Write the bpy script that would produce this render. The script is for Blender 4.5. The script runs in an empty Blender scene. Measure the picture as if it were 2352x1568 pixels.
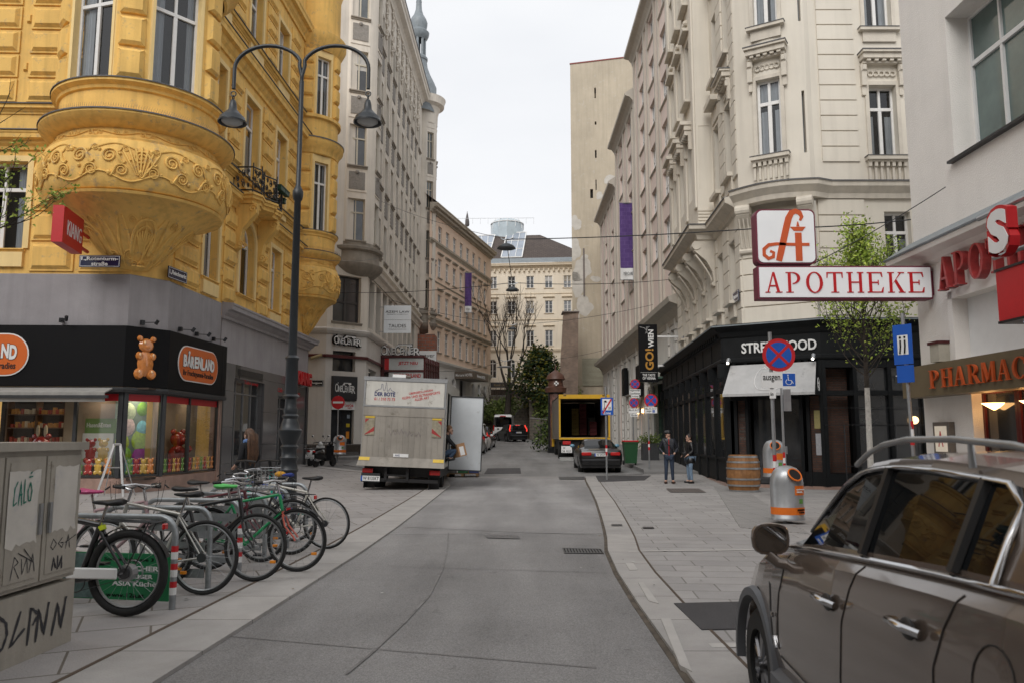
import bpy,math,random
from mathutils import Vector,Matrix
R=math.radians
random.seed(7)
# ---------------------------------------------------------------- camera, world, sun
scene=bpy.context.scene
COL=scene.collection
PITCH=6.92
cam_data=bpy.data.cameras.new('camera')
cam=bpy.data.objects.new('camera',cam_data)
COL.objects.link(cam)
cam.location=(0,0,1.6)
cam.rotation_euler=(R(90+PITCH),0,0)
cam_data.sensor_width=36
cam_data.lens=1797/2352*36
cam_data.clip_start=0.05
cam_data.clip_end=1000
cam_data.dof.use_dof=True
cam_data.dof.focus_distance=22
cam_data.dof.aperture_fstop=4.0
scene.camera=cam
scene.view_settings.view_transform='Standard'
scene.view_settings.look='None'
scene.view_settings.exposure=0.34
scene.view_settings.gamma=1.0
world=bpy.data.worlds.new('World')
scene.world=world
world.use_nodes=True
wn,wl=world.node_tree.nodes,world.node_tree.links
wn.clear()
sky=wn.new('ShaderNodeTexSky');sky.sky_type='NISHITA';sky.sun_disc=False
sky.sun_elevation=R(38);sky.sun_rotation=R(198);sky.dust_density=4;sky.air_density=1.5
hs=wn.new('ShaderNodeHueSaturation');hs.inputs['Saturation'].default_value=0.12
hs.inputs['Value'].default_value=1.0
wl.new(sky.outputs[0],hs.inputs['Color'])
tcw=wn.new('ShaderNodeTexCoord')
nzw=wn.new('ShaderNodeTexNoise');nzw.inputs['Scale'].default_value=2.2;nzw.inputs['Detail'].default_value=5
mpw=wn.new('ShaderNodeMapping');mpw.inputs['Scale'].default_value=(1,1,2.5)
wl.new(tcw.outputs['Generated'],mpw.inputs[0]);wl.new(mpw.outputs[0],nzw.inputs['Vector'])
rpw=wn.new('ShaderNodeValToRGB')
rpw.color_ramp.elements[0].position=0.3;rpw.color_ramp.elements[0].color=(7.3,7.5,7.9,1)
rpw.color_ramp.elements[1].position=0.7;rpw.color_ramp.elements[1].color=(8.5,8.6,8.8,1)
wl.new(nzw.outputs['Fac'],rpw.inputs[0])
mxw=wn.new('ShaderNodeMixRGB');mxw.inputs[0].default_value=0.88
wl.new(hs.outputs[0],mxw.inputs[1]);wl.new(rpw.outputs[0],mxw.inputs[2])
bgw=wn.new('ShaderNodeBackground');bgw.inputs['Strength'].default_value=0.097
wo=wn.new('ShaderNodeOutputWorld')
wl.new(mxw.outputs[0],bgw.inputs[0]);wl.new(bgw.outputs[0],wo.inputs[0])
sun_d=bpy.data.lights.new('sun','SUN');sun_d.energy=1.5;sun_d.angle=R(40);sun_d.color=(1,0.97,0.93)
sun=bpy.data.objects.new('sun',sun_d);COL.objects.link(sun)
sun.rotation_euler=(R(52),0,R(-18))
# ---------------------------------------------------------------- image-plane helper: photo pixel (2352 wide) to a world point
CP,SP=math.cos(R(PITCH)),math.sin(R(PITCH))
def ray(u,v):return(u-1176.,1797*CP-(784-v)*SP,1797*SP+(784-v)*CP)
def at(u,v,Y):
 x,y,z=ray(u,v);return Vector((x/y*Y,Y,1.6+z/y*Y))
def gz(Y):return max(0,(Y-26)*.025)
def G(u,v):
 x,y,z=ray(u,v);t=-z/y;Y=1.6/t
 if Y>26:Y=2.25/(t+.025)
 return Vector((x/y*Y,Y,gz(Y)))
 # ---------------------------------------------------------------- materials
MATS={}
def _n(nt,t,**k):
 n=nt.nodes.new(t)
 for a,b in k.items():setattr(n,a,b)
 return n
def mat(name,col,rough=.75,var=.12,vs=1.5,bump=.0,bs=40,metal=0,spec=.5,coat=0,streak=0,emit=0,alpha=1,dirt=None,dirtamt=0,trans=0):
 if name in MATS:return MATS[name]
 m=bpy.data.materials.new(name);m.use_nodes=True;nt=m.node_tree;L=nt.links
 b=nt.nodes['Principled BSDF']
 b.inputs['Roughness'].default_value=rough;b.inputs['Metallic'].default_value=metal
 b.inputs['Specular IOR Level'].default_value=spec;b.inputs['Coat Weight'].default_value=coat
 b.inputs['Coat Roughness'].default_value=.06
 c=tuple(col)+(1,)
 b.inputs['Base Color'].default_value=c
 if var or streak or dirtamt or bump:
  tc=_n(nt,'ShaderNodeTexCoord')
  co=tc.outputs['Object']
 last=None
 if var:
  nz=_n(nt,'ShaderNodeTexNoise');nz.inputs['Scale'].default_value=vs;nz.inputs['Detail'].default_value=8;nz.inputs['Roughness'].default_value=.62
  L.new(co,nz.inputs['Vector'])
  mr=_n(nt,'ShaderNodeMapRange');mr.inputs[1].default_value=.3;mr.inputs[2].default_value=.7
  mr.inputs[3].default_value=1-var;mr.inputs[4].default_value=1+var
  L.new(nz.outputs['Fac'],mr.inputs[0])
  mx=_n(nt,'ShaderNodeMixRGB',blend_type='MULTIPLY');mx.inputs[0].default_value=1;mx.inputs[1].default_value=c
  L.new(mr.outputs[0],mx.inputs[2]);last=mx.outputs[0]
  L.new(last,b.inputs['Base Color'])
 if streak:
  mp=_n(nt,'ShaderNodeMapping');mp.inputs['Scale'].default_value=(4,4,.25)
  L.new(co,mp.inputs[0])
  n2=_n(nt,'ShaderNodeTexNoise');n2.inputs['Scale'].default_value=1.2;n2.inputs['Detail'].default_value=6
  L.new(mp.outputs[0],n2.inputs['Vector'])
  r2=_n(nt,'ShaderNodeMapRange');r2.inputs[1].default_value=.45;r2.inputs[2].default_value=.75
  r2.inputs[3].default_value=0;r2.inputs[4].default_value=streak
  L.new(n2.outputs['Fac'],r2.inputs[0])
  m2=_n(nt,'ShaderNodeMixRGB');L.new(r2.outputs[0],m2.inputs[0])
  if last:L.new(last,m2.inputs[1])
  else:m2.inputs[1].default_value=c
  m2.inputs[2].default_value=tuple(x*.5 for x in col)+(1,)
  last=m2.outputs[0];L.new(last,b.inputs['Base Color'])
 if dirtamt:
  n3=_n(nt,'ShaderNodeTexNoise');n3.inputs['Scale'].default_value=3.3;n3.inputs['Detail'].default_value=12;n3.inputs['Roughness'].default_value=.75
  L.new(co,n3.inputs['Vector'])
  r3=_n(nt,'ShaderNodeMapRange');r3.inputs[1].default_value=.62-.14*dirtamt;r3.inputs[2].default_value=.68;r3.inputs[4].default_value=.85
  L.new(n3.outputs['Fac'],r3.inputs[0])
  m3=_n(nt,'ShaderNodeMixRGB');L.new(r3.outputs[0],m3.inputs[0])
  if last:L.new(last,m3.inputs[1])
  else:m3.inputs[1].default_value=c
  m3.inputs[2].default_value=tuple(dirt or(.2,.2,.2))+(1,)
  last=m3.outputs[0];L.new(last,b.inputs['Base Color'])
 if bump:
  n4=_n(nt,'ShaderNodeTexNoise');n4.inputs['Scale'].default_value=bs;n4.inputs['Detail'].default_value=4
  L.new(co,n4.inputs['Vector'])
  bp=_n(nt,'ShaderNodeBump');bp.inputs['Strength'].default_value=bump;bp.inputs['Distance'].default_value=.02
  L.new(n4.outputs['Fac'],bp.inputs['Height']);L.new(bp.outputs[0],b.inputs['Normal'])
 if emit:
  b.inputs['Emission Color'].default_value=c;b.inputs['Emission Strength'].default_value=emit
 if trans:
  t=_n(nt,'ShaderNodeBsdfTransparent');t.inputs[0].default_value=c
  g=_n(nt,'ShaderNodeBsdfGlossy');g.inputs['Roughness'].default_value=.02
  fr=_n(nt,'ShaderNodeFresnel');fr.inputs[0].default_value=1.33
  ad=_n(nt,'ShaderNodeMath',operation='ADD');ad.inputs[1].default_value=trans;L.new(fr.outputs[0],ad.inputs[0])
  ms=_n(nt,'ShaderNodeMixShader');L.new(ad.outputs[0],ms.inputs[0]);L.new(t.outputs[0],ms.inputs[1]);L.new(g.outputs[0],ms.inputs[2])
  L.new(ms.outputs[0],nt.nodes['Material Output'].inputs[0])
 MATS[name]=m
 return m
def brick_mat(name,c1,c2,mortar,bw,bh,ms=.012,rot=(0,0,0),rough=.85,var=.2,bump=.3,off=.5,vs=2.0,loc=(0,0,0),sq=1):
 if name in MATS:return MATS[name]
 m=bpy.data.materials.new(name);m.use_nodes=True;nt=m.node_tree;L=nt.links
 b=nt.nodes['Principled BSDF'];b.inputs['Roughness'].default_value=rough
 tc=_n(nt,'ShaderNodeTexCoord');mp=_n(nt,'ShaderNodeMapping')
 mp.inputs['Rotation'].default_value=rot;mp.inputs['Location'].default_value=loc
 L.new(tc.outputs['Object'],mp.inputs[0])
 br=_n(nt,'ShaderNodeTexBrick');br.offset=off;br.squash=sq
 br.inputs['Scale'].default_value=1;br.inputs['Brick Width'].default_value=bw;br.inputs['Row Height'].default_value=bh
 br.inputs['Mortar Size'].default_value=ms;br.inputs['Mortar Smooth'].default_value=.1;br.inputs['Bias'].default_value=0
 br.inputs['Color1'].default_value=(*c1,1);br.inputs['Color2'].default_value=(*c2,1);br.inputs['Mortar'].default_value=(*mortar,1)
 L.new(mp.outputs[0],br.inputs['Vector'])
 nz=_n(nt,'ShaderNodeTexNoise');nz.inputs['Scale'].default_value=vs;nz.inputs['Detail'].default_value=10;nz.inputs['Roughness'].default_value=.7
 L.new(tc.outputs['Object'],nz.inputs['Vector'])
 mr=_n(nt,'ShaderNodeMapRange');mr.inputs[1].default_value=.3;mr.inputs[2].default_value=.7;mr.inputs[3].default_value=1-var;mr.inputs[4].default_value=1+var
 L.new(nz.outputs['Fac'],mr.inputs[0])
 mx=_n(nt,'ShaderNodeMixRGB',blend_type='MULTIPLY');mx.inputs[0].default_value=1
 L.new(br.outputs['Color'],mx.inputs[1]);L.new(mr.outputs[0],mx.inputs[2]);L.new(mx.outputs[0],b.inputs['Base Color'])
 n4=_n(nt,'ShaderNodeTexNoise');n4.inputs['Scale'].default_value=60;L.new(tc.outputs['Object'],n4.inputs['Vector'])
 sb=_n(nt,'ShaderNodeMath',operation='MULTIPLY_ADD');sb.inputs[1].default_value=-1.2
 L.new(br.outputs['Fac'],sb.inputs[0]);L.new(n4.outputs['Fac'],sb.inputs[2])
 bp=_n(nt,'ShaderNodeBump');bp.inputs['Strength'].default_value=bump;bp.inputs['Distance'].default_value=.02
 L.new(sb.outputs[0],bp.inputs['Height']);L.new(bp.outputs[0],b.inputs['Normal'])
 MATS[name]=m
 return m
 # ---------------------------------------------------------------- objects
WROOT=set()
def tag(o,label=None,cat=None,group=None,kind=None):
 if label:o['label']=label
 if cat:o['category']=cat
 if group:o['group']=group
 if kind:o['kind']=kind
 return o
def root(name,loc,label,cat,group=None,rz=0,world=False):
 o=bpy.data.objects.new(name,None);COL.objects.link(o);o.location=loc;o.rotation_euler=(0,0,rz)
 o.empty_display_size=.2
 if world:WROOT.add(o.name)
 return tag(o,label,cat,group)
def dup(o,loc=None,rz=None,label=None,parent=None):
 c=o.copy();COL.objects.link(c)
 if parent is not None:c.parent=parent
 if loc is not None:c.location=loc
 if rz is not None:c.rotation_euler=(0,0,rz)
 if label:c['label']=label
 for ch in o.children:dup(ch,parent=c)
 return c
class MB:
 def __init__(s):s.v=[];s.f=[];s.m=[];s.mi=0;s.T=None
 def add(s,vs,fs,mi=None):
  n=len(s.v)
  if s.T is not None:vs=[s.T@Vector(p)for p in vs]
  s.v.extend([tuple(p)for p in vs])
  for f in fs:s.f.append(tuple(i+n for i in f));s.m.append(s.mi if mi is None else mi)
  return s
 def quad(s,*p):return s.add(p,[tuple(range(len(p)))])
 def box(s,x0,x1,y0,y1,z0,z1):
  vs=[(x0,y0,z0),(x1,y0,z0),(x1,y1,z0),(x0,y1,z0),(x0,y0,z1),(x1,y0,z1),(x1,y1,z1),(x0,y1,z1)]
  return s.add(vs,[(0,3,2,1),(4,5,6,7),(0,1,5,4),(1,2,6,5),(2,3,7,6),(3,0,4,7)])
 def bbox(s,x0,x1,y0,y1,z0,z1,b=.01):
 # box with chamfered edges
  vs=[];X=(x0,x1);Y=(y0,y1);Z=(z0,z1)
  def sg(i):return 1 if i==0 else-1
  idx={}
  for i in(0,1):
   for j in(0,1):
    for k in(0,1):
     for a in range(3):
      p=[X[i],Y[j],Z[k]]
      for q,ss in((0,sg(i)),(1,sg(j)),(2,sg(k))):
       if q!=a:p[q]+=ss*b
      idx[(i,j,k,a)]=len(vs);vs.append(tuple(p))
  F=[]
  for a in range(3):
   for e in(0,1):
    q=[]
    for(m,n)in((0,0),(0,1),(1,1),(1,0)):
     c=[0,0,0];o=[t for t in range(3)if t!=a]
     c[a]=e;c[o[0]]=m;c[o[1]]=n
     q.append(idx[(c[0],c[1],c[2],a)])
    F.append(tuple(q))
  for a in range(3):
   o=[t for t in range(3)if t!=a]
   for m in(0,1):
    for n in(0,1):
     q=[]
     for e,ax in((0,o[0]),(1,o[0]),(1,o[1]),(0,o[1])):
      c=[0,0,0];c[a]=e;c[o[0]]=m;c[o[1]]=n
      q.append(idx[(c[0],c[1],c[2],ax)])
     F.append(tuple(q))
  for i in(0,1):
   for j in(0,1):
    for k in(0,1):F.append((idx[(i,j,k,0)],idx[(i,j,k,1)],idx[(i,j,k,2)]))
  return s.add(vs,F)
 def prism(s,poly,z0,z1,top=True,bot=True):
  n=len(poly);vs=[(p[0],p[1],z0)for p in poly]+[(p[0],p[1],z1)for p in poly]
  F=[(i,(i+1)%n,n+(i+1)%n,n+i)for i in range(n)]
  if top:F.append(tuple(range(n,2*n)))
  if bot:F.append(tuple(range(n-1,-1,-1)))
  return s.add(vs,F)
 def ext(s,poly,o,ax,ay,az,d):
 # polygon in the (ax, ay) frame at o, extruded d along az
  o,ax,ay,az=Vector(o),Vector(ax),Vector(ay),Vector(az);n=len(poly)
  vs=[o+ax*p[0]+ay*p[1]for p in poly];vs+=[p+az*d for p in vs]
  F=[(i,(i+1)%n,n+(i+1)%n,n+i)for i in range(n)]+[tuple(range(n)),tuple(range(2*n-1,n-1,-1))]
  return s.add(vs,F)
 def cyl(s,a,b,r,n=10,r2=None,caps=True):
  a,b=Vector(a),Vector(b);r2=r if r2 is None else r2
  d=(b-a).normalized();x=d.orthogonal().normalized();y=d.cross(x)
  vs=[a+(x*math.cos(t)+y*math.sin(t))*r for t in(2*math.pi*i/n for i in range(n))]
  vs+=[b+(x*math.cos(t)+y*math.sin(t))*r2 for t in(2*math.pi*i/n for i in range(n))]
  F=[(i,(i+1)%n,n+(i+1)%n,n+i)for i in range(n)]
  if caps:F+=[tuple(range(n-1,-1,-1)),tuple(range(n,2*n))]
  return s.add(vs,F)
 def tube(s,pts,r,n=8,closed=False,rs=None):
  P=[Vector(p)for p in pts];N=len(P);vs=[];x=None
  for i in range(N):
   if closed:d=P[(i+1)%N]-P[i-1]
   else:d=P[min(i+1,N-1)]-P[max(i-1,0)]
   if d.length<1e-9:d=Vector((0,0,1))
   d.normalize()
   if x is None:x=d.orthogonal().normalized()
   else:
    x=x-d*x.dot(d)
    x=x.normalized()if x.length>1e-6 else d.orthogonal().normalized()
   y=d.cross(x);rr=rs[i]if rs else r
   vs+=[P[i]+(x*math.cos(2*math.pi*k/n)+y*math.sin(2*math.pi*k/n))*rr for k in range(n)]
  F=[]
  for i in range(N if closed else N-1):
   for k in range(n):
    a,b=i*n+k,i*n+(k+1)%n;c,e=((i+1)%N)*n+(k+1)%n,((i+1)%N)*n+k
    F.append((a,b,c,e))
  if not closed:F+=[tuple(range(n-1,-1,-1)),tuple((N-1)*n+k for k in range(n))]
  return s.add(vs,F)
 def lathe(s,prof,c=(0,0,0),n=24,a0=0,a1=360,sx=1,sy=1):
  full=abs(a1-a0)>=359.9;k=n if full else n+1;vs=[]
  for i in range(k):
   t=R(a0+(a1-a0)*i/n)
   for r,z in prof:vs.append((c[0]+r*sx*math.cos(t),c[1]+r*sy*math.sin(t),c[2]+z))
  m=len(prof);F=[]
  for i in range(n):
   j=(i+1)%k
   for q in range(m-1):F.append((i*m+q,j*m+q,j*m+q+1,i*m+q+1))
  return s.add(vs,F)
 def sphere(s,c,r,n=10,m=7,sc=(1,1,1)):
  return s.lathe([(max(1e-4,r*math.sin(math.pi*i/m)),-r*math.cos(math.pi*i/m)*sc[2])for i in range(m+1)],c,n,sx=sc[0],sy=sc[1])
 def torus(s,c,Rr,r,ax=(0,1,0),n=32,m=8):
  ax=Vector(ax).normalized();x=ax.orthogonal().normalized();y=ax.cross(x);c=Vector(c)
  return s.tube([c+(x*math.cos(2*math.pi*i/n)+y*math.sin(2*math.pi*i/n))*Rr for i in range(n)],r,m,closed=True)
 def build(s,name,mats,parent=None,smooth=False,loc=None,rz=None):
  me=bpy.data.meshes.new(name);me.from_pydata(s.v,[],s.f)
  if not isinstance(mats,(list,tuple)):mats=[mats]
  for m in mats:me.materials.append(m)
  if len(mats)>1:me.polygons.foreach_set('material_index',s.m)
  if smooth:
   me.polygons.foreach_set('use_smooth',[True]*len(s.f));
  me.update();me.validate()
  if smooth:smooth_angle(me,40 if smooth is True else smooth)
  return link(me,name,parent,loc,rz)
def smooth_angle(me,ang):
 import bmesh
 bm=bmesh.new();bm.from_mesh(me)
 bmesh.ops.recalc_face_normals(bm,faces=bm.faces)
 for e in bm.edges:
  if len(e.link_faces)==2:
   try:e.smooth=e.calc_face_angle(0)<R(ang)
   except Exception:pass
 bm.to_mesh(me);bm.free()
def link(me,name,parent=None,loc=None,rz=None):
 o=bpy.data.objects.new(name,me);COL.objects.link(o)
 if parent is not None:
  o.parent=parent
  if parent.name in WROOT and loc is None:o.location=-parent.location
 if loc is not None:o.location=(Vector(loc)-parent.location)if parent is not None and parent.name in WROOT else loc
 if rz is not None:o.rotation_euler=(0,0,rz)
 return o
 # text ----------------------------------------------------------
_tx={}
def glyphs(txt,bold=0.0,ext=1.0,spacing=1.0):
 key=(txt,bold,spacing)
 if key not in _tx:
  cu=bpy.data.curves.new('t','FONT');cu.body=txt;cu.extrude=.5;cu.offset=bold;cu.space_character=spacing;cu.resolution_u=3
  ob=bpy.data.objects.new('t',cu);COL.objects.link(ob)
  dg=bpy.context.evaluated_depsgraph_get();dg.update()
  me=bpy.data.meshes.new_from_object(ob.evaluated_get(dg))
  vs=[tuple(v.co)for v in me.vertices];fs=[tuple(p.vertices)for p in me.polygons]
  bpy.data.objects.remove(ob);bpy.data.curves.remove(cu);bpy.data.meshes.remove(me)
  xs=[v[0]for v in vs]or[0,1];ys=[v[1]for v in vs]or[0,1]
  x0,x1,y0,y1=min(xs),max(xs),min(ys),max(ys)
  _tx[key]=([((v[0]-x0)/(x1-x0),(v[1]-y0)/(y1-y0),v[2])for v in vs],fs)
 return _tx[key]
def text(mb,txt,o,ax,ay,w,h,d=.01,bold=.0,mi=None,spacing=1.0):
# fits txt in w x h at o (lower left) in the frame ax, ay; thickness d towards ax x ay
 vs,fs=glyphs(txt,bold,1,spacing);o,ax,ay=Vector(o),Vector(ax).normalized(),Vector(ay).normalized();az=ax.cross(ay)
 mb.add([o+ax*v[0]*w+ay*v[1]*h+az*((v[2]+.5)*d)for v in vs],fs,mi)
 # facade planes ---------------------------------------------------
class PL:
 def __init__(s,A,B):
  s.A=Vector((A[0],A[1],0));s.B=Vector((B[0],B[1],0));s.L=(s.B-s.A).length;s.d=(s.B-s.A)/s.L
  s.n=Vector((s.d.y,-s.d.x,0));s.rz=math.atan2(s.d.y,s.d.x)
 def p(s,t,z,o=0):return s.A+s.d*t+s.n*o+Vector((0,0,z))
 def sz(s,u,v):
  x,y,z=ray(u,v);dx,dy=s.d.x,s.d.y;det=-x*dy+dx*y
  k=(-s.A.x*dy+dx*s.A.y)/det
  t=(k*x-s.A.x)/dx if abs(dx)>abs(dy)else(k*y-s.A.y)/dy
  return t,1.6+k*z
 def box(s,mb,s0,s1,z0,z1,o0,o1):
  vs=[s.p(a,c,o)for c in(z0,z1)for a,o in((s0,o0),(s1,o0),(s1,o1),(s0,o1))]
  mb.add(vs,[(0,3,2,1),(4,5,6,7),(0,1,5,4),(1,2,6,5),(2,3,7,6),(3,0,4,7)])
 def cushion(s,mb,s0,s1,z0,z1,o0,o1,b=.06):
  vs=[s.p(a,c,o0)for a,c in((s0,z0),(s1,z0),(s1,z1),(s0,z1))]+[s.p(a,c,o1)for a,c in((s0+b,z0+b),(s1-b,z0+b),(s1-b,z1-b),(s0+b,z1-b))]
  mb.add(vs,[(4,5,6,7),(0,1,5,4),(1,2,6,5),(2,3,7,6),(3,0,4,7)])
 def text(s,mb,txt,t,z,w,h,o=.02,d=.02,bold=0,mi=None,spacing=1.0):
  text(mb,txt,s.p(t,z,o),s.d,(0,0,1),w,h,d,bold,mi,spacing)
def facade(mb,pl,s0,s1,z0,z1,ops,depth=.25):
 S=sorted(set([s0,s1]+[x for o in ops for x in o[:2]if s0<x<s1]));Z=sorted(set([z0,z1]+[x for o in ops for x in o[2:4]if z0<x<z1]))
 for i in range(len(S)-1):
  run=None
  for j in range(len(Z)-1):
   cs,cz=(S[i]+S[i+1])/2,(Z[j]+Z[j+1])/2
   hole=any(o[0]<cs<o[1]and o[2]<cz<o[3]for o in ops)
   if not hole:mb.quad(pl.p(S[i],Z[j]),pl.p(S[i+1],Z[j]),pl.p(S[i+1],Z[j+1]),pl.p(S[i],Z[j+1]))
 for o in ops:
  a,b,c,e=o[:4];D=-(o[5]if len(o)>5 else depth);r=(b-a)/2;arch=len(o)>4 and o[4]
  et=e-r if arch else e
  mb.quad(pl.p(a,c),pl.p(b,c),pl.p(b,c,D),pl.p(a,c,D))
  mb.quad(pl.p(a,c),pl.p(a,et),pl.p(a,et,D),pl.p(a,c,D));mb.quad(pl.p(b,c),pl.p(b,et),pl.p(b,et,D),pl.p(b,c,D))
  if not arch:mb.quad(pl.p(a,e),pl.p(b,e),pl.p(b,e,D),pl.p(a,e,D))
  else:
   P=[(a+r-r*math.cos(math.pi*k/12),et+r*math.sin(math.pi*k/12))for k in range(13)]
   for k in range(12):
    (x0,y0),(x1,y1)=P[k],P[k+1]
    mb.quad(pl.p(x0,y0),pl.p(x1,y1),pl.p(x1,e),pl.p(x0,e));mb.quad(pl.p(x0,y0),pl.p(x1,y1),pl.p(x1,y1,D),pl.p(x0,y0,D))
def sweep(mb,path,prof,closed=False):
# path: plan points walked so that outside is on the right hand; prof: (outward, z)
 P=[Vector((p[0],p[1]))for p in path];n=len(P);N=[]
 for i in range(n):
  def nn(a,b):
   d=(b-a).normalized();return Vector((d.y,-d.x))
  if closed:n0,n1=nn(P[i-1],P[i]),nn(P[i],P[(i+1)%n])
  else:
   n0=nn(P[i-1],P[i])if i else nn(P[0],P[1]);n1=nn(P[i],P[i+1])if i<n-1 else n0
  m=(n0+n1).normalized();N.append(m/max(.35,m.dot(n0)))
 k=len(prof);vs=[(P[i].x+N[i].x*o,P[i].y+N[i].y*o,z)for i in range(n)for o,z in prof];F=[]
 for i in range(n if closed else n-1):
  j=(i+1)%n
  for q in range(k-1):F.append((i*k+q,j*k+q,j*k+q+1,i*k+q+1))
 if not closed:F+=[tuple(range(k)),tuple((n-1)*k+q for q in range(k-1,-1,-1))]
 mb.add(vs,F)
def cornice(z0,z1,o,n=0):
# classical moulding profile from the wall out and back
 h=z1-z0
 return[(0,z0),(o*.18,z0),(o*.22,z0+h*.18),(o*.45,z0+h*.32),(o*.55,z0+h*.5),(o*.9,z0+h*.55),(o*.92,z0+h*.78),(o,z0+h*.85),(o,z1-.02),(0,z1+.02)]
 # windows ---------------------------------------------------------
_wm={}
def window(pl,s0,s1,z0,z1,parent,frame,pane,depth=.2,nv=2,tr=.68,bars=0,fw=.06,arch=False,curtain=None,name='window',sill=None,hood=None,trim=None,sillmat=None,ztop=None):
 w,h=round(s1-s0,2),round(z1-z0,2);key=(w,h,frame.name,depth,nv,tr,bars,fw,arch)
 if key not in _wm:
  m=MB();y0,y1=0,.06
  hh=h-w/2 if arch else h
  m.box(0,fw,y0,y1,0,hh);m.box(w-fw,w,y0,y1,0,hh);m.box(fw,w-fw,y0,y1,0,fw)
  if not arch:m.box(fw,w-fw,y0,y1,h-fw,h)
  else:
   c=14
   for k in range(c):
    a,b=math.pi*k/c,math.pi*(k+1)/c;r=w/2;ri=r-fw
    vs=[(r-q*math.cos(t),y,hh+q*math.sin(t))for y in(y0,y1)for t in(a,b)for q in(r,ri)]
    m.add(vs,[(0,2,3,1),(4,5,7,6),(1,3,7,5),(0,4,6,2)])
  zt=(hh*.98 if arch else h*tr)
  if tr:m.box(fw,w-fw,y0-.015,y1,zt-fw*.7,zt+fw*.7)
  for i in range(1,nv):
   x=fw+(w-2*fw)*i/nv;f2=fw*(.75 if i*2==nv else .5)
   if tr:m.box(x-f2,x+f2,y0-.01,y1,fw,zt-fw*.7);m.box(x-f2*.7,x+f2*.7,y0-.005,y1,zt+fw*.7,h-fw)
   else:m.box(x-f2,x+f2,y0-.01,y1,fw,h-fw)
  zz=zt if tr else h
  for k in range(bars):
   z=zz*(k+1)/(bars+1);m.box(fw,w-fw,y0+.01,y1-.01,z-.015,z+.015)
  g=MB();g.quad((fw,.045,fw),(w-fw,.045,fw),(w-fw,.045,h-fw),(fw,.045,h-fw))if not arch else g.add([(fw,.045,fw),(w-fw,.045,fw)]+[(w/2+(w/2-fw)*math.cos(math.pi*k/12),.045,hh+(w/2-fw)*math.sin(math.pi*k/12))for k in range(13)],[tuple(range(15))])
  def mk(b,nm):
   me=bpy.data.meshes.new(nm);me.from_pydata(b.v,[],b.f);return me
  _wm[key]=(mk(m,name),mk(g,'pane'),{})
 fm,gm,gc=_wm[key]
 if not fm.materials:fm.materials.append(frame)
 if pane.name not in gc:
  g2=gm.copy();g2.materials.append(pane);gc[pane.name]=g2
 L=pl.p(s0,z0,-depth)
 o=link(fm,name,parent,loc=L,rz=pl.rz)
 link(gc[pane.name],'pane',o)
 if not curtain and pane.name.startswith('window_glass')and not arch and random.random()<.34:
  fz=random.choice((.3,.45,.6,.8));c=MB();c.quad((fw,.04,h*(1-fz)),(w-fw,.04,h*(1-fz)),(w-fw,.04,h-fw),(fw,.04,h-fw));c.build('blind',mat(random.choice(('blind_white','blind_beige')),(.45,.44,.42)if fz<.5 else(.30,.27,.22),.8,.1,4),o)
 if curtain:
  c=MB();cm,spans=curtain
  for(a,b,zb,zt2)in spans:
   n=max(6,int((b-a)*w/.03));pts=[(w*(a+(b-a)*k/n),.12+.02*math.sin(k*1.9)+.01*math.sin(k*.7))for k in range(n+1)]
   vs=[(x,y,h*zb)for x,y in pts]+[(x,y,h*zt2)for x,y in pts]
   c.add(vs,[(k,k+1,n+2+k,n+1+k)for k in range(n)])
  c.build('curtain',cm,o,smooth=True)
 if sill:
  b=MB();e,hgt,out=sill;D=-depth
  b.add([(x,y,z)for x in(-e,w+e)for y,z in((D+.002,-hgt),(D-out*.45,-hgt),(D-out*.55,-hgt*.55),(D-out,-hgt*.45),(D-out,-.015),(D+.002,.0))],[(0,6,7,1),(1,7,8,2),(2,8,9,3),(3,9,10,4),(4,10,11,5),(0,1,2,3,4,5),(11,10,9,8,7,6)])
  b.build('sill',sillmat or trim,o)
 if hood:
  hoodf(hood,w,h,depth,o,trim)
 return o
def hoodf(hood,w,h,depth,o,trim):
 b=MB();e,gap,hgt,out=hood;D=-depth
 z=h+gap
 b.add([(x,y,zz)for x in(-e,w+e)for y,zz in((D,z),(D-out*.4,z),(D-out*.5,z+hgt*.4),(D-out,z+hgt*.55),(D-out,z+hgt),(D,z+hgt+.05))],[(0,6,7,1),(1,7,8,2),(2,8,9,3),(3,9,10,4),(4,10,11,5),(0,1,2,3,4,5),(11,10,9,8,7,6)])
 b.build('hood',trim,o)
def surround(mb,pl,s0,s1,z0,z1,w=.14,o=.04):
 pl.box(mb,s0-w,s0,z0,z1+w,0,o);pl.box(mb,s1,s1+w,z0,z1+w,0,o);pl.box(mb,s0,s1,z1,z1+w,0,o)
 # ================================================================ palette
YEL=mat('yellow_render',(.80,.50,.14),.8,.13,.9,bump=.3,bs=25,streak=.5,dirt=(.36,.28,.18),dirtamt=.45)
YEL2=mat('pale_yellow_render',(.82,.61,.28),.8,.08,1.2,bump=.1,bs=40,streak=.2)
ORN=mat('yellow_stucco_relief',(.77,.48,.13),.8,.14,3,bump=.7,bs=9,streak=.3,dirt=(.28,.23,.17),dirtamt=.5)
GREYB=mat('grey_lilac_render',(.30,.285,.295),.9,.10,1.3,bump=.5,bs=60,streak=.25)
LEAD=mat('lead_flashing',(.10,.10,.105),.6,.2,3)
WFR=mat('white_window_paint',(.72,.71,.69),.45,.06,5)
CFR=mat('cream_window_paint',(.50,.46,.37),.5,.08,5)
GLS=mat('window_glass_dark',(.035,.037,.04),.04,.5,.7,spec=.9)
GLS2=mat('window_glass_curtained',(.20,.21,.22),.06,.45,1.1,spec=.9)
GLS3=mat('window_glass_mid',(.09,.10,.105),.05,.5,.9,spec=.9)
CLR=mat('clear_glass',(.86,.88,.88),trans=.06,var=0)
CURT=mat('net_curtain',(.42,.44,.47),.9,.1,3)
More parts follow.
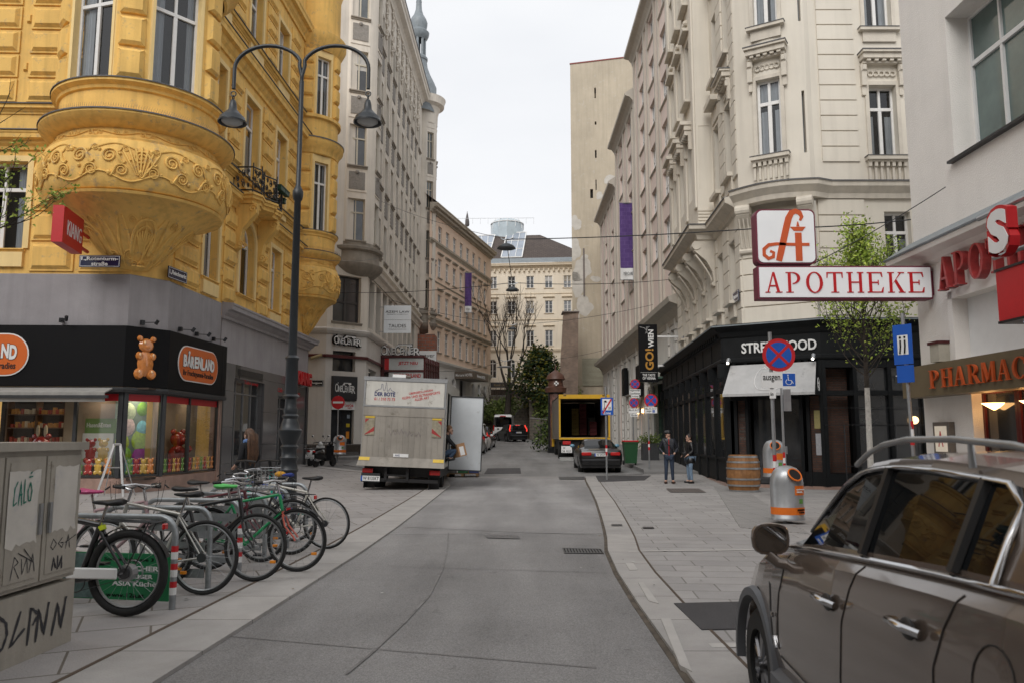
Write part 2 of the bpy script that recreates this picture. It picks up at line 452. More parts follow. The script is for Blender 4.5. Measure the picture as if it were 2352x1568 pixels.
BLACK=mat('black_sign_board',(.006,.006,.007),.5,0,spec=.15)
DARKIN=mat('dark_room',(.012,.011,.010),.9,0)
STEEL=mat('galvanised_steel',(.36,.37,.38),.42,.14,6,metal=.75)
ALU=mat('brushed_aluminium',(.55,.55,.55),.35,.08,8,metal=.85)
DMET=mat('dark_grey_metal',(.05,.052,.055),.4,.15,4,metal=.3)
BLKM=mat('black_painted_metal',(.012,.013,.015),.35,.1,5)
RUB=mat('tyre_rubber',(.012,.012,.012),.8,.2,20)
WHT=mat('white_paint',(.75,.75,.74),.4,.04,4)
RED=mat('red_paint',(.50,.015,.02),.4,.06,5)
BLUE=mat('sign_blue',(.012,.09,.42),.35,.05,5)
GRAN=mat('granite_slab',(.27,.255,.245),.8,.12,2,bump=.3,bs=80)
def P3(*c):return tuple(c)
panes=[GLS,GLS3,GLS2]
def rp_(seq=(0,1,1,2)):return panes[random.choice(seq)]
# ================================================================ ground, road, pavements
def sheet(name,poly,dz,m,kind='structure',step=None,**k):
# a flat polygon following the ground profile; cut into strips across Y so that it bends with it
 ys=sorted(set([min(p[1]for p in poly),max(p[1]for p in poly)]+[y for y in(26,)if min(p[1]for p in poly)<y<max(p[1]for p in poly)]))
 b=MB()
 def clip(P,y,keep_above):
  out=[]
  for i in range(len(P)):
   a,c=P[i],P[(i+1)%len(P)];ia=(a[1]>=y)==keep_above or a[1]==y;ic=(c[1]>=y)==keep_above or c[1]==y
   if ia:out.append(a)
   if ia!=ic:
    t=(y-a[1])/(c[1]-a[1]);out.append((a[0]+(c[0]-a[0])*t,y))
  return out
 for i in range(len(ys)-1):
  P=clip(clip(poly,ys[i],True),ys[i+1],False)
  if len(P)>2:
   n=len(P);b.add([(x,y,gz(y)+dz)for x,y in P]+[(x,y,gz(y)-.05)for x,y in P],[tuple(range(n))]+[(q,(q+1)%n,n+(q+1)%n,n+q)for q in range(n)])
 return tag(b.build(name,m),kind=kind,**k)
def asphalt(name,c,cracks=True):
 m=mat(name,c,.82,.20,.32,bump=.55,bs=170,dirt=tuple(x*.6 for x in c),dirtamt=.18)
 nt=m.node_tree;L=nt.links;b=nt.nodes['Principled BSDF'];src=b.inputs['Base Color'].links[0].from_socket
 tc=_n(nt,'ShaderNodeTexCoord');nz=_n(nt,'ShaderNodeTexNoise');nz.inputs['Scale'].default_value=90;nz.inputs['Detail'].default_value=3
 L.new(tc.outputs['Object'],nz.inputs[0]);mr=_n(nt,'ShaderNodeMapRange');mr.inputs[1].default_value=.35;mr.inputs[2].default_value=.65;mr.inputs[3].default_value=.72;mr.inputs[4].default_value=1.28
 L.new(nz.outputs[0],mr.inputs[0]);mx=_n(nt,'ShaderNodeMixRGB',blend_type='MULTIPLY');mx.inputs[0].default_value=1
 L.new(src,mx.inputs[1]);L.new(mr.outputs[0],mx.inputs[2])
 # wear: darker repaired lane and lighter tyre tracks, running along Y
 mp=_n(nt,'ShaderNodeMapping');mp.inputs['Scale'].default_value=(.9,.12,1);L.new(tc.outputs['Object'],mp.inputs[0])
 n2=_n(nt,'ShaderNodeTexNoise');n2.inputs['Scale'].default_value=1.3;n2.inputs['Detail'].default_value=5;L.new(mp.outputs[0],n2.inputs[0])
 r2=_n(nt,'ShaderNodeMapRange');r2.inputs[1].default_value=.35;r2.inputs[2].default_value=.65;r2.inputs[3].default_value=.80;r2.inputs[4].default_value=1.15;L.new(n2.outputs[0],r2.inputs[0])
 m2=_n(nt,'ShaderNodeMixRGB',blend_type='MULTIPLY');m2.inputs[0].default_value=1;L.new(mx.outputs[0],m2.inputs[1]);L.new(r2.outputs[0],m2.inputs[2]);L.new(m2.outputs[0],b.inputs['Base Color'])
 return m
ASPH=asphalt('road_asphalt',(.245,.236,.230))
ASPH2=asphalt('fresh_asphalt',(.06,.057,.059))
ASPH3=asphalt('older_road_asphalt',(.150,.144,.140))
SEAM=mat('bitumen_joint',(.06,.055,.05),.7,.2,9)
SLAB=brick_mat('pavement_slabs_right',(.35,.333,.32),(.30,.287,.277),(.19,.177,.163),.78,.40,.009,rot=(0,0,R(4)),var=.13,bump=.5,off=.37,vs=1.1)
SLABL=brick_mat('pavement_slabs_left',(.335,.313,.30),(.295,.277,.266),(.13,.11,.09),1.1,.62,.010,rot=(0,0,R(-24)),var=.13,bump=.35,off=.5,vs=1.1)
KERB=brick_mat('kerb_stone',(.37,.35,.33),(.33,.315,.30),(.15,.14,.13),6.0,1.0,.008,rot=(0,0,0),var=.14,bump=.4,vs=1.6)
g=MB()
for y0,y1 in((-30,26),(26,160)):g.quad((-90,y0,gz(y0)-.02),(90,y0,gz(y0)-.02),(90,y1,gz(y1)-.02),(-90,y1,gz(y1)-.02))
g.quad((-400,160,gz(160)-.02),(400,160,gz(160)-.02),(400,700,gz(160)-.02),(-400,700,gz(160)-.02))
tag(g.build('ground',ASPH3),kind='structure')
kL=[(-2.75,-6),(-2.45,3),(-2.31,5.35),(-2.2,8),(-2.08,11),(-2.02,14),(-2.0,18),(-2.0,22),(-2.02,26),(-2.3,28.2),(-2.9,29.8),(-4.2,31.2),(-6.5,33.2),(-9.2,36.6),(-10.5,37.6)]
kR=[(1.14,-6),(1.15,3),(1.18,5.35),(1.20,7.72),(1.24,9.4),(1.34,11.2),(1.50,12.6),(1.62,13.9),(1.80,16),(2.08,19.5),(2.42,24.5),(2.62,28),(2.76,29.75)]
def off(P,d):
 out=[]
 for i,p in enumerate(P):
  a,b=Vector(P[max(i-1,0)]),Vector(P[min(i+1,len(P)-1)]);t=(b-a).normalized();out.append((p[0]-t.y*d,p[1]+t.x*d))
 return out
def strip(name,P,d0,d1,dz,m):
 A,B=off(P,d0),off(P,d1)
 b=MB()
 for i in range(len(P)-1):
  q=[A[i],B[i],B[i+1],A[i+1]]
  b.add([(x,y,gz(y)+dz)for x,y in q]+[(x,y,gz(y)-.02)for x,y in q],[(0,1,2,3),(0,3,7,4),(1,2,6,5),(0,1,5,4),(3,2,6,7)])
 return tag(b.build(name,m),kind='structure')
road=sheet('road',[(-2.9,-6)]+kL[1:10]+[(-2.4,29.35),(2.80,29.35)]+[(x,y)for x,y in reversed(kR)],.004,ASPH)
sheet('road_far_slab',[(x,y)for x,y in((-2.04,13.2),(1.6,13.3),(2.80,29.3),(-2.4,29.3))],.008,asphalt('worn_road_asphalt',(.28,.27,.265)))
pav=sheet('pavement_left',[(-34,-6)]+off(kL,.62)+[(-34,38)],.03,SLABL)
strip('kerb_left',kL,0,.62,.034,KERB)
strip('gutter_dirt',kR,.0,.05,.009,mat('gutter_grime',(.09,.072,.055),.95,.5,5))
JNT=mat('rusty_joint_filling',(.085,.06,.042),.95,.3,20)
strip('joint_left',kL,.60,.635,.038,JNT)
sheet('pavement_right',[(34,-6)]+[(34,31.2),(6,31.0),(3.1,29.9)]+list(reversed(off(kR,-.42))),.03,SLAB)
strip('kerb_right',kR,-.42,0,.034,KERB)
strip('joint_right',kR,-.445,-.42,.038,JNT)
# cross band and far road
sheet('crossing_band',[(-2.6,29.35),(2.80,29.35),(2.85,30.0),(-3.0,30.0)],.012,GRAN)
sheet('far_road',[(-8,37.5),(-3.2,30.0),(2.95,30.0),(5.2,31.5),(5.2,37),(6.4,60),(7.5,90),(-4,90),(-6,62),(-8,44)],.006,asphalt('far_road_asphalt',(.21,.205,.20)))
sheet('far_pavement_right',[(5.2,31.2),(5.4,32.5),(5.4,40),(6.2,62),(9.5,62),(9.5,31.2)],.11,mat('far_pavement_asphalt',(.20,.195,.19),.85,.12,.8,bump=.3,bs=90))
sheet('far_pavement_left',[(-8.6,42.2),(-7.9,43.5),(-5.6,66),(-2.2,86),(-6,90),(-12,66),(-14,42.2)],.11,MATS['far_pavement_asphalt'])
# seams in the road
def line(name,pts,w,m,dz=.012):
 b=MB()
 for i in range(len(pts)-1):
  a,c=Vector(pts[i]),Vector(pts[i+1]);t=(c-a).normalized();nn=Vector((-t.y,t.x))*w/2
  q=[a-nn,a+nn,c+nn,c-nn];b.add([(p.x,p.y,gz(p.y)+dz)for p in q],[(0,1,2,3)])
 return tag(b.build(name,m),kind='structure')
SEAM2=mat('faint_asphalt_seam',(.185,.176,.17),.85,.35,6)
line('road_seam',[G(*p)[:2]for p in((795,1550),(850,1505),(930,1430),(985,1370),(1015,1310),(1028,1260),(1030,1225))],.022,SEAM2)
line('road_seam',[G(*p)[:2]for p in((450,1455),(900,1495),(1370,1535))],.014,SEAM2)
line('road_seam',[G(*p)[:2]for p in((925,1210),(1170,1222),(1372,1228))],.03,SEAM2)
line('road_seam',[G(*p)[:2]for p in((890,1300),(1050,1306),(1400,1316))],.014,SEAM2)
def gpatch(name,px,dz,m,**k):return sheet(name,[tuple(G(*p)[:2])for p in px],dz,m,**k)
gpatch('asphalt_patch',((1120,1075),(1195,1074),(1197,1087),(1112,1088)),.012,ASPH2)
gpatch('asphalt_patch',((1548,1394),(1800,1388),(1850,1450),(1612,1456)),.042,ASPH2)
gpatch('asphalt_patch',((1368,1094),(1495,1093),(1480,1104),(1375,1108)),.042,ASPH2)
gpatch('lane_marking',((1090,1052),(1096,1046),(1100,1046),(1095,1053)),.012,WHT)
gpatch('lane_marking',((1104,1042),(1108,1036),(1112,1036),(1109,1042)),.012,WHT)
gs=MB();rg=random.Random(21)
for k in range(420):
 x,y=rg.uniform(-12,12),rg.uniform(4.5,26)
 if-2.2<x<1.3 and k%4:continue
 q=rg.uniform(.008,.022);zz=.046 if not-2.1<x<1.2 else .013;n=6;gs.add([(x+q*math.cos(t)*rg.uniform(.7,1.3),y+q*1.2*math.sin(t),zz)for t in[2*math.pi*j/n for j in range(n)]],[tuple(range(n))],k%3)
tag(gs.build('gum_spots_and_litter',[mat('old_gum',(.13,.125,.12),.8,0),mat('dry_leaf_bits',(.16,.10,.04),.8,0),mat('pale_paper_bits',(.5,.49,.46),.8,0)]),'small gum spots, leaf bits and paper scraps scattered on the paving','litter',kind='stuff')
LT=mat('pale_kerb_tile',(.42,.40,.375),.8,.1,3)
for q in(((1437,1300),(1455,1300),(1465,1315),(1446,1316)),((1466,1345),(1478,1345),(1514,1395),(1490,1388)),((1518,1430),(1540,1430),(1590,1555),(1562,1540))):gpatch('kerb_tile',q,.042,LT)
line('pavement_pale_row',[(1.6,11.05),(4.5,11.3),(8,11.6)],.10,LT,.036)
line('pavement_pale_row',[(1.5,6.15),(8,6.5)],.12,LT,.036)
TACT=brick_mat('tactile_paving',(.33,.315,.30),(.30,.29,.28),(.19,.18,.17),.9,.09,.014,var=.1,bump=.6)
gpatch('tactile_strip',((1640,1118),(1700,1118),(1860,1230),(1700,1215)),.040,TACT)
def grate(px,label,name='drain_grate',cat='drain',bars=14,m=None,dz=.036,deep=True):
 P=[G(*p)for p in px];c=sum(P,Vector())/4;r=root(name,c,label,cat,world=True);b=MB()
 a,bb,cc,dd=[Vector((p.x,p.y,gz(p.y)+dz))for p in P]
 up=Vector((0,0,.006))
 b.quad(a,bb,cc,dd);b.build('pit',DARKIN if deep else DMET,r)
 f=MB()
 for k in range(bars+1):
  t=k/bars;w=.32/bars
  p0,p1=a.lerp(bb,max(0,t-w)),a.lerp(bb,min(1,t+w));q0,q1=dd.lerp(cc,max(0,t-w)),dd.lerp(cc,min(1,t+w))
  f.quad(p0+up,p1+up,q1+up,q0+up)
 for(p,q,s,t)in((a,bb,cc,dd),(dd,cc,bb,a)):
  f.quad(p+up*1.2,q+up*1.2,q.lerp(s,.12)+up*1.2,p.lerp(t,.12)+up*1.2)
 f.build('grating',m or DMET,r)
 return r
grate(((1292,1259),(1380,1261),(1388,1272),(1296,1271)),'slotted iron drain grate in the road beside the right kerb',bars=13,dz=.008)
grate(((1113,1229),(1190,1231),(1195,1238),(1120,1236)),'worn flat drain cover in the middle of the road','drain_cover','drain',9,SEAM2,.010,False)
RUSTY=mat('rusty_iron_cover',(.16,.135,.12),.8,.25,14,bump=.4,bs=60)
grate(((1530,1124),(1605,1124),(1622,1133),(1540,1133)),'rusty rectangular manhole cover in the slabs in front of the standing couple','manhole_cover','manhole cover',12,RUSTY,.04,False)
grate(((1283,1095),(1343,1095),(1343,1101),(1285,1101)),'flat iron channel cover at the end of the right kerb','manhole_cover','manhole cover',8,DMET,.02,False)
grate(((1404,1208),(1428,1208),(1430,1212),(1405,1212)),'small metal access cover nearest the right kerb','access_cover','manhole cover',4,DMET,.038,False)
grate(((1476,1214),(1500,1214),(1503,1218),(1478,1218)),'small metal access cover farther onto the right pavement','access_cover','manhole cover',4,DMET,.038,False)
# ================================================================ yellow corner building
YB=root('corner_building',(-12,26,0),'yellow stucco corner house with round oriel over the sweet shop','building',world=True)
YF,YC,YS=PL((-20,22.0),(-11.06,22.3)),PL((-11.06,22.3),(-10.38,23.3)),PL((-10.38,23.3),(-9.95,37.9))
w=MB()
fops=[(4.25,5.82,7.0,9.6)]
sops=[(2.24,3.42,6.9,9.6),(5.34,6.96,6.9,9.75,1),(8.83,10.12,6.85,9.5),(2.3,3.5,11.5,14.65),(5.4,6.9,11.5,14.65),(8.95,10.3,11.5,14.65),(2.4,3.5,17,19.6),(5.5,6.85,17,19.6),(8.8,10.2,17,19.6)]
facade(w,YF,-6,8.95,6.22,24,fops);facade(w,YC,0,YC.L,6.22,24,[]);facade(w,YS,0,14.6,6.22,24,sops)
w.box(-26,-10.6,23.5,24,6,24);w.quad((-20,22.2,23.9),(-10.5,23,23.9),(-10,37.9,23.9),(-20,37.9,23.9));w.quad((-9.95,37.9,0),(-26,38.3,0),(-26,38.3,24),(-9.95,37.9,24))
# rustication: stepped cushions between windows
def rust(pl,s0,s1,z0,z1,n,o=.09,step=0):
 h=(z1-z0)/n
 for k in range(n):
  za,zb=z0+k*h+.035,z0+(k+1)*h-.035
  pl.box(w,s0,s1,za,zb,0,.05)
  pl.cushion(w,s0+.06,s1-.06-(.12 if(step and k%2)else 0),za+.05,zb-.05,.05,.05+o,.09)
  if step:pl.cushion(w,(s1 if k%2==0 else s0-.16),(s1+.16 if k%2==0 else s0),za+h*.25,zb-h*.3,0,.08,.04)
rust(YF,6.05,7.3,6.3,9.9,4);rust(YF,7.45,8.9,6.3,9.9,4,step=1);rust(YF,5.6,7.4,11.4,15.2,5,step=1);rust(YF,4.2,5.3,11.4,15.2,5);rust(YF,3,4.1,6.3,9.9,4)
for a,b in((.2,1.9),(3.9,4.95),(7.35,8.5),(10.5,11.7)):
 rust(YS,a,b,6.3,9.8,5,step=1);rust(YS,a,b,11.5,15.0,5,step=1);rust(YS,a,b,17.0,20.2,5)
w.build('wall',YEL,YB)
# trims
for a,b,c,e in[x[:4]for x in sops if len(x)<5]+[fops[0]]:
 t=MB()
 surround(t,YS if(a,b,c,e)!=fops[0]else YF,a,b,c,e,.17,.06)
 (YS if(a,b,c,e)!=fops[0]else YF).box(t,a-.05,b+.05,c-.55,c-.12,0,.10)
 t.build('window_surround',YEL2,YB)
t=MB()
for k in range(13):
 th=math.pi*k/13;th2=math.pi*(k+1)/13;c0=(6.15,8.94)
 q=[(c0[0]-r*math.cos(x),c0[1]+r*math.sin(x))for x,r in((th,.81),(th,.98),(th2,.98),(th2,.81))]
 t.add([YS.p(*p,.07)for p in q]+[YS.p(*p,0)for p in q],[(0,1,2,3),(1,5,6,2),(0,4,7,3)])
YS.box(t,5.17,5.34,6.9,8.94,0,.07);YS.box(t,6.96,7.13,6.9,8.94,0,.07)
t.build('window_surround',YEL2,YB)
path=[(-22,21.93),(-11.06,22.3),(-10.38,23.3),(-9.95,37.9)]
c=MB()
sweep(c,path,cornice(9.95,10.45,.38));sweep(c,path,cornice(11.05,11.32,.2));sweep(c,path,cornice(15.2,15.95,.42));sweep(c,path,cornice(16.7,16.95,.2));sweep(c,path,cornice(20.5,21.3,.45))
c.build('cornice',YEL,YB)
c=MB()
for z,o in((10.47,.40),(11.34,.22),(15.97,.44),(16.97,.22)):sweep(c,path,[(0,z+.03),(o+.02,z-.01),(o+.02,z-.035),(o-.1,z-.03)])
c.build('flashing',LEAD,YB)
# windows
CS=[(0.03,.28,.03,.62),(.72,.97,.03,.62),(.03,.30,.70,.96),(.7,.97,.70,.96)]
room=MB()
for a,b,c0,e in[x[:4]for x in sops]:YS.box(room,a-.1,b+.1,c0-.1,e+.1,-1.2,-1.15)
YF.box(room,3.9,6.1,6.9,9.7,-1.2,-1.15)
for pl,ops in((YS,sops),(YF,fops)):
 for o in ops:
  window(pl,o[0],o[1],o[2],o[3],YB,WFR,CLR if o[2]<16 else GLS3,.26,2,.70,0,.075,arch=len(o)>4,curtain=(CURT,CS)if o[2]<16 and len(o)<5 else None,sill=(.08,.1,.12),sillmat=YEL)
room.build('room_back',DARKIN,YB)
# ---- oriels
def relief(mb,r,z,a,s,cx,cy,flip=1,prof=None):
# scroll of stucco laid on a turned surface: spiral plus leaf tail
 pts=[]
 for k in range(26):
  th=k/25*2.1*2*math.pi;q=s*(1-k/29)
  pts.append((q*math.cos(th)*flip,q*math.sin(th)))
 tail=[(s*flip*(1+.9*k/6),-s*.9*math.sin(k/6*2.4))for k in range(7)]
 for P,r0 in((pts,s*.16),(tail,s*.22)):
  W=[]
  for x,y in P:
   rr=prof(z+y)if prof else r;t2=a+x/rr
   W.append((cx+(rr+.02)*math.cos(t2),cy+(rr+.02)*math.sin(t2),z+y))
  mb.tube(W,r0,5,rs=[r0*(1-.6*k/len(W))for k in range(len(W))])
def oriel(cx,cy,r,ang,nwin,name,seed,rng=(-200,30),wd=34):
 rnd=random.Random(seed)
 R0=r
 body=MB();C=(cx,cy,0)
 tz=lambda z:R0*(1.06+.14*math.sqrt(max(0,1-((z-8.85)/.72)**2)))
 prof=[(.10,6.35),(R0*.20,6.45),(R0*.38,6.85),(R0*.58,7.35),(R0*.82,7.8),(R0*1.02,8.02),(R0*1.10,8.05),(R0*1.12,8.12),(R0*1.07,8.15)]
 prof+=[(tz(z),z)for z in(8.17,8.25,8.4,8.6,8.85,9.1,9.3,9.45,9.52)]+[(R0*1.09,9.53),(R0*1.10,9.6),(R0*1.03,9.62),(R0*1.02,9.9),(R0*1.10,9.95),(R0*1.13,10.02),(R0*1.17,10.06),(R0*1.22,10.2),(R0*1.22,10.27),(R0*1.0,10.33),(R0,11.0),(R0*1.03,11.02),(R0*1.04,11.1),(R0*1.10,11.18),(R0*1.10,11.27),(R0,11.3)]
 body.lathe(prof,C,56)
 top=[(R0,15.0),(R0*1.04,15.05),(R0*1.08,15.3),(R0*1.2,15.5),(R0*1.22,15.75),(R0,15.85),(R0,16.75),(R0*1.1,16.8),(R0*1.1,16.95),(R0,17)]
 body.lathe(top,C,56);body.lathe([(R0,20.3),(R0*1.08,20.5),(R0*1.22,20.9),(R0*1.22,21.15),(R0,21.2),(R0,23.5),(R0*1.1,24)],C,40)
 wa=[R(ang+65.3*k)for k in range(nwin)]
 hw=R(wd/2)
 for z0,z1 in((11.3,15.0),(17,20.3)):
  for i in range(-1,nwin):
   a0=(wa[i]+hw)if i>=0 else wa[0]-R(65.3)+hw;a1=a0+R(65.3)-2*hw
   k=5
   for q in range(k):
    t0,t1=a0+(a1-a0)*q/k,a0+(a1-a0)*(q+1)/k
    body.quad(*[(cx+R0*math.cos(x),cy+R0*math.sin(x),z)for x,z in((t0,z0),(t1,z0),(t1,z1),(t0,z1))])
    # cushions on the pier
   nb=4;h=(z1-z0)/nb
   for m_ in range(nb):
    za,zb=z0+m_*h+.05,z0+(m_+1)*h-.05;b0,b1=a0+.05,a1-.05;n=6;vs=[]
    for(zz,e,rr)in((za,0,R0),(za+.01,0,R0+.07),(za+.1,.05,R0+.14),(zb-.1,.05,R0+.14),(zb-.01,0,R0+.07),(zb,0,R0)):
     for q in range(n+1):
      x=b0+e+(b1-b0-2*e)*q/n;vs.append((cx+rr*math.cos(x),cy+rr*math.sin(x),zz))
    F=[(a*(n+1)+q,a*(n+1)+q+1,(a+1)*(n+1)+q+1,(a+1)*(n+1)+q)for a in range(5)for q in range(n)]
    F+=[tuple(a*(n+1)+e for a in range(6))for e in(0,n)]
    body.add(vs,F)
 ops=[]
 for a in wa:
  A=(cx+R0*math.cos(a-hw),cy+R0*math.sin(a-hw));B=(cx+R0*math.cos(a+hw),cy+R0*math.sin(a+hw));pl=PL(A,B);W=pl.L
  for z0,z1 in((11.3,15.0),(17,20.3)):
   fr=MB();facade(fr,pl,0,W,z0,z1,[(.12,W-.12,z0,z1-.35)],.2)
   surround(fr,pl,.12,W-.12,z0,z1-.35,.09,.03);fr.build('window_surround',YEL2,YB)
   o=window(pl,.12,W-.12,z0+.02,z1-.35,YB,WFR,CLR,.18,2,.70,0,.07,curtain=(CURT,[(.03,.3,.02,.98),(.8,.98,.02,.98)]))
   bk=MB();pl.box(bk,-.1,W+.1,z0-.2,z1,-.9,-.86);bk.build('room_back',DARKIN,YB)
 fl=body;body.mi=2;fl.lathe([(R0*1.2,10.285),(R0*1.235,10.285),(R0*1.235,10.25)],C,56);fl.lathe([(R0,11.31),(R0*1.115,11.28),(R0*1.115,11.25)],C,56);fl.lathe([(R0,15.86),(R0*1.235,15.78),(R0*1.235,15.72)],C,56)
 sp=MB()
 # bird spikes on the ledge
 for k in range(int(150*R0/2)):
  a=R(rng[0])+(R(rng[1])-R(rng[0]))*k/(150*R0/2);rr=R0*1.16
  for dx in(-.02,.02):sp.cyl((cx+rr*math.cos(a),cy+rr*math.sin(a),10.28),(cx+(rr+dx*3)*math.cos(a+dx),cy+(rr+dx*3)*math.sin(a+dx),10.45),.0035,3)
 sp.build('bird_spike',mat('spike_steel',(.25,.2,.15),.5,0),YB)
 st=body;body.mi=1;n=int(2*math.pi*R0/.62)
 for k in range(n):
  a=2*math.pi*k/n+.1
  relief(st,0,8.98,a,.21,cx,cy,1,tz);relief(st,0,8.6,a+.12,.17,cx,cy,-1,tz);relief(st,0,9.2,a+.15,.10,cx,cy,-1,tz);relief(st,R0*1.03,9.76,a,.07,cx,cy,1);relief(st,R0*1.03,9.76,a+.12,.06,cx,cy,-1)
  if k%4==0:
   for q in range(-3,4):
    W=[]
    for m_ in range(6):
     f=m_/5;z=8.5+f*.8;rr=tz(z)+.03;W.append((cx+rr*math.cos(a+.3+q*.045*(.3+f)),cy+rr*math.sin(a+.3+q*.045*(.3+f)),z-abs(q)*.05*f))
    st.tube(W,.03,5,rs=[.015+.02*m_/5 for m_ in range(6)])
 for ph,am,z0_,rr_ in((0,.10,9.25,.022),(1.6,.12,8.45,.024),(3.1,.06,9.76,.012)):
  W=[]
  for k in range(160):a=2*math.pi*k/160;z=z0_+am*math.sin(a*n*.5+ph);q=(tz(z)if z<9.5 else R0*1.03)+.012;W.append((cx+q*math.cos(a),cy+q*math.sin(a),z))
  st.tube(W,rr_,5,closed=True)
 for k in range(n*3):
  a=2*math.pi*k/(n*3);z=8.85+.34*math.sin(k*2.4);q=tz(z)+.01;st.sphere((cx+q*math.cos(a),cy+q*math.sin(a),z),.05+.02*math.sin(k*1.7),6,4)
 cz=[(.20,6.45),(.38,6.85),(.58,7.35),(.82,7.8),(1.0,8.0)]
 def cup(z):
  for(r0,z0),(r1,z1)in zip(cz,cz[1:]):
   if z0<=z<=z1:return R0*(r0+(r1-r0)*(z-z0)/(z1-z0))
  return R0*.3
 for k in range(16):
  a=2*math.pi*k/16
  for sgn in(-1,1):
   W=[(cx+(cup(z)+.01)*math.cos(a+sgn*.16*(q/8)**1.5),cy+(cup(z)+.01)*math.sin(a+sgn*.16*(q/8)**1.5),z)for q,z in enumerate([6.45+1.2*i/8 for i in range(9)])]
   st.tube(W,.03,5,rs=[.02+.02*math.sin(q/8*3.1)for q in range(9)])
  if k%2:relief(st,0,7.55,a,.11,cx,cy,1,cup)
 for aa in(R(-52),R(-128)):
  for s_,r_ in((1.0,.045),(.82,.03)):
   W=[]
   for k in range(21):t=math.pi*k/20;z=6.75+.85*s_*math.sin(t);q=cup(z)+.02;W.append((cx+q*math.cos(aa+.30*s_*math.cos(t)),cy+q*math.sin(aa+.30*s_*math.cos(t)),z))
   st.tube(W,r_,6)
  for k in range(-3,4):
   W=[(cx+(cup(z)+.02)*math.cos(aa+k*.055*f),cy+(cup(z)+.02)*math.sin(aa+k*.055*f),z)for f,z in((.2,6.8),(.6,7.0),(.9,7.2),(1.0,7.36-abs(k)*.03))];st.tube(W,.03,5,rs=[.012,.025,.035,.03])
  for f in(-1,1):relief(st,0,6.72,aa+f*.36,.13,cx,cy,f,cup);relief(st,0,6.5,aa+f*.2,.1,cx,cy,-f,cup)
 body.build(name,[YEL,ORN,LEAD],YB,smooth=35)
oriel(-11.1,22.5,2.16,-106.0,3,'oriel',3,wd=42)
oriel(-10.1,37.3,1.42,-111,3,'oriel',5,wd=40)
# balcony on the side facade
BY=PL(YS.p(4.55,0)[:2],YS.p(7.75,0)[:2])
b=MB()
bp=[(0,0),(0,.75),(.45,.95),(1.0,.85),(1.6,1.15),(2.2,.85),(2.75,.95),(3.2,.75),(3.2,0)]
for z0,z1,g_ in((10.15,10.3,.86),(10.3,10.42,.95),(10.42,10.5,1.0)):
 q=[BY.p(1.6+(x-1.6)*g_,0,o*g_+.02)for x,o in bp];b.prism([(p.x,p.y)for p in q],z0,z1)
for x in(.45,2.75):
 pr=[(0.02,8.4),(.18,8.5),(.22,8.8),(.3,9.2),(.55,9.5),(.78,9.8),(.8,10.14),(.02,10.14)]
 b.add([BY.p(x+e,z,o)for e in(-.16,.16)for o,z in pr],[tuple(range(8)),tuple(range(15,7,-1))]+[(i,(i+1)%8,8+(i+1)%8,8+i)for i in range(8)])
 for(o,z,s_)in((.66,9.95,.16),(.25,8.62,.12)):
  for e in(-.175,.175):b.tube([BY.p(x+e,z+s_*(1-k/22)*math.sin(k/20*9),o+s_*(1-k/22)*math.cos(k/20*9))for k in range(21)],.025,5)
b.build('balcony_slab',YEL,YB)
rl=MB();rp=[(.03,.72),(.45,.90),(1.0,.80),(1.6,1.08),(2.2,.80),(2.75,.90),(3.17,.72)]
rpp=[(0.03,0)]+rp+[(3.17,0)]
for z in(10.58,11.45):rl.tube([BY.p(x,z,o)for x,o in rpp],.028,6)
for i in range(len(rpp)-1):
 (x0,o0),(x1,o1)=rpp[i],rpp[i+1]
 rl.cyl(BY.p(x0,10.5,o0),BY.p(x0,11.6,o0),.024,6);rl.sphere(BY.p(x0,11.03,o0),.045,6,4)
 for cxx,cz_,s_,f in((.5,11.2,.16,1),(.5,10.82,.17,-1),(.2,11.0,.12,1),(.8,11.0,.12,-1),(.25,11.3,.1,-1),(.75,10.75,.1,1),(.75,11.3,.1,1),(.25,10.75,.1,-1)):
  rl.tube([BY.p(x0+(x1-x0)*cxx+s_*(1-k/26)*math.cos(k/20*10)*f,cz_+s_*(1-k/26)*math.sin(k/20*10),o0+(o1-o0)*cxx)for k in range(21)],.018,4)
rl.build('balcony_railing',BLKM,YB)
GP=mat('green_planter_plastic',(.008,.05,.03),.5,.1,5)
for i,(x,o)in enumerate(((2.35,.98),(2.9,.98),(3.32,.6))):
 p=BY.p(x,0,o);m_=MB();m_.bbox(-.26,.26,-.1,.1,0,.2,.02);m_.bbox(-.28,.28,-.12,.12,.18,.22,.01)
 q=m_.build('flower_box',GP,loc=(p.x,p.y,11.25-.2*(i==2)),rz=BY.rz if i<2 else 0)
 tag(q,('empty green flower box, first on the balcony railing','empty green flower box, middle one on the balcony railing','green flower box at the far end of the balcony railing')[i],'flower box','flower boxes on the iron balcony')
 # ================================================================ yellow house: ground floor shops
w=MB()
GP_=[(-22,21.95),(-11.06,22.28),(-10.36,23.28),(-10.24,27.2)]
sweep(w,GP_,[(0,4.72),(.02,4.72),(.02,6.24),(0,6.26)])
w.build('plaster_band',GREYB,YB)
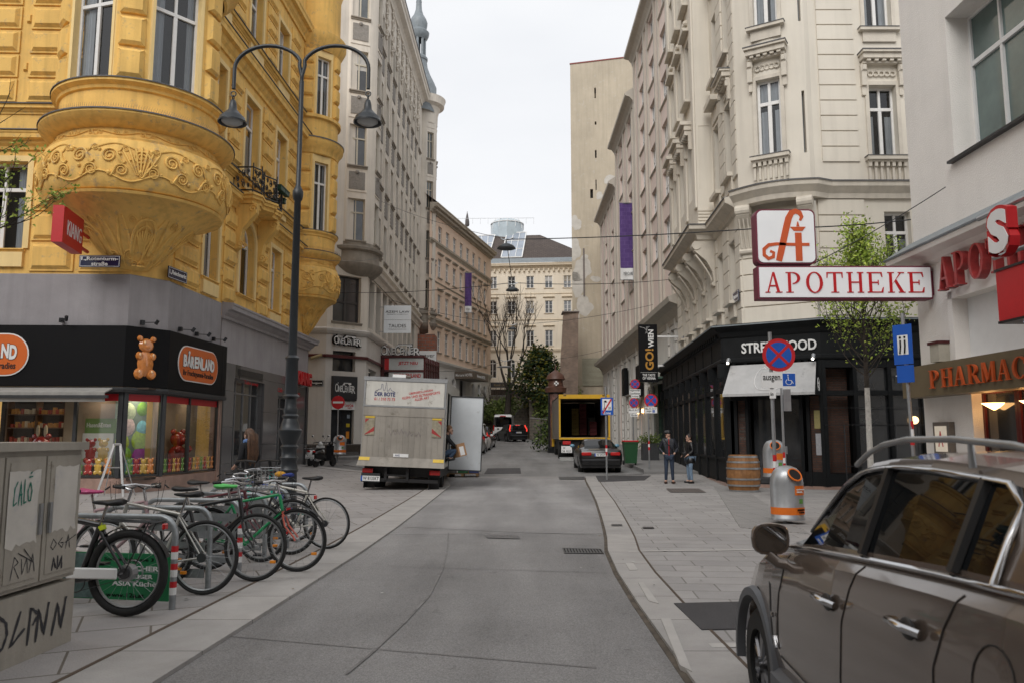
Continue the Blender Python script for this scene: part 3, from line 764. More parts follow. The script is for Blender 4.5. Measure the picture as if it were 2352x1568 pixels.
# fascia
FA,FC,FS=PL((-20,21.82),(-11.0,22.10)),PL((-11.0,22.10),(-10.22,23.2)),PL((-10.22,23.2),(-10.05,27.45))
w=MB();sweep(w,[(-20,21.82),(-11.0,22.10),(-10.22,23.2),(-10.05,27.45)],[(-.25,3.02),(0,3.02),(0,4.74),(-.25,4.76)])
w.box(-10.9,-10.06,27.1,27.44,3.02,4.74)
w.build('shop_fascia',BLACK,YB)
w=MB();sweep(w,[(-20,21.82),(-11.0,22.10),(-10.22,23.2),(-10.05,27.45)],[(-.2,2.86),(.02,2.86),(.05,2.93),(.05,3.0),(-.2,3.0)])
w.build('shop_lintel',DMET,YB)
ORG=mat('logo_orange',(.62,.13,.02),.4,.04,5)
BROWN=mat('logo_dark_brown',(.03,.012,.01),.5,0)
def logo(pl,s0,s1,z0,z1):
 m=MB();h=z1-z0;r=h/2;w_=s1-s0
 def pill(e,o0,o1,mi):
  P=[(s0+r+(r-e)*math.cos(R(90+180*k/14)),z0+r+(r-e)*math.sin(R(90+180*k/14)))for k in range(15)]+[(s1-r+(r-e)*math.cos(R(-90+180*k/14)),z0+r+(r-e)*math.sin(R(-90+180*k/14)))for k in range(15)]
  m.mi=mi;m.ext(P,pl.p(0,0,o0),pl.d,(0,0,1),pl.n,o1-o0)
 pill(0,.01,.03,1);pill(.035,.03,.04,0)
 k=h/.9
 for i,(ch,x)in enumerate(zip('BÄRENLAND',range(9))):
  cw=w_*.80/9.2;xx=s0+w_*.10+x*cw*1.0;dz=math.sin(i*2.1)*.02
  hh=h*(.34 if ch!='Ä' else .44)
  pl.text(m,ch,xx-.012,z0+h*.40+dz-.015,cw*1.02,hh+.03,.041,.008,.07,mi=2)
  pl.text(m,ch,xx+.006,z0+h*.40+dz,cw*.92,hh,.05,.012,.045,mi=1)
 pl.text(m,'Ihr Fruchtgummi-Paradies',s0+w_*.11,z0+h*.12,w_*.76,h*.2,.041,.008,.02,mi=2)
 return m.build('logo_sign',[ORG,WHT,BROWN],YB)
s0,z0=FS.sz(405,862);s1,z1=FS.sz(496,840)
logo(FS,.55,3.45,3.32,4.42)
logo(FA,5.75-2.0,6.35,3.30,4.5)
GUM={n:mat('gummy_'+n,c,.18,.15,8,spec=.8,coat=.5)for n,c in dict(orange=(.62,.22,.05),red=(.36,.03,.025),green=(.13,.28,.05),yellow=(.58,.36,.06)).items()}
GHI=mat('gummy_highlight',(.9,.62,.35),.3,0)
def bearpts(mb,pl,s,z,h,o=.02,th=.05):
# a plain gummy sweet: head, ears, belly, paws and feet as flat domes
 def dome(cx,cz,rx,rz,mi=0,t=th):
  n=12;vs=[pl.p(s+cx*h,z+cz*h,o+t)];rings=((.75,t*.8),(1.0,0))
  for f,dz in rings:vs+=[pl.p(s+(cx+rx*f*math.cos(2*math.pi*k/n))*h,z+(cz+rz*f*math.sin(2*math.pi*k/n))*h,o+dz)for k in range(n)]
  F=[(0,1+k,1+(k+1)%n)for k in range(n)]+[(1+k,1+n+k,1+n+(k+1)%n,1+(k+1)%n)for k in range(n)]
  mb.add(vs,F,mi)
 dome(0,.36,.20,.30);dome(0,.78,.185,.16,t=th*1.15);dome(-.16,.93,.07,.07);dome(.16,.93,.07,.07)
 dome(0,.74,.075,.055,t=th*1.5);dome(-.16,.53,.085,.10,t=th*1.3);dome(.16,.53,.085,.10,t=th*1.3);dome(-.15,.12,.12,.13,t=th*1.4);dome(.15,.12,.12,.13,t=th*1.4)
 for x,zz in((-.17,.56),(.15,.56),(-.17,.17),(.13,.17),(-.07,.84)):dome(x,zz,.025,.04,1,th*1.75)
m=MB();bearpts(m,FC,.62,3.25,1.25,.01,.07);m.build('gummy_emblem',[GUM['orange'],GHI],YB,smooth=True)
# shop front glazing: sill wall, frames, panes, interior
MARB=mat('pink_marble',(.36,.235,.19),.35,.25,2.5,spec=.6,streak=.3)
w=MB();SP_=[(-20,21.98),(-11.04,22.26),(-10.34,23.28),(-10.2,27.4)]
sweep(w,SP_,[(0,0),(.03,0),(.03,.44),(-.25,.46)]);w.box(-10.45,-10.15,27.2,27.45,0,2.9);w.build('plinth',MARB,YB)
SF,SC,SS=PL((-20,21.98),(-11.04,22.26)),PL((-11.04,22.26),(-10.34,23.28)),PL((-10.34,23.28),(-10.2,27.3))
RDS=mat('red_window_strip',(.42,.008,.015),.4,0)
def shopwin(pl,a,b,z0=.47,z1=2.86,parent=YB,fr=DMET,red=True,pane=CLR):
 m=MB();f=.045
 pl.box(m,a,a+f,z0,z1,-.08,.02);pl.box(m,b-f,b,z0,z1,-.08,.02);pl.box(m,a+f,b-f,z0,z0+f,-.08,.03);pl.box(m,a+f,b-f,z1-f,z1,-.08,.02)
 o=m.build('shop_window',fr,parent)
 g=MB();g.quad(pl.p(a+f,z0+f,-.04),pl.p(b-f,z0+f,-.04),pl.p(b-f,z1-f,-.04),pl.p(a+f,z1-f,-.04));g.build('pane',pane,o)
 if red:g=MB();pl.box(g,a+f,b-f,z1-f-.2,z1-f,-.036,-.03);g.build('red_strip',RDS,o)
 return o
for a,b in((5.2,7.65),(7.65,8.88)):shopwin(SF,a,b,red=a>7)
shopwin(SC,.1,1.18);shopwin(SS,.1,1.75);shopwin(SS,1.75,3.95)
w=MB()
for pl,s in((SF,8.88),(SC,0),(SC,1.18),(SS,3.95)):pl.box(w,s,s+.1,.45,2.88,-.1,.05)
w.build('shop_post',DMET,YB)
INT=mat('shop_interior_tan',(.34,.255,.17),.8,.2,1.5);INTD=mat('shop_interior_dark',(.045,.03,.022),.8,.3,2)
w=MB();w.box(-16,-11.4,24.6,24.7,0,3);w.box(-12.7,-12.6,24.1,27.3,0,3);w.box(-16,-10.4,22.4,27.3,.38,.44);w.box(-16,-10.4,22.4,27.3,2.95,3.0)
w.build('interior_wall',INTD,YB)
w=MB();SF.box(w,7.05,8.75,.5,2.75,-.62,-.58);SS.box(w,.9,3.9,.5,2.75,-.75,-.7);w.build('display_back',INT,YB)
SHELF=mat('shelf_wood',(.16,.09,.045),.6,.2,5)
w=MB()
for z in(.95,1.4,1.85,2.25):SF.box(w,4.9,7.0,z,z+.03,-1.7,-1.4)
for s in(4.9,5.75,6.6,7.0):SF.box(w,s,s+.04,.5,2.7,-1.72,-1.4)
w.build('shelf',SHELF,YB)
JM=[mat('jar_amber',(.35,.16,.04),.2,.3,8,emit=.12),mat('jar_cream',(.5,.38,.24),.3,.2,8,emit=.08),mat('jar_red',(.3,.05,.03),.2,.2,8,emit=.08)]  # faint glow in the jars stands in for the warm shop lighting
rr=random.Random(2);w=[MB(),MB(),MB()]
for z in(.98,1.43,1.88,2.28):
 s=4.98
 while s<6.95:
  k=rr.randrange(3);SF.box(w[k],s,s+.075,z,z+rr.uniform(.1,.2),-1.62,-1.5);s+=rr.choice((.09,.1,.14))
for k in range(3):tag(w[k].build('sweet_jars',JM[k]),'amber sweet jars on the shelves inside the sweet shop' if k==0 else('cream sweet tins on the shelves inside the sweet shop' if k==1 else 'small red sweet boxes on the shelves inside the sweet shop'),'jars','jars on the sweet shop shelves','stuff')
# poster of sweets with green header
s0,z1=SF.sz(193,955);s1,z0=SF.sz(256,1062)
GRN=mat('poster_green',(.13,.22,.05),.6,.1,4);PAPER=mat('poster_paper',(.62,.60,.55),.6,.04,4)
m=MB();s0,s1,z0,z1=7.75,8.62,.78,2.12
SF.box(m,s0+.0,s1,z0,z1-.42,-.30,-.28);m.mi=1;SF.box(m,s0+.05,s1+.05,z1-.42,z1+.0,-.31,-.285);m.mi=0
SF.text(m,'Hasen&Enten',s0+.1,z1-.25,.68,.13,-.284,.006,.02,mi=0)
o=tag(m.build('poster',[PAPER,GRN]),'sweet shop poster with green header reading Hasen&Enten and two gummy sweets','poster')
for x,c in((8.0,'red'),(8.35,'yellow')):
 m=MB();bearpts(m,SF,x,.85,.72,-.28,.02);m.build('gummy_print',[GUM[c],GHI],o,smooth=True)
 # easter egg backdrop on the chamfer window
o=None;m=MB();SC.box(m,.06,1.2,.5,2.72,-.50,-.47);m.mi=1;SC.box(m,1.0,1.18,.52,2.7,-.468,-.46)
o=tag(m.build('egg_backdrop',[mat('backdrop_grey_green',(.20,.26,.19),.6,.3,3),mat('backdrop_yellow',(.6,.36,.04),.6,.03,4)]),'printed backdrop of big easter eggs in the corner shop window','poster')
EG=[((.42,2.3),.25,(.52,.60,.36)),((.82,2.4),.2,(.20,.42,.05)),((.40,1.87),.27,(.80,.58,.52)),((.84,1.85),.2,(.25,.65,.72)),((.28,1.42),.24,(.52,.62,.03)),((.78,1.48),.28,(.42,.60,.03)),((.40,1.08),.2,(.25,.52,.03)),((.80,1.0),.26,(.38,.02,.32)),((.45,.72),.24,(.26,.62,.72))]
for(x,z),r,c in EG:
 m=MB();n=18;P=[SC.p(min(1.0,max(.08,x*1.05+r*.88*math.cos(2*math.pi*k/n))),max(.52,min(2.68,z+r*math.sin(2*math.pi*k/n)*(1.15 if k<9 else .95))),-.465)for k in range(n)]
 m.add([SC.p(min(.9,x*1.05),z,-.40)]+P,[(0,1+k,1+(k+1)%n)for k in range(n)]);m.build('painted_egg',mat('egg_%d%d'%(int(c[0]*100),int(c[1]*100)),c,.35,.25,14),o,smooth=True)
 # row of gummy stickers along the bottom of the windows
kk=0
for pl,a,b,n,h in((SF,7.15,8.75,6,.46),(SC,.2,1.05,4,.46),(SS,.22,1.65,5,.42),(SS,1.9,3.85,7,.42)):
 gm={c:MB()for c in GUM}
 for i in range(n):
  c=('yellow','orange','green','red')[kk%4];kk+=1
  m=MB();bearpts(m,pl,a+(b-a)*(i+.5)/n,.54,h,-.035,.012)
  m.build('gummy_sticker',[GUM[c],GHI],YB,smooth=True)
  # big red gummy figures in the window
def figure(loc,h,m,label,ears=False,rz=0):
 r=root('gummy_figure',loc,label,'shop figure',rz=rz);b=MB()
 b.sphere((0,0,.36*h),.24*h,14,10,(1,.8,1.15));b.sphere((0,0,.76*h),.19*h,14,10,(1,.9,.95));b.sphere((0,-.16*h,.72*h),.08*h,10,7)
 for x in(-1,1):b.sphere((x*.15*h,0,.93*h),.07*h,8,6);b.sphere((x*.17*h,-.16*h,.53*h),.09*h,8,6);b.sphere((x*.16*h,-.12*h,.12*h),.13*h,10,7)
 b.build('body',m,r,smooth=True)
 if ears:
  for x in(-1,1):
   e=MB();e.sphere((x*.09*h,-.02,1.05*h),.10*h,8,6,(.5,.35,1.5));e.build('bunny_ear',mat('bunny_ear_cream',(.6,.5,.35),.8,.1,9),r,smooth=True)
p=SF.p(6.35,0,-.75);figure((p.x,p.y,.45),1.25,GUM['red'],'glossy dark red gummy figure with cream bunny ears behind the shop window',True)
p=SS.p(1.95,0,-.42);figure((p.x,p.y,.5),1.35,GUM['orange'].copy()if False else mat('gummy_scarlet',(.40,.035,.02),.2,.1,8,coat=.5),'tall scarlet gummy figure in the side window behind a toy ladder',False,R(70))
# awning over the front window (retracted fabric)
AWN=mat('grey_awning_fabric',(.30,.29,.27),.85,.15,4,streak=.2)
m=MB();A0,A1=5.0,8.75
m.add([FA.p(s,z,o)for s in(A0,A1)for o,z in((.02,2.98),(.5,2.82),(.5,2.70),(.46,2.56),(.45,2.56),(.48,2.80),(.02,2.94))],[(i,7+i,7+(i+1)%7,(i+1)%7)for i in range(7)]+[tuple(range(7)),tuple(range(13,6,-1))])
m.build('awning',AWN,YB)
m=MB();FA.box(m,A0,A1+.1,2.66,2.74,.46,.53);m.build('awning_bar',DMET,YB)
# lamps above the fascia
for pl,s in((FA,7.15),(FC,.5),(FS,.75),(FS,1.9),(FS,3.2)):
 m=MB();pl.box(m,s-.05,s+.05,4.82,4.95,-.1,.0);m.cyl(pl.p(s,4.88,0),pl.p(s+.28,4.90,.22),.012,6);m.cyl(pl.p(s+.26,4.84,.2),pl.p(s+.3,4.96,.26),.05,8);m.build('spot_lamp',BLKM,YB)
 # ---------------- KIANG take-away
KT=brick_mat('polished_grey_panels',(.155,.15,.15),(.135,.13,.135),(.05,.05,.05),1.3,3.4,.008,rough=.12,var=.10,bump=.02,rot=(R(90),0,R(90)),vs=.8)
KP=PL((-10.25,27.4),(-9.93,37.95));KTZ=4.25
w=MB();kops=[(1.35,4.55,.12,3.75),(6.3,8.3,.25,3.35)]
facade(w,KP,0,KP.L,-.1,KTZ,kops,.35);w.quad(KP.p(KP.L,-.1),KP.p(KP.L,-.1,-3),KP.p(KP.L,6.2,-3),KP.p(KP.L,6.2));w.build('stone_cladding',KT,YB)
w=MB();KP.box(w,0,KP.L,KTZ,5.85,-.3,-.01);w.build('plaster_band',mat('pale_lilac_render',(.36,.34,.35),.9,.08,1.5,bump=.3,bs=60,streak=.2),YB)
w=MB();sweep(w,[(-10.25,27.3),(-9.93,37.95),(-12,38.0)],cornice(5.75,6.3,.42));w.build('shop_cornice',MATS['pale_lilac_render'],YB)
w=MB();KP.box(w,-.02,.22,0,4.6,-.2,.08);KP.box(w,KP.L-.25,KP.L+.03,-.05,4.0,-.2,.06);w.build('corner_post',DMET,YB)
for i,o_ in enumerate(kops):
 m=MB();a,b,c0,e=o_;n=4 if i==0 else 2
 for k in range(n+1):x=a+(b-a)*k/n;KP.box(m,x-.035,x+.035,c0,e,-.32,-.25)
 KP.box(m,a,b,e-.07,e,-.32,-.25);KP.box(m,a,b,c0,c0+.12,-.32,-.25);KP.box(m,a,b,e-.55,e-.49,-.32,-.25)
 d=m.build('entrance_door',STEEL,YB)
 g=MB();g.quad(KP.p(a,c0,-.29),KP.p(b,c0,-.29),KP.p(b,e,-.29),KP.p(a,e,-.29));g.build('pane',GLS,d)
g=MB()
for k in range(7):KP.box(g,1.7,4.3,3.93-k*.001+k*.045-.1,3.95+k*.045-.1,-.01,.025)
g.build('vent_grille',DMET,YB)
RL=mat('red_lettering',(.52,.01,.015),.4,.05,6)
for txt,s,z,ww,hh in(('Take away',2.3,3.50+.06,1.5,.17),('Cafe · Bar · Restaurant',6.2,3.52,3.2,.18)):
 m=MB();KP.text(m,txt,s,z,ww,hh,.003,.008,.0);m.build('lettering',RL,YB)
 # projecting red KIANG letters near the far end
r=root('letter_sign',KP.p(9.3,4.0,.1),'red raised letters reading KIANG above the second glass door','sign',world=True)
m=MB();p0=KP.p(8.0,4.0,.18);KP.box(m,7.7,7.8,4.0,4.55,0,.2);KP.text(m,'KIANG',7.85,3.98,2.3,.62,.18,.16,.035);m.build('letters',RL,r)
m=MB();m.cyl(KP.p(7.2,4.62,.0),KP.p(7.2,4.62,.35),.03,6);m.cyl(KP.p(7.0,4.55,.3),KP.p(7.9,4.5,.2),.025,6);m.build('bracket',STEEL,r)
# box sign KIANG at the corner
SL=PL(at(145,520,19.6)[:2],at(191,540,21.0)[:2])
za,zb=at(143,556,19.6).z,at(145,472,19.6).z
r=root('box_sign',(SL.A.x,SL.A.y,za),'red projecting box sign reading KIANG on the yellow corner','sign',world=True)
m=MB();SL.box(m,0,SL.L,za,zb,-.27,0);m.build('sign_box',RED,r)
m=MB();KW=SL.L;SL.text(m,'KIANG',.28,za+.26,KW-.42,.40,.003,.01,-.005);m.build('lettering',WHT,r)
m=MB()
for z in(za+.25,zb-.3):m.cyl(SL.p(SL.L,z,-.13),SL.p(SL.L+.8,z,-.13),.05,6)
m.build('bracket',RED,r)
def plate(pl,s,z,w_,h,lines,label,o=.03,bg=None,fg=None,name='street_sign',cat='street sign',edge=True,tilt=0):
 r=root(name,pl.p(s,z,o),label,cat,world=True);m=MB();pl.box(m,s,s+w_,z,z+h,o,o+.025)
 m.mi=1
 if edge:
  for a,b,c0,e in((.02,w_-.02,.02,.032),(.02,w_-.02,h-.032,h-.02),(.02,.032,.02,h-.02),(w_-.032,w_-.02,.02,h-.02)):pl.box(m,s+a,s+b,z+c0,z+e,o+.025,o+.03)
 m.build('plate',[bg or BLUE,fg or WHT],r)
 m=MB()
 for(t,x,y,ww,hh)in lines:pl.text(m,t,s+x*w_,z+y*h,ww*w_,hh*h,o+.026,.006,.03)
 m.build('lettering',fg or WHT,r)
NAVY=mat('enamel_navy',(.008,.012,.05),.25,.05,5,coat=.3)
DF=PL((-11.9,22.16),(-10.5,22.6));
PS1=PL(at(183,600,21.7)[:2],at(277,600,21.75)[:2])
plate(PS1,0,at(183,614,21.7).z,PS1.L,.34,[('1.,Rotenturm-',.05,.52,.9,.36),('straße',.3,.12,.4,.34)],'dark blue enamel street name plate reading 1., Rotenturmstraße',.0,NAVY)
s0,z0=YS.sz(388,636);s1,z1=YS.sz(422,632)
PS2=PL((-10.45,23.0),(-10.2,25.0));plate(PS2,.05,6.32,1.05,.36,[('1.,Fleischmarkt',.06,.32,.88,.42)],'dark blue enamel street name plate reading 1., Fleischmarkt',.12,NAVY)
# ================================================================ cinema house (grey beige, rounded corner oriel, turret)
CINC=mat('beige_grey_render',(.69,.635,.555),.88,.09,.6,bump=.2,bs=30,streak=.3)
CIND=mat('dark_stained_stucco',(.30,.268,.225),.9,.2,2,bump=.5,bs=14,streak=.4)
ROUGH=mat('roughcast_panel',(.27,.25,.225),.95,.2,9,bump=1,bs=45)
CINW=mat('pale_ground_floor_render',(.62,.59,.55),.9,.07,.9,bump=.2,bs=50,streak=.18)
CB=root('cinema_building',(-10,50,0),'beige grey corner house with rounded oriel and slender turret above the cinema','building',world=True)
CLp,CM,CS_=PL((-18,43.6),(-10.43,43.6)),PL((-10.43,43.6),(-8.49,45.3)),PL((-8.49,45.3),(-8.17,68.6))
def uvbox(pl,u0,v0,u1,v1):
 a,b=pl.sz(u0,v1),pl.sz(u1,v0);return a[0],b[0],a[1],b[1]
def uvb(pl,u0,u1,v0,v1):
 um,vm=(u0+u1)/2,(v0+v1)/2
 return pl.sz(u0,vm)[0],pl.sz(u1,vm)[0],pl.sz(um,v1)[1],pl.sz(um,v0)[1]
w=MB()
facade(w,CLp,-12,CLp.L,7.6,32.2,[(5.4,6.9,8.2,10.6)]);bw=uvb(CM,765,829,634,740)
facade(w,CM,0,CM.L,7.6,12,[bw],.3)
rows=[(12.9,15.4),(17.5,20.0),(22.0,24.5),(26.6,29.1)]
sops=[(2.6+2.23*i,3.75+2.23*i,a,b)for i in range(9)for a,b in rows]
lops=[(.55+2.23*i,2.1+2.23*i,7.95,10.9)for i in range(9)]
facade(w,CS_,0,CS_.L,7.6,32.3,sops+lops,.3)
w.quad(CM.p(0,12),CM.p(CM.L,12),CM.p(CM.L,32.2),CM.p(0,32.2))
w.quad((-8.17,68.6,0),(-20,69,0),(-20,69,32.3),(-8.17,68.6,32.3));w.quad((-18,43.6,32.2),(-8.4,45,32.2),(-8.17,68.6,32.2),(-18,68.6,32.2))
for i in range(9):
 x=2.2+2.23*i-.08;CS_.box(w,x-.22,x-.02,12.2,30,0,.10)
w.build('wall',CINC,CB)
pd=MB()
for i in range(8):
 for a,b in rows[1:]:pd=MB();CS_.box(pd,2.65+2.23*i,3.7+2.23*i,a-1.55,a-.35,0,.05);pd.build('roughcast_panel',ROUGH,CB)
orn=MB();rr=random.Random(4)
def curl(mb,pl,s,z,r0,f,o=.08,th=.05):
 mb.tube([pl.p(s+r0*(1-k/18)*math.cos(k/14*8)*f,z+r0*(1-k/18)*math.sin(k/14*8),o)for k in range(15)],th,4)
for i in range(9):
 x=2.05+2.23*i
 for k,z in enumerate((31.2,30.6,29.9,29.2,28.4)):
  curl(orn,CS_,x+.15*(k%2),z,.30,1,.1,.07);curl(orn,CS_,x-.2,z-.4,.22,-1,.1,.06)
 for z in(25.8,21.2,16.6):
  for q in range(4):orn.sphere(CS_.p(x-.05,z-q*.25,.06),.09,5,4)
orn.build('stucco_ornament',CINC,CB)
c=MB();pth=[(-22,43.6),(-10.43,43.6),(-8.49,45.3),(-8.17,68.8)]
sweep(c,pth,[(0,31.2),(.1,31.2),(.15,31.45),(.3,31.65),(.62,31.8),(.65,32.1),(.72,32.15),(.76,32.45),(0,32.6)]);c.build('eaves',CINC,CB)
c=MB();sweep(c,pth,[(.6,32.47),(.80,32.43),(.80,32.52),(-1.5,34.6)]);c.build('gutter',LEAD,CB)
c=MB();sweep(c,[(-8.9,44.95),(-8.49,45.3),(-8.18,68)],[(0,11.0),(.1,11.0),(.2,11.3),(.35,11.4),(.38,11.55),(.1,11.6),(.1,12.0),(.28,12.05),(.28,12.15),(0,12.2)]);c.build('string_course',CINC,CB)
c=MB();sweep(c,pth,[(0,7.35),(.08,7.35),(.2,7.5),(.24,7.62),(0,7.72)]);c.build('ground_floor_cornice',CINW,CB)
BF=mat('dark_bronze_frame',(.055,.05,.048),.4,.1,5)
for o in sops:window(CS_,*o,CB,CFR,rp_(),.26,2,.68,0,.07,sill=(.12,.22,.16),trim=CINC,sillmat=CIND)
for o in lops:window(CS_,*o,CB,BF,rp_((0,0,1)),.28,2,.45,0,.08)
window(CM,*bw,CB,BF,GLS,.28,2,.44,0,.09,sill=(.08,.15,.12),sillmat=CIND)
window(CLp,5.4,6.9,8.2,10.6,CB,BF,GLS,.2,2,.5,0,.08)
# step ladder seen behind the big window is left to the glass; ground floor
w=MB()
gw=uvb(CM,764,816,806,852);gd=(uvb(CM,764,806,938,1030)[0],uvb(CM,764,812,938,1030)[1],.75,uvb(CM,764,806,936,1030)[3])
facade(w,CLp,-12,CLp.L,0,7.36,[]);facade(w,CM,0,CM.L,0,7.36,[gw,(gw[0],gw[1],.75,3.9)],.35);facade(w,CS_,0,CS_.L,0,7.36,[(.8,3.3,.3,5.6),(4.2,5.6,.3,5.4)],.4)
w.build('ground_floor_wall',CINW,CB)
w=MB();sweep(w,[(-22,43.57),(-10.43,43.57),(-8.47,45.28),(-8.2,66)],[(0,.0),(.04,0),(.04,1.15),(0,1.2)]);w.build('plinth',mat('brown_granite_plinth',(.055,.042,.033),.4,.25,6),CB)
MAR=mat('maroon_paint',(.075,.012,.014),.4,.1,4)
w=MB();sweep(w,[(-14,43.57),(-10.43,43.57),(-8.47,45.28),(-8.35,52)],[(0,6.02),(.13,6.02),(.13,6.16),(.05,6.2),(0,6.2)]);w.build('maroon_rail',MAR,CB)
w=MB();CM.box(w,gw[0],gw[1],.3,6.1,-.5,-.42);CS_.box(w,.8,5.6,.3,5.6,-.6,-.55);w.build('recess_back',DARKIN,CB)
window(CM,*gw,CB,BLKM,GLS,.3,1,0,0,.07)
m=MB();CM.box(m,gw[0]-.05,gw[1]+.05,3.72,5.0,-.02,.22);CM.box(m,gw[0]-.05,gw[1]+.05,3.62,3.74,.02,.18)
o=m.build('canopy_box',mat('anthracite_box',(.028,.029,.033),.5,.1,5),CB);m=MB()
def cine(mb,fn,s,z,ww,hh,mi=0,th=.05,b=.03,sp=1.0):
# the word CINECENTER with small second letters, long bar over the T
 parts=[('C',0,.13,0,.86),('I',.13,.03,.08,.6),('N',.17,.085,.0,.66),('E',.27,.075,.04,.62),('C',.345,.13,-.06,.96),('E',.48,.075,.04,.62),('N',.565,.085,-.04,.66),('T',.645,.14,0,.9),('E',.735,.075,.04,.62),('R',.82,.17,-.1,.78)]
 for ch,x,cw,y,ch_ in parts:fn(mb,ch,s+x*ww,z+y*hh,cw*ww,ch_*hh,th,b,mi)
 fn(mb,'-',s+.42*ww,z+.88*hh,.36*ww,.09*hh,th,0,mi);fn(mb,'.',s+.125*ww,z+.86*hh,.03*ww,.12*hh,th,0,mi)
def cfn(pl,off_):
 return lambda mb,ch,s,z,ww,hh,th,b,mi:pl.text(mb,ch,s,z,ww,hh,off_,th,b,mi)
m=MB();cine(m,cfn(CM,.215),gw[0]+.08,4.1,gw[1]-gw[0]-.16,.55,0,.02,.008);m.build('lettering',WHT,o)
# sign letters above
r=root('letter_sign',CM.p(.4,6.4,.1),'white cinema lettering with black edge on the chamfered corner wall','sign',world=True)
lb=uvb(CM,763,826,772,792)
m=MB();cine(m,cfn(CM,.06),lb[0]-.05,lb[2]-.04,lb[1]-lb[0]+.1,lb[3]-lb[2]+.10,0,.14,.05);m.build('letter_case',BLACK,r)
m=MB();cine(m,cfn(CM,.21),lb[0],lb[2],lb[1]-lb[0],lb[3]-lb[2],0,.02,.008);m.build('letter_faces',WHT,r)
# cafe door below
d=(gw[0]+.02,gw[1]-.02,.75,3.6)
m=MB()
for x in(d[0],(d[0]*.55+d[1]*.45),d[1]-.07):CM.box(m,x,x+.07,.75,3.1,-.3,-.22)
CM.box(m,d[0],d[1],3.05,3.15,-.3,-.22);CM.box(m,d[0],d[1],.75,.85,-.3,-.22);o=m.build('cafe_door',BLKM,CB)
m=MB();m.quad(CM.p(d[0],.8,-.26),CM.p(d[1],.8,-.26),CM.p(d[1],3.1,-.26),CM.p(d[0],3.1,-.26));m.build('pane',GLS,o)
for i,(x,z,ww,hh,c)in enumerate(((1.35,2.15,.22,.2,(.6,.45,.02)),(1.35,1.5,.2,.4,(.7,.25,.02)),(1.4,2.65,.18,.2,(.3,.35,.4)),(.75,1.5,.16,.16,(.6,.35,.05)))):
 m=MB();CM.box(m,d[0]+x*.8,d[0]+x*.8+ww,z,z+hh,-.255,-.25);m.build('door_sticker',mat('sticker_%d'%i,c,.6,.1,9),o)
m=MB();CM.box(m,gw[0],gw[1],3.12,3.6,-.1,.05);o=m.build('cafe_sign',WHT,CB);m=MB()
CM.text(m,'Café',gw[0]+.2,3.22,.5,.26,.055,.01,-.01);m.build('lettering',BLACK,o);m=MB();CM.text(m,'Coca-Cola',gw[0]+.8,3.3,.55,.17,.055,.01,.01);CM.text(m,'light',gw[0]+1.0,3.17,.25,.1,.055,.01,0);m.build('lettering',RL,o)
m=MB();q=[CM.p(-.1,0,0),CM.p(CM.L+.1,0,0),CM.p(CM.L+.1,0,.5),CM.p(-.1,0,.8)];m.prism([(p.x,p.y)for p in q],.4,.62);q=[CM.p(gw[0]-.2,0,0),CM.p(gw[1]+.2,0,0),CM.p(gw[1]+.2,0,.25),CM.p(gw[0]-.2,0,.25)];m.prism([(p.x,p.y)for p in q],.62,.76);m.build('steps',mat('step_granite',(.12,.115,.11),.8,.15,4),CB)
plate(CLp,CLp.sz(705,880)[0],CLp.sz(720,886)[1],.92,.34,[('1., Rotgasse',.08,.3,.84,.4)],'black street name plate reading 1., Rotgasse on the pale cinema wall',.01,BLACK)
m=MB();p=CLp.p(CLp.L-.15,5.9,.05);m.cyl(p+Vector((0,0,.25)),p+Vector((-.1,-.35,.2)),.03,6);m.cyl(p+Vector((0,-.25,.22)),p+Vector((-.55,-.45,.0)),.09,8)
tag(m.build('security_camera',mat('beige_camera_housing',(.35,.28,.15),.5,.1,8)),'beige security camera under the maroon rail of the cinema wall','camera')
# corner oriel and end turret bay
def cbay(cx,cy,r,ang,wd,name,nst,base=True):
 C=(cx,cy,0);b=MB()
 b.lathe([(r*.3,10.7),(r*.6,10.78),(r*.9,10.98),(r*1.08,11.25),(r*1.15,11.4),(r*1.18,11.55),(r*1.05,11.62),(r*1.03,12.25),(r*1.15,12.35),(r*1.17,12.5),(r,12.6),(r,12.8)],C,40)
 o=b.build(name,CIND,CB,smooth=35)
 b=MB();hw=R(wd/2);wa=[R(ang+k*62)for k in range(-1,2)]
 zs=[12.8,17.3,21.9,26.5]
 for a in wa:
  pl=PL((cx+r*math.cos(a-hw),cy+r*math.sin(a-hw)),(cx+r*math.cos(a+hw),cy+r*math.sin(a+hw)));W=pl.L
  ops=[(.08,W-.08,z+.1,z+2.6)for z in zs]
  facade(b,pl,0,W,12.8,32.2,ops,.25)
  for z in zs:pl.box(b,0.0,W,z+3.0,z+3.06,0,.04)
  for op in ops:window(pl,*op,CB,CFR,rp_((0,1,1,2)),.2,2,.68,0,.06,sill=(.1,.18,.14),sillmat=CIND)
  for z in zs[1:]:pb=MB();pl.box(pb,.12,W-.12,z-1.35,z-.3,0,.04);pb.sphere(pl.p(W/2,z-.32,.03),.13,6,4);pb.build('roughcast_panel',ROUGH,CB)
 for i in range(3):
  a0=wa[i]+hw;a1=(wa[i+1]if i<2 else wa[0]+2*math.pi)-hw;k=4 if i<2 else 12
  for q in range(k):
   t0,t1=a0+(a1-a0)*q/k,a0+(a1-a0)*(q+1)/k;b.quad(*[(cx+r*math.cos(x),cy+r*math.sin(x),z)for x,z in((t0,12.8),(t1,12.8),(t1,32.2),(t0,32.2))])
 b.build(name+'_wall',CINC,CB)
 b=MB();b.lathe([(r,30),(r*1.02,30.9),(r*1.1,31.3),(r*1.2,31.6),(r+.6,31.8),(r+.64,32.15),(r+.75,32.45),(0.01,32.9)],C,40);b.build(name+'_eaves',CINC,CB,smooth=35)
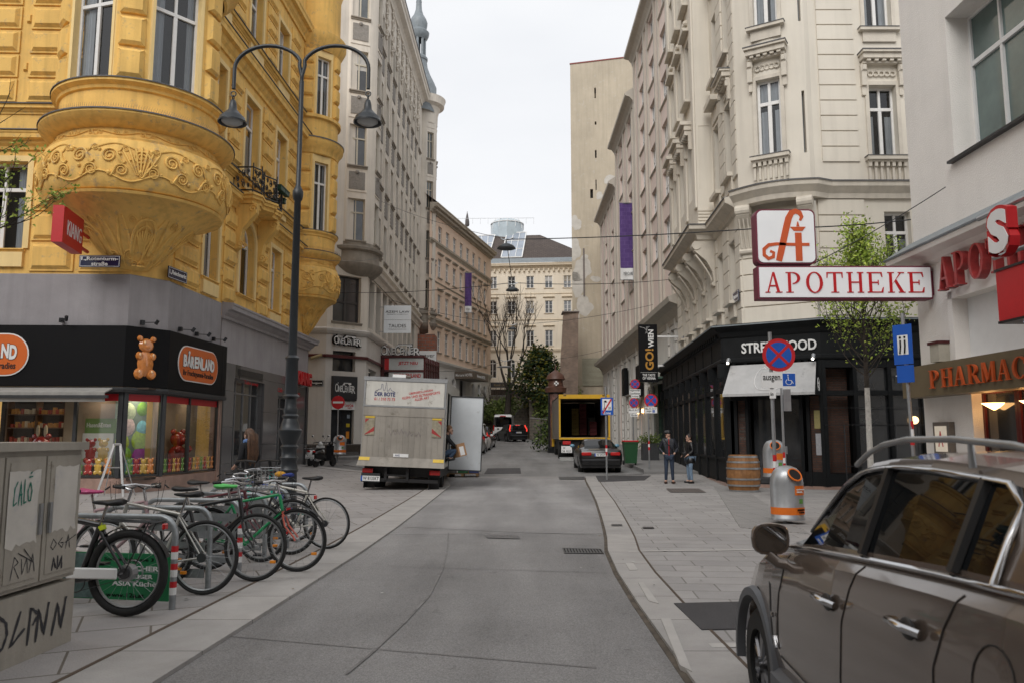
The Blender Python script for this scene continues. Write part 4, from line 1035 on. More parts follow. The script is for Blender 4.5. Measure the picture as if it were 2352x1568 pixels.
cbay(-9.75,45.9,1.72,-66,40,'corner_oriel',5);cbay(-8.1,69.4,1.2,-52,40,'turret_bay',5)
ZN=mat('zinc_roof',(.20,.225,.24),.5,.2,3,streak=.3)
tx,ty=-8.75,69.2
b=MB();b.lathe([(1.75,31),(1.75,33.6),(1.5,34.2),(1.15,34.9),(.9,35.6),(.82,36.2),(.9,36.3),(.9,36.5),(.8,36.6),(.75,36.7)],(tx,ty,0),16)
b.lathe([(.7,38.3),(.85,38.45),(1.0,38.8),(1.02,39.0),(.85,39.1),(.75,39.3),(.82,39.7),(.84,40.0),(.7,40.4),(.45,40.8),(.3,41.3),(.25,42),(.28,42.1),(.2,42.4),(.2,44),(.3,44.3),(.05,45.5)],(tx,ty,0),16)
for k in range(8):a=2*math.pi*k/8;b.cyl((tx+.6*math.cos(a),ty+.6*math.sin(a),36.6),(tx+.6*math.cos(a),ty+.6*math.sin(a),38.4),.13,6)
b.build('turret_roof',ZN,CB,smooth=35)
# projecting office sign
r=root('projecting_sign',at(881,765,47.5),'pale square projecting sign for two law offices beside the cinema wall','sign',world=True)
a,e=at(881,765,47.5),at(944.5,702,47.5);SG=PL((a.x,47.5),(e.x,47.5));W,Hh=SG.L,e.z-a.z;z=a.z
PALE=mat('pale_blue_board',(.68,.71,.73),.5,.03,3)
m=MB();SG.box(m,0,W,z,z+Hh,-.06,0);m.build('board',PALE,r);m=MB()
for t,x,y,ww,hh,bo in(('AZEM LAW',.06,.73,.88,.08,.0),('RECHTSANWALT | ATTORNEY AT LAW',.12,.66,.76,.025,0),('TAUDES',.18,.20,.64,.12,-.005),('RECHTSANWALT | ATTORNEY AT LAW',.18,.12,.64,.022,0)):SG.text(m,t,W*x,z+Hh*y,W*ww,Hh*hh,.002,.01,bo)
SG.box(m,0,W,z+Hh*.475,z+Hh*.48,0,.006);m.build('lettering',BLACK,r)
m=MB();m.cyl(SG.p(-.3,z+.1,-.03),SG.p(0,z+.1,-.03),.02,5);m.cyl(SG.p(-.3,z+Hh-.1,-.03),SG.p(0,z+Hh-.1,-.03),.02,5);m.build('bracket',STEEL,r)
# cinema marquee
r=root('marquee',(-8.3,50,5),'maroon cinema marquee box with red film titles and white letters on top','marquee',world=True)
a,e=at(877,849,50),at(976,820,50);MQ=PL((a.x-.1,50),(e.x,50));MQS=PL((e.x,50),(e.x+.55,53.4));z0,z1=a.z,e.z;W=MQ.L
m=MB();MQ.box(m,0,W,z1-.02,z1+.12,-3.2,.1);MQ.box(m,0,W,z0-.12,z0,-3.2,.06);MQ.box(m,0,W,z0-1.3,z0-1.15,-3.2,.06);MQ.box(m,0,.25,z0-1.3,z1,-3.2,.02);MQ.box(m,W-.08,W,z0-1.3,z1,-.1,.02)
for k in range(9):MQS.box(m,k*MQS.L/8-.04,k*MQS.L/8+.04,z0-1.3,z1,-.06,.06)
for zz in(z0-1.2,z0-.6,z0+.05,z1-.35):MQS.box(m,0,MQS.L,zz,zz+.07,-.05,.05)
m.build('frame',MAR,r)
LB=mat('light_box_panel',(.55,.57,.56),.35,.05,4)
m=MB();MQ.box(m,.55,W-.1,z0+.02,z1-.06,-.1,.0);MQ.box(m,.55,W-.1,z0-1.15,z0-.14,-.1,0);MQS.box(m,0,MQS.L,z0-1.15,z1-.05,-.1,-.02);MQ.box(m,.6,W-.15,z0+.25,z0+.262,0,.01);MQ.box(m,.6,W-.15,z0+.5,z0+.512,0,.01);m.build('light_panel',LB,r)
m=MB();MQ.box(m,.27,.55,z0+.02,z1-.06,-.1,.01);m.build('red_panel',RED,r)
m=MB();MQ.text(m,'JETZT NEU',1.15,z0+.28,1.25,.26,.012,.01,.02);MQ.text(m,'GRIECHENLAND',.85,z0-.48,1.75,.26,.012,.01,.02);m.build('lettering',RL,r)
m=MB();cine(m,cfn(MQ,-.1),-.02,z1+.1,2.65,.78,0,.08,.055);m.build('letter_case',BLACK,r);m=MB();cine(m,cfn(MQ,-.015),.02,z1+.15,2.56,.70,0,.02,.01);m.build('letter_faces',WHT,r)
# brick gap and red shop signs behind the marquee
BRK=brick_mat('red_hollow_brick',(.38,.13,.08),(.30,.11,.07),(.22,.17,.14),.5,.24,.03,rot=(R(90),0,0),var=.3,bump=.8)
a,e=at(962,845,67.3),at(992,750,67.3)
m=MB();m.box(-8.3,-6.7,67.3,69.5,1,10.4);tag(m.build('brick_pier',BRK),'strip of bare orange hollow brick wall under the turret bay','wall')
def flatsign(name,u0,u1,v0,v1,Y,label,bg,lines,fg=BLACK,th=.08):
 a,e=at(u0,v1,Y),at(u1,v0,Y);pl=PL((a.x,Y),(e.x,Y));r=root(name,a,label,'sign',world=True);W,Hh=pl.L,e.z-a.z
 m=MB();pl.box(m,0,W,a.z,e.z,-th,0);m.build('board',bg,r)
 for t,x,y,ww,hh,c in lines:
  m=MB();pl.text(m,t,W*x,a.z+Hh*y,W*ww,Hh*hh,.002,.01,.0);m.build('lettering',c or fg,r)
 m=MB();m.cyl((a.x-.4,Y+.05,e.z-.1),(a.x,Y+.05,e.z-.1),.03,5);m.build('bracket',STEEL,r)
 return r,pl,a,e
flatsign('projecting_sign',930,1002.5,805,837,62,'white projecting shop sign of a wig maker beyond the marquee',WHT,[('Karglmayer',.08,.45,.86,.36,None),('Haarersatz · Perücken · Toupets',.3,.25,.64,.12,None),('RED',.6,.0,.01,.01,RL)])
flatsign('projecting_sign',985,1002,846,862,63,'small dark red projecting sign beyond the marquee',RED,[('tickets',.3,.3,.6,.4,WHT)])
# ================================================================ pink hotel
PINK=mat('salmon_render',(.76,.585,.455),.88,.06,.5,bump=.1,bs=30,streak=.15)
PTR=mat('hotel_stone_trim',(.42,.37,.30),.88,.12,2,bump=.15,bs=20,streak=.25)
HB=root('hotel_building',(-5,79,1),'salmon pink hotel with white arched ground floor and purple banner','building',world=True)
HP=PL((-6.86,70),(-2.34,87.9))
hops=[(.33+2.14*i,1.33+2.14*i,a,b)for i in range(8)for a,b in((19.2,20.85),(16.05,17.8),(12.65,14.45),(9.2,11.1))]
w=MB();facade(w,HP,-2,18.2,8.3,22,hops,.18);w.quad(HP.p(18.2,0),HP.p(18.2,0,-12),HP.p(18.2,22,-12),HP.p(18.2,22));w.build('wall',PINK,HB)
for i,o in enumerate(hops):
 k=i%4
 window(HP,*o,HB,WFR,rp_((0,1,2,2)),.12,2,.66,1,.06,sill=(.12,.12,.12)if k else(.05,.08,.08),hood=(.22,.35,.18,.22)if k in(1,2)else((.2,.3,.16,.2)if k==3 else None),trim=PTR)
c=MB();pt=[HP.p(-2,0)[:2],HP.p(18.2,0)[:2]];sweep(c,pt,cornice(21.6,22.4,.75));c.build('eaves',PTR,HB)
for k in range(58):
 pass
c=MB()
for k in range(62):HP.box(c,-1.5+k*.315,-1.35+k*.315,21.72,21.9,.1,.5)
c.build('dentils',PTR,HB)
for z,o,hh in((18.75,.25,.45),(11.75,.22,.4),(15.4,.1,.15)):c=MB();sweep(c,pt,cornice(z,z+hh,o));c.build('string_course',PTR,HB)
HW=mat('white_rusticated_render',(.66,.65,.62),.85,.06,1,bump=.1,bs=30)
c=MB();sweep(c,pt,cornice(8.0,8.45,.3));c.build('string_course',HW,HB)
w=MB();aops=[(.35+2.14*i,1.2+2.14*i,3.0,7.1,1)for i in range(8)if i not in(3,4)]+[(7.0,8.8,1.2,7.2)]
facade(w,HP,-2,18.2,0,8.05,aops,.3)
for k in range(9):
 z=1.8+k*.6
 for s0 in[x for x in range(0,1)]:
  xs=[-2]+[v for o in sorted(aops)for v in(o[0]-.15,o[1]+.15)]+[18.2]
  for i in range(0,len(xs),2):
   if xs[i+1]>xs[i]:HP.box(w,xs[i],xs[i+1],z,z+.54,0,.05)
w.build('ground_floor_wall',HW,HB)
for o in aops:window(HP,*o[:4],HB,BLKM,GLS,.28,2,.5 if len(o)<5 else .6,0,.07,arch=len(o)>4)
TER=mat('red_roof_tiles',(.20,.085,.06),.85,.3,3,bump=.5,bs=12)
c=MB();c.quad(HP.p(-2,22.4,.7),HP.p(18.3,22.4,.7),HP.p(18.3,27.5,-6),HP.p(-2,27.5,-6));c.quad(HP.p(18.3,22.4,.7),HP.p(18.3,22.4,-12),HP.p(18.3,27.5,-6));c.build('roof',TER,HB)
c=MB();HP.box(c,-.6,.9,24.2,26.2,-2.2,-1);HP.box(c,-.8,1.1,26.5,26.62,-2.4,-.8);HP.box(c,5.0,6.2,24.5,26,-3.5,-2.5);c.build('chimney',mat('pale_chimney',(.5,.5,.49),.7,.1,3),HB)
m=MB();HP.box(m,5.4,10.6,7.15,7.85,0,1.9);o=m.build('entrance_canopy',mat('brown_canopy',(.13,.10,.075),.4,.1,4),HB)
m=MB();text(m,'Mercure HOTEL',HP.p(5.39,7.35,1.8)*1,(HP.n*-1),(0,0,1),0.01,.01,.01)if False else None
pe=PL(HP.p(5.38,0,0)[:2],HP.p(5.38,0,1.9)[:2]);pe2=PL(HP.p(5.4,0,1.91)[:2],HP.p(10.6,0,1.91)[:2])
m=MB();pe.text(m,'Mercure HOTEL',.12,7.36,1.7,.26,.005,.01,.01);pe2.text(m,'Mercure HOTEL',1.2,7.34,2.8,.3,.005,.01,.01);m.build('lettering',WHT,o)
PUR=brick_mat('purple_banner_cloth',(.075,.035,.16),(.095,.05,.19),(.12,.07,.22),.3,.3,.015,rot=(R(90),R(45),0),var=.05,bump=0)
def banner(name,u0,u1,v0,v1,Y,label,cut,parent_label='banner',top=None):
 a,e=at(u0,v1,Y),at(u1,v0,Y);pl=PL((a.x,Y),(e.x,Y));r=root(name,a,label,'banner',world=True);H_=e.z-a.z
 m=MB();zc=a.z+cut*H_;n=24
 def wav(z0,z1):
  vs=[]
  for k in range(n+1):
   z=z0+(z1-z0)*k/n
   for q in range(7):x=pl.L*q/6;vs.append(pl.p(x,z,.05*math.sin(q*1.3+z*1.1)))
  m.add(vs,[(k*7+q,k*7+q+1,k*7+q+8,k*7+q+7)for k in range(n)for q in range(6)])
 wav(zc,e.z);m.build('cloth',PUR,r,smooth=True);m=MB();wav(a.z,zc);m.build('white_end',WHT,r,smooth=True)
 m=MB();pl.text(m,'SO/Vienna' if Y>60 else 'MERCURE',pl.L*.2,a.z+cut*H_*.4,pl.L*.6,cut*H_*.25,.08,.01,0);m.build('lettering',BLACK,r)
 m=MB()
 for z in(a.z,e.z):m.cyl(pl.p(-.05,z,0),pl.p(pl.L+.25,z,0),.035,6)
 m.build('pole',STEEL,r)
banner('hotel_banner',1067.5,1083.5,627,718,78,'purple banner with white foot hanging from the salmon pink hotel',.16)
# ================================================================ house closing the street
CRM2=mat('warm_cream_render',(.79,.71,.585),.88,.06,.5,bump=.1,bs=30,streak=.15)
ETR=mat('cream_trim',(.66,.57,.44),.88,.08,2,streak=.2)
EH=root('end_building',(2,98,4),'cream house with dark mansard roof and glass dome closing the street','building',world=True)
EB=PL((-3.2,97),(7.5,96))
eops=[(.36+2.33*i,1.30+2.33*i,a,b)for i in range(-3,5)for a,b in((20.0,21.55),(16.8,18.4),(12.75,14.7))]
eaps=[(.33+2.33*i,1.27+2.33*i,8.85,11.15,1)for i in range(-3,5)]
w=MB();facade(w,EB,-9,14,0,23,eops+eaps+[(.4,4.2,5.5,7.0)],.2);w.build('wall',CRM2,EH)
for i,o in enumerate(eops):
 k=i%3;window(EB,*o,EH,WFR,rp_((0,0,1,2)),.12,2,0,2,.07,sill=(.15,.1,.12),hood=(.25,.45 if k==2 else .35,.15,.2)if k else None,trim=ETR)
for o in eaps:window(EB,*o[:4],EH,WFR,rp_((0,1)),.12,2,.6,1,.06,arch=True)
pt=[EB.p(-9,0)[:2],EB.p(14,0)[:2]]
for z,hh,o in((22.4,.75,.6),(19.2,.12,.08),(11.9,.5,.2),(15.9,.15,.08),(7.75,.3,.15)):c=MB();sweep(c,pt,cornice(z,z+hh,o));c.build('cornice',ETR,EH)
c=MB()
for k in range(38):EB.box(c,-9+k*.62,-8.8+k*.62,22.1,22.45,0,.3)
c.build('brackets',ETR,EH)
SLT=brick_mat('brown_roof_slates',(.10,.078,.068),(.085,.066,.06),(.04,.035,.03),.5,.2,.02,rot=(R(90),0,0),var=.2,bump=.4)
c=MB();c.quad(EB.p(-9,23.15,.6),EB.p(14,23.15,.6),EB.p(14,24.0,-.6),EB.p(-9,24.0,-.6));c.build('zinc_gutter',ZN,EH)
c=MB();RT=lambda s_,k:EB.p(s_,23.9+4.15*k,-.6-4.2*k)
c.quad(RT(-9,0),RT(13.5,0),RT(6.5,1),RT(-9,1));c.quad(RT(13.5,0),RT(6.5,1),RT(6.5,1)+Vector((1,12,0)),RT(13.5,0)+Vector((0,14,0)));c.quad(RT(6.5,1),RT(-9,1),RT(-9,1)+Vector((0,14,0)),RT(6.5,1)+Vector((1,12,0)));c.build('roof',SLT,EH)
SKY_=mat('skylight_glass',(.30,.34,.40),.08,.2,.5,spec=.8)
def rooftop(u,v):
 e1,e2=RT(1,0)-RT(0,0),RT(0,1)-RT(0,0);n=e1.cross(e2).normalized()
 if n.y>0:n=-n
 p0=RT(0,0)+n*.08;x,y,z=ray(u,v);d_=Vector((x,y,z));o_=Vector((0,0,1.6));t=(p0-o_).dot(n)/d_.dot(n);return o_+d_*t,n
for q,nx,ny in((((1090,543),(1137,540),(1126,577),(1105,583)),3,2),(((1165,536),(1209,534),(1199,591),(1151,592)),3,3)):
 P=[rooftop(*p)[0]for p in q];n=rooftop(*q[0])[1]
 m=MB();m.quad(*P);o=m.build('skylight',SKY_,EH);m=MB()
 def bar(a,b,wd):m.cyl(a+n*.03,b+n*.03,wd,4)
 for k in range(nx+1):t=k/nx;bar(P[0].lerp(P[1],t),P[3].lerp(P[2],t),.09 if k in(0,nx)else .05)
 for k in range(ny+1):t=k/ny;bar(P[0].lerp(P[3],t),P[1].lerp(P[2],t),.09 if k in(0,ny)else .06)
 m.build('frame',WHT,o)
dc=at(1165,524,103.5);m=MB();m.lathe([(2.2,-1.5),(2.2,.75),(1.9,1.1),(1.0,1.4),(.05,1.5)],dc-Vector((0,0,.3)),12);o=m.build('glass_dome',mat('dome_glass',(.42,.49,.53),.08,.15,1,spec=.8),EH)
m=MB()
for k in range(12):a=2*math.pi*k/12;m.tube([dc+Vector((2.22*math.cos(a),2.22*math.sin(a),-.3)),dc+Vector((2.22*math.cos(a),2.22*math.sin(a),.45)),dc+Vector((1.92*math.cos(a),1.92*math.sin(a),.82)),dc+Vector((.05*math.cos(a),.05*math.sin(a),1.24))],.04,4)
m.torus(dc+Vector((0,0,.45)),2.22,.07,(0,0,1),24,4);m.build('ribs',WHT,o)
m=MB();m.tube([dc+Vector((-6.5,-3.4,.35)),dc+Vector((3.6,-3.4,.42))],.03,4)
for k in range(11):m.cyl(dc+Vector((-6.5+k,-3.4,-.4)),dc+Vector((-6.5+k,-3.4,.38)),.025,4)
m.build('roof_railing',STEEL,EH)
p=at(1073,520,101);m=MB();m.lathe([(.02,1.9),(.12,1.5),(.28,.6),(.3,.2),(.22,0),(.03,-.05)],p,10);m.cyl(p-Vector((0,0,.6)),p+Vector((0,0,2)),.04,5)
tag(m.build('folded_parasol',mat('grey_parasol_cloth',(.10,.09,.09),.9,.2,6),smooth=True),'closed grey parasol standing on the roof terrace','parasol')
r_,pl_,a_,e_=flatsign('shop_sign',1124,1178,877,889,95.6,'dark framed shop sign with curly lettering above the bare tree roots',DMET,[('Hotel Dubai',.2,.25,.6,.5,mat('sign_brass',(.3,.22,.1),.5,.1,5))])
m=MB();EB.box(m,.2,5.0,5.6,7.4,-.1,.12);m.build('dark_shop_front',mat('dark_wood_front',(.035,.022,.016),.5,.3,4),EH)
# ================================================================ windowless fire wall tower
TWM=mat('ochre_fire_wall',(.46,.395,.30),.92,.12,.35,bump=.35,bs=12,streak=.25,dirt=(.50,.47,.42),dirtamt=.35)
TB=root('fire_wall_tower',(8,80,1),'tall blank ochre fire wall with a few slit windows','building',world=True)
TW=PL((6.1,78),(13.5,76.1))
sl=[(2.5,2.68,36.3,37.45),(2.5,2.68,33.45,33.8),(2.48,2.66,29.9,30.75),(2.5,2.62,26.5,27.6),(1.94,2.24,25.7,26.65)]
w=MB();facade(w,TW,0,7.6,0,40.3,sl,.35);w.quad((6.1,78,0),(7.7,96,0),(7.7,96,40.3),(6.1,78,40.3));w.quad(TW.p(0,40.3),TW.p(7.6,40.3),(15,96,40.3),(7.7,96,40.3));w.build('wall',TWM,TB)
w=MB();TW.box(w,-.05,7.6,40.3,40.42,-.3,.06);w.build('coping',mat('red_coping',(.22,.05,.04),.7,.1,4),TB)
w=MB()
for o in sl:TW.box(w,o[0],o[1],o[2]if o is not sl[0]else 37.0,o[3],-.34,-.3)
w.build('slit_panes',DARKIN,TB)
w=MB();c0=TW.p(3.3,40.3,-3);w.add([c0+Vector(v)for v in((-1.9,0,0),(1.9,-.4,0),(1.9,3,0),(-1.9,3.4,0),(0,1.5,2.2))],[(0,1,4),(1,2,4),(2,3,4),(3,0,4)]);w.build('roof',TER,TB)
PAT=mat('bare_plaster_patch',(.52,.49,.44),.95,.12,2,bump=.6,bs=20)
rr=random.Random(9)
for i,(s,z,rw,rh)in enumerate(((.45,23.2,.5,.8),(1.3,19.6,.35,.3),(2.9,25.9,.38,.35),(4.1,27.4,.7,.55),(.35,20.5,.6,1.0),(1.0,18.3,1.0,1.1),(.5,16.8,.6,1.4),(1.2,14.6,.9,.9),(2.4,17.3,.5,.3),(.3,13.5,.4,.7))):
 n=40;ph=[rr.uniform(0,6)for _ in range(5)];rad=[1+sum(.16/(j+1)*math.sin((j+2)*2*math.pi*k/n+ph[j])for j in range(5))+rr.uniform(-.05,.05)for k in range(n)];P=[(s+rw*math.cos(2*math.pi*k/n)*rad[k],z+rh*math.sin(2*math.pi*k/n)*rad[k])for k in range(n)]
 P=[(max(.01,x),y)for x,y in P];m=MB();m.add([TW.p(x,y,.012)for x,y in P],[tuple(range(n))]);m.build('plaster_patch',PAT,TB)
LV=brick_mat('louvre_panel',(.42,.40,.30),(.38,.36,.27),(.14,.13,.10),40,.12,.02,rot=(R(90),0,0),var=.1,bump=1)
m=MB();TW.box(m,.95,3.05,6.6,9.35,0,.1);m.build('louvre',LV,TB)
m=MB();TW.box(m,1.15,1.3,15.6,20.5,.03,.12);m.build('rusty_flue',RUSTY,TB)
OB=brick_mat('old_brown_brick',(.27,.18,.13),(.19,.13,.095),(.30,.25,.21),.26,.085,.014,rot=(R(90),0,0),var=.35,bump=.9,vs=.8)
r=root('brick_buttress',(4.6,73,1),'tapering old brown brick chimney buttress in front of the ochre fire wall','chimney',world=True)
m=MB();bx=[at(1276,905,73).x,at(1326,905,73).x,at(1294,717,73).x,at(1329,717,73).x];zt=at(1294,717,73).z
vs=[(bx[0],73,1),(bx[1],73,1),(bx[1],75.4,1),(bx[0]+.2,75.4,1),(bx[2],73.4,zt),(bx[3],73.2,zt),(bx[3],74.9,zt),(bx[2]+.1,74.9,zt)]
m.add(vs,[(0,1,5,4),(1,2,6,5),(2,3,7,6),(3,0,4,7),(4,5,6,7)]);m.build('shaft',OB,r);m=MB();m.box(bx[2]-.08,bx[3]+.08,73.1,75.0,zt,zt+.12);m.build('cap',RUSTY,r)
# ================================================================ slope, retaining walls, steps
STONE=brick_mat('rubble_stone_wall',(.20,.17,.135),(.155,.135,.11),(.11,.10,.085),.55,.28,.025,rot=(R(90),0,0),var=.35,bump=.8,vs=1.2)
m=MB()
m.add([(-9,82,1.4),(1.6,82,1.4),(2.6,78,1.35),(6.3,77.5,1.3),(6.3,92,6.4),(1.5,92,6.0),(-9,92,6.0),(-9,86,4.5),(1.6,86,4.2),(3,84,4.6),(6.3,84,4.6),(-9,97,6),(8,97,6)],[(0,1,8,7),(1,2,9,8),(2,3,10,9),(7,8,5,6),(8,9,4,5),(9,10,4),(6,5,4,12,11)])
tag(m.build('hillside',mat('hill_soil',(.06,.05,.03),.95,.3,2)),kind='structure')
def wall(name,label,P,z0,z1,th=.35,zz=None,cap=True):
 r=root(name,(P[0][0],P[0][1],z0),label,'wall',world=True);m=MB();n=len(P)
 for i in range(n-1):
  pl=PL(P[i],P[i+1]);h0=z1[i]if isinstance(z1,(list,tuple))else z1;h1=z1[i+1]if isinstance(z1,(list,tuple))else z1
  vs=[pl.p(a,zq,o)for o in(0,-th)for a,zq in((0,z0),(pl.L,z0),(pl.L,h1),(0,h0))];m.add(vs,[(0,1,2,3),(4,5,6,7),(3,2,6,7),(0,3,7,4),(1,2,6,5)])
 m.build('masonry',STONE,r);m=MB()
 for i in range(n-1):
  pl=PL(P[i],P[i+1]);h0=z1[i]if isinstance(z1,(list,tuple))else z1;h1=z1[i+1]if isinstance(z1,(list,tuple))else z1
  vs=[pl.p(a,zq,o)for o in(.05,-th-.05)for a,zq in((0,h0),(pl.L,h1),(pl.L,h1+.1),(0,h0+.1))];m.add(vs,[(0,1,2,3),(4,5,6,7),(3,2,6,7),(0,3,7,4),(1,2,6,5),(0,1,5,4)])
 m.build('coping',GRAN,r)
wall('retaining_wall','low rubble retaining wall at the foot of the ivy slope right of the black car',[(1.8,77.5),(4.6,75.5),(4.7,70)],.8,[3.4,3.1,2.9])
wall('retaining_wall','brown stone stair wall with sloping coping behind the white van',[(.2,83),(2.1,83.2),(4.4,84)],1.2,[3.6,6.4,6.6])
wall('retaining_wall','long low garden wall along the top of the left ivy slope',[(-8,87),(-.5,87.5)],2,6.1)
wall('gate_pier','square stone pier at the foot of the slope steps',[(1.75,79),(2.75,79)],1,5.2,1.0)
STP=mat('stair_stone',(.25,.235,.21),.85,.15,2)
m=MB()
for k in range(16):m.box(2.0,4.2,84+k*.42,84.45+k*.42,1,3.8+k*.16)
tag(m.build('garden_steps',STP),'stone flight of steps climbing the slope','steps')
# ================================================================ right: pale pink stepped house
RPK=mat('pale_pink_render',(.68,.56,.50),.88,.05,.5,bump=.1,bs=30,streak=.12)
RGR=mat('greige_pilaster_render',(.50,.46,.40),.88,.08,.8,bump=.1,bs=30,streak=.25)
RWH=mat('white_shopfront_render',(.62,.60,.56),.85,.07,1,bump=.1,bs=30,streak=.15)
RB=root('stepped_building',(9,56,0),'pale pink building stepping down in three eaves along the right side','building',world=True)
RP_=PL((8.6,76),(8.5,38));sY=lambda y:76-y
secs=[(38,52,27.6),(52,62,24.8),(62,73.5,21.8)]
w=MB();allops=[]
gw_=[(a,a+2.1)for a in(40.6,44.2,47.9,53.4,57.9,63.6,68.2)]
for a,b,top in secs:
 ops=[]
 for y0,y1 in gw_:
  if a<y0<b:
   k=0
   while 21.95-2.75*k+1.7>9.5:
    z=20.1+2.75*2-2.75*k;k+=1
    if z+1.7<top and z>8.6:ops.append((sY(y1),sY(y0),z,z+1.65))
 facade(w,RP_,sY(b),sY(a),8.3,top,ops,.2);allops+=ops
 w.quad(RP_.p(sY(b),0),RP_.p(sY(b),0,-9),RP_.p(sY(b),top,-9),RP_.p(sY(b),top));w.quad(RP_.p(sY(b),top),RP_.p(sY(a),top),RP_.p(sY(a),top,-9),RP_.p(sY(b),top,-9))
w.build('wall',RPK,RB)
for i,o in enumerate(allops):
 window(RP_,*o,RB,WFR,rp_((0,0,1)),.16,4,0,1,.055,sill=(.1,.1,.1),trim=RGR);
w=MB()
for a,b,top in secs:
 for y in[a+.15,b-.35]+[q[0]-.35 for q in gw_ if a<q[0]<b]+[q[1]+.1 for q in gw_ if a<q[0]<b]:RP_.box(w,sY(y+.25),sY(y),8.3,top-.1,0,.12)
w.build('pilasters',RGR,RB)
for a,b,top in secs:
 c=MB();P=[RP_.p(sY(b)-.3,0)[:2],RP_.p(sY(a)+.0,0)[:2]]
 sweep(c,P,[(0,top-.25),(.1,top-.2),(.15,top),(.35,top+.25),(.58,top+.32),(.66,top+.36),(.68,top+.52),(0,top+1.0)]);c.build('eaves',RGR,RB)
 c=MB();c.quad(RP_.p(sY(b)-.3,top+.5,.68),RP_.p(sY(a),top+.5,.68),RP_.p(sY(a),top+3.5,-4),RP_.p(sY(b)-.3,top+3.5,-4));c.build('roof',LEAD,RB)
gops=[(sY(y+1.1),sY(y),.9,7.2)for y in(38.6,40.5,49.3,51.6,53.9,56.2,58.5,61.3,63.7,66.2,69)]+[(sY(47.8),sY(42.6),.1,4.7)]
w=MB();facade(w,RP_,2.5,38,0,8.3,gops,.35)
for y in(38.25,39.95,41.9,48.4,52.95,57.7,60.3,65.2):
 for k in range(12):RP_.box(w,sY(y+.35),sY(y),.3+k*.62,.3+k*.62+.54,0,.10)
w.build('ground_floor_wall',RWH,RB)
c=MB();sweep(c,[RP_.p(2.2,0)[:2],RP_.p(38,0)[:2]],[(0,7.4),(.06,7.45),(.1,7.7),(.35,8.05),(.75,8.2),(.82,8.45),(0,8.75)]);c.build('ground_floor_cornice',RGR,RB)
for o in gops[:-1]:window(RP_,*o,RB,MAR if o[1]>26 else BF,GLS,.32,2,.72,0,.07)
GRNS=mat('green_marble',(.035,.06,.045),.2,.3,3)
w=MB();RP_.box(w,sY(47.8),sY(46.2),.1,4.7,-.3,-.1);RP_.box(w,sY(43.4),sY(42.6),.1,4.7,-.3,.04);w.build('green_marble_portal',GRNS,RB)
w=MB();w.quad(RP_.p(sY(46.2),.1,-.25),RP_.p(sY(43.4),.1,-.25),RP_.p(sY(43.4),4.7,-.25),RP_.p(sY(46.2),4.7,-.25));w.build('portal_glass',GLS,RB)
m=MB();RP_.box(m,sY(48.2),sY(42.4),4.75,4.85,0,1.3);m.build('glass_canopy',mat('canopy_glass_green',(.10,.16,.13),.1,.1,2),RB)
m=MB();text(m,'Mercure',RP_.p(sY(43.1),1.0,.05),(0,0,1),-RP_.d,1.6,.35,.01,.01);m.build('lettering',BLACK,RB)
WARM=mat('warm_lamp_glow',(1,.55,.2),emit=6,var=0)
for y in(49.0,50.9,52.7):
 m=MB();RP_.box(m,sY(y+.12),sY(y),3.15,3.4,0,.12);m.build('wall_lamp',WARM,RB)
for y,zz in((50.3,4.2),(57,4.6)):
 m=MB();RP_.box(m,sY(y+1.4),sY(y),zz,zz+2.0,.1,.35);q=m.build('poster_box',BLACK);tag(q,'framed dark photo board hanging on the white shopfront wall, '+('the nearer one' if y<55 else 'the farther one'),'board','photo boards on the white shopfront')
m=MB()
for k in range(3):RP_.box(m,sY(52.4-.9*k+.8),sY(52.4-.9*k),4.3,4.36,.1,.9)
tag(m.build('small_awning',AWN),'small grey awnings above the lit entrance of the white shopfront','awning')
banner('hotel_banner',1425.5,1457,467,643,54,'long purple banner hanging on the pale pink right-hand facade',.15)
# GO WIEN sign
r=root('projecting_sign',at(1470,876,38.5),'tall black projecting sign reading GO! WIEN the taste of Vienna','sign',world=True)
a,e=at(1469.5,876,38.5),at(1509,745,38.5);PG=PL((a.x,38.5),(e.x,38.5));W,Hh,z=PG.L,e.z-a.z,a.z
m=MB();PG.box(m,0,W,z,z+Hh,-.25,0);m.build('board',BLACK,r)
GOLD=mat('ochre_letters',(.45,.22,.03),.5,.05,5)
o_=PG.p(W*.80,z+Hh*.20,.004)
m=MB();text(m,'GO!',PG.p(W*.78,z+Hh*.205,.004),(0,0,1),-PG.d,Hh*.37,W*.46,.01,.03);m.build('lettering',GOLD,r)
m=MB();text(m,'WIEN',PG.p(W*.80,z+Hh*.595,.004),(0,0,1),-PG.d,Hh*.31,W*.30,.01,.03)
PG.text(m,'THE TASTE',W*.16,z+Hh*.095,W*.68,Hh*.045,.004,.01,.02);PG.text(m,'OF VIENNA',W*.16,z+Hh*.04,W*.70,Hh*.045,.004,.01,.02)
PG.box(m,W*.05,W*.95,z+Hh*.163,z+Hh*.166,0,.01);m.tube([PG.p(W*x,z+Hh*y,.008)for x,y in((.05,.955),(.3,.935),(.38,.9),(.42,.95),(.6,.96),(.45,.93),(.38,.84),(.45,.87),(.5,.83))],.008,4);m.build('lettering',WHT,r)
m=MB()
for zz in(z+.75,z+Hh*.77):m.box(e.x,8.3,38.45,38.55,zz,zz+.09)
m.build('bracket',WHT,r)
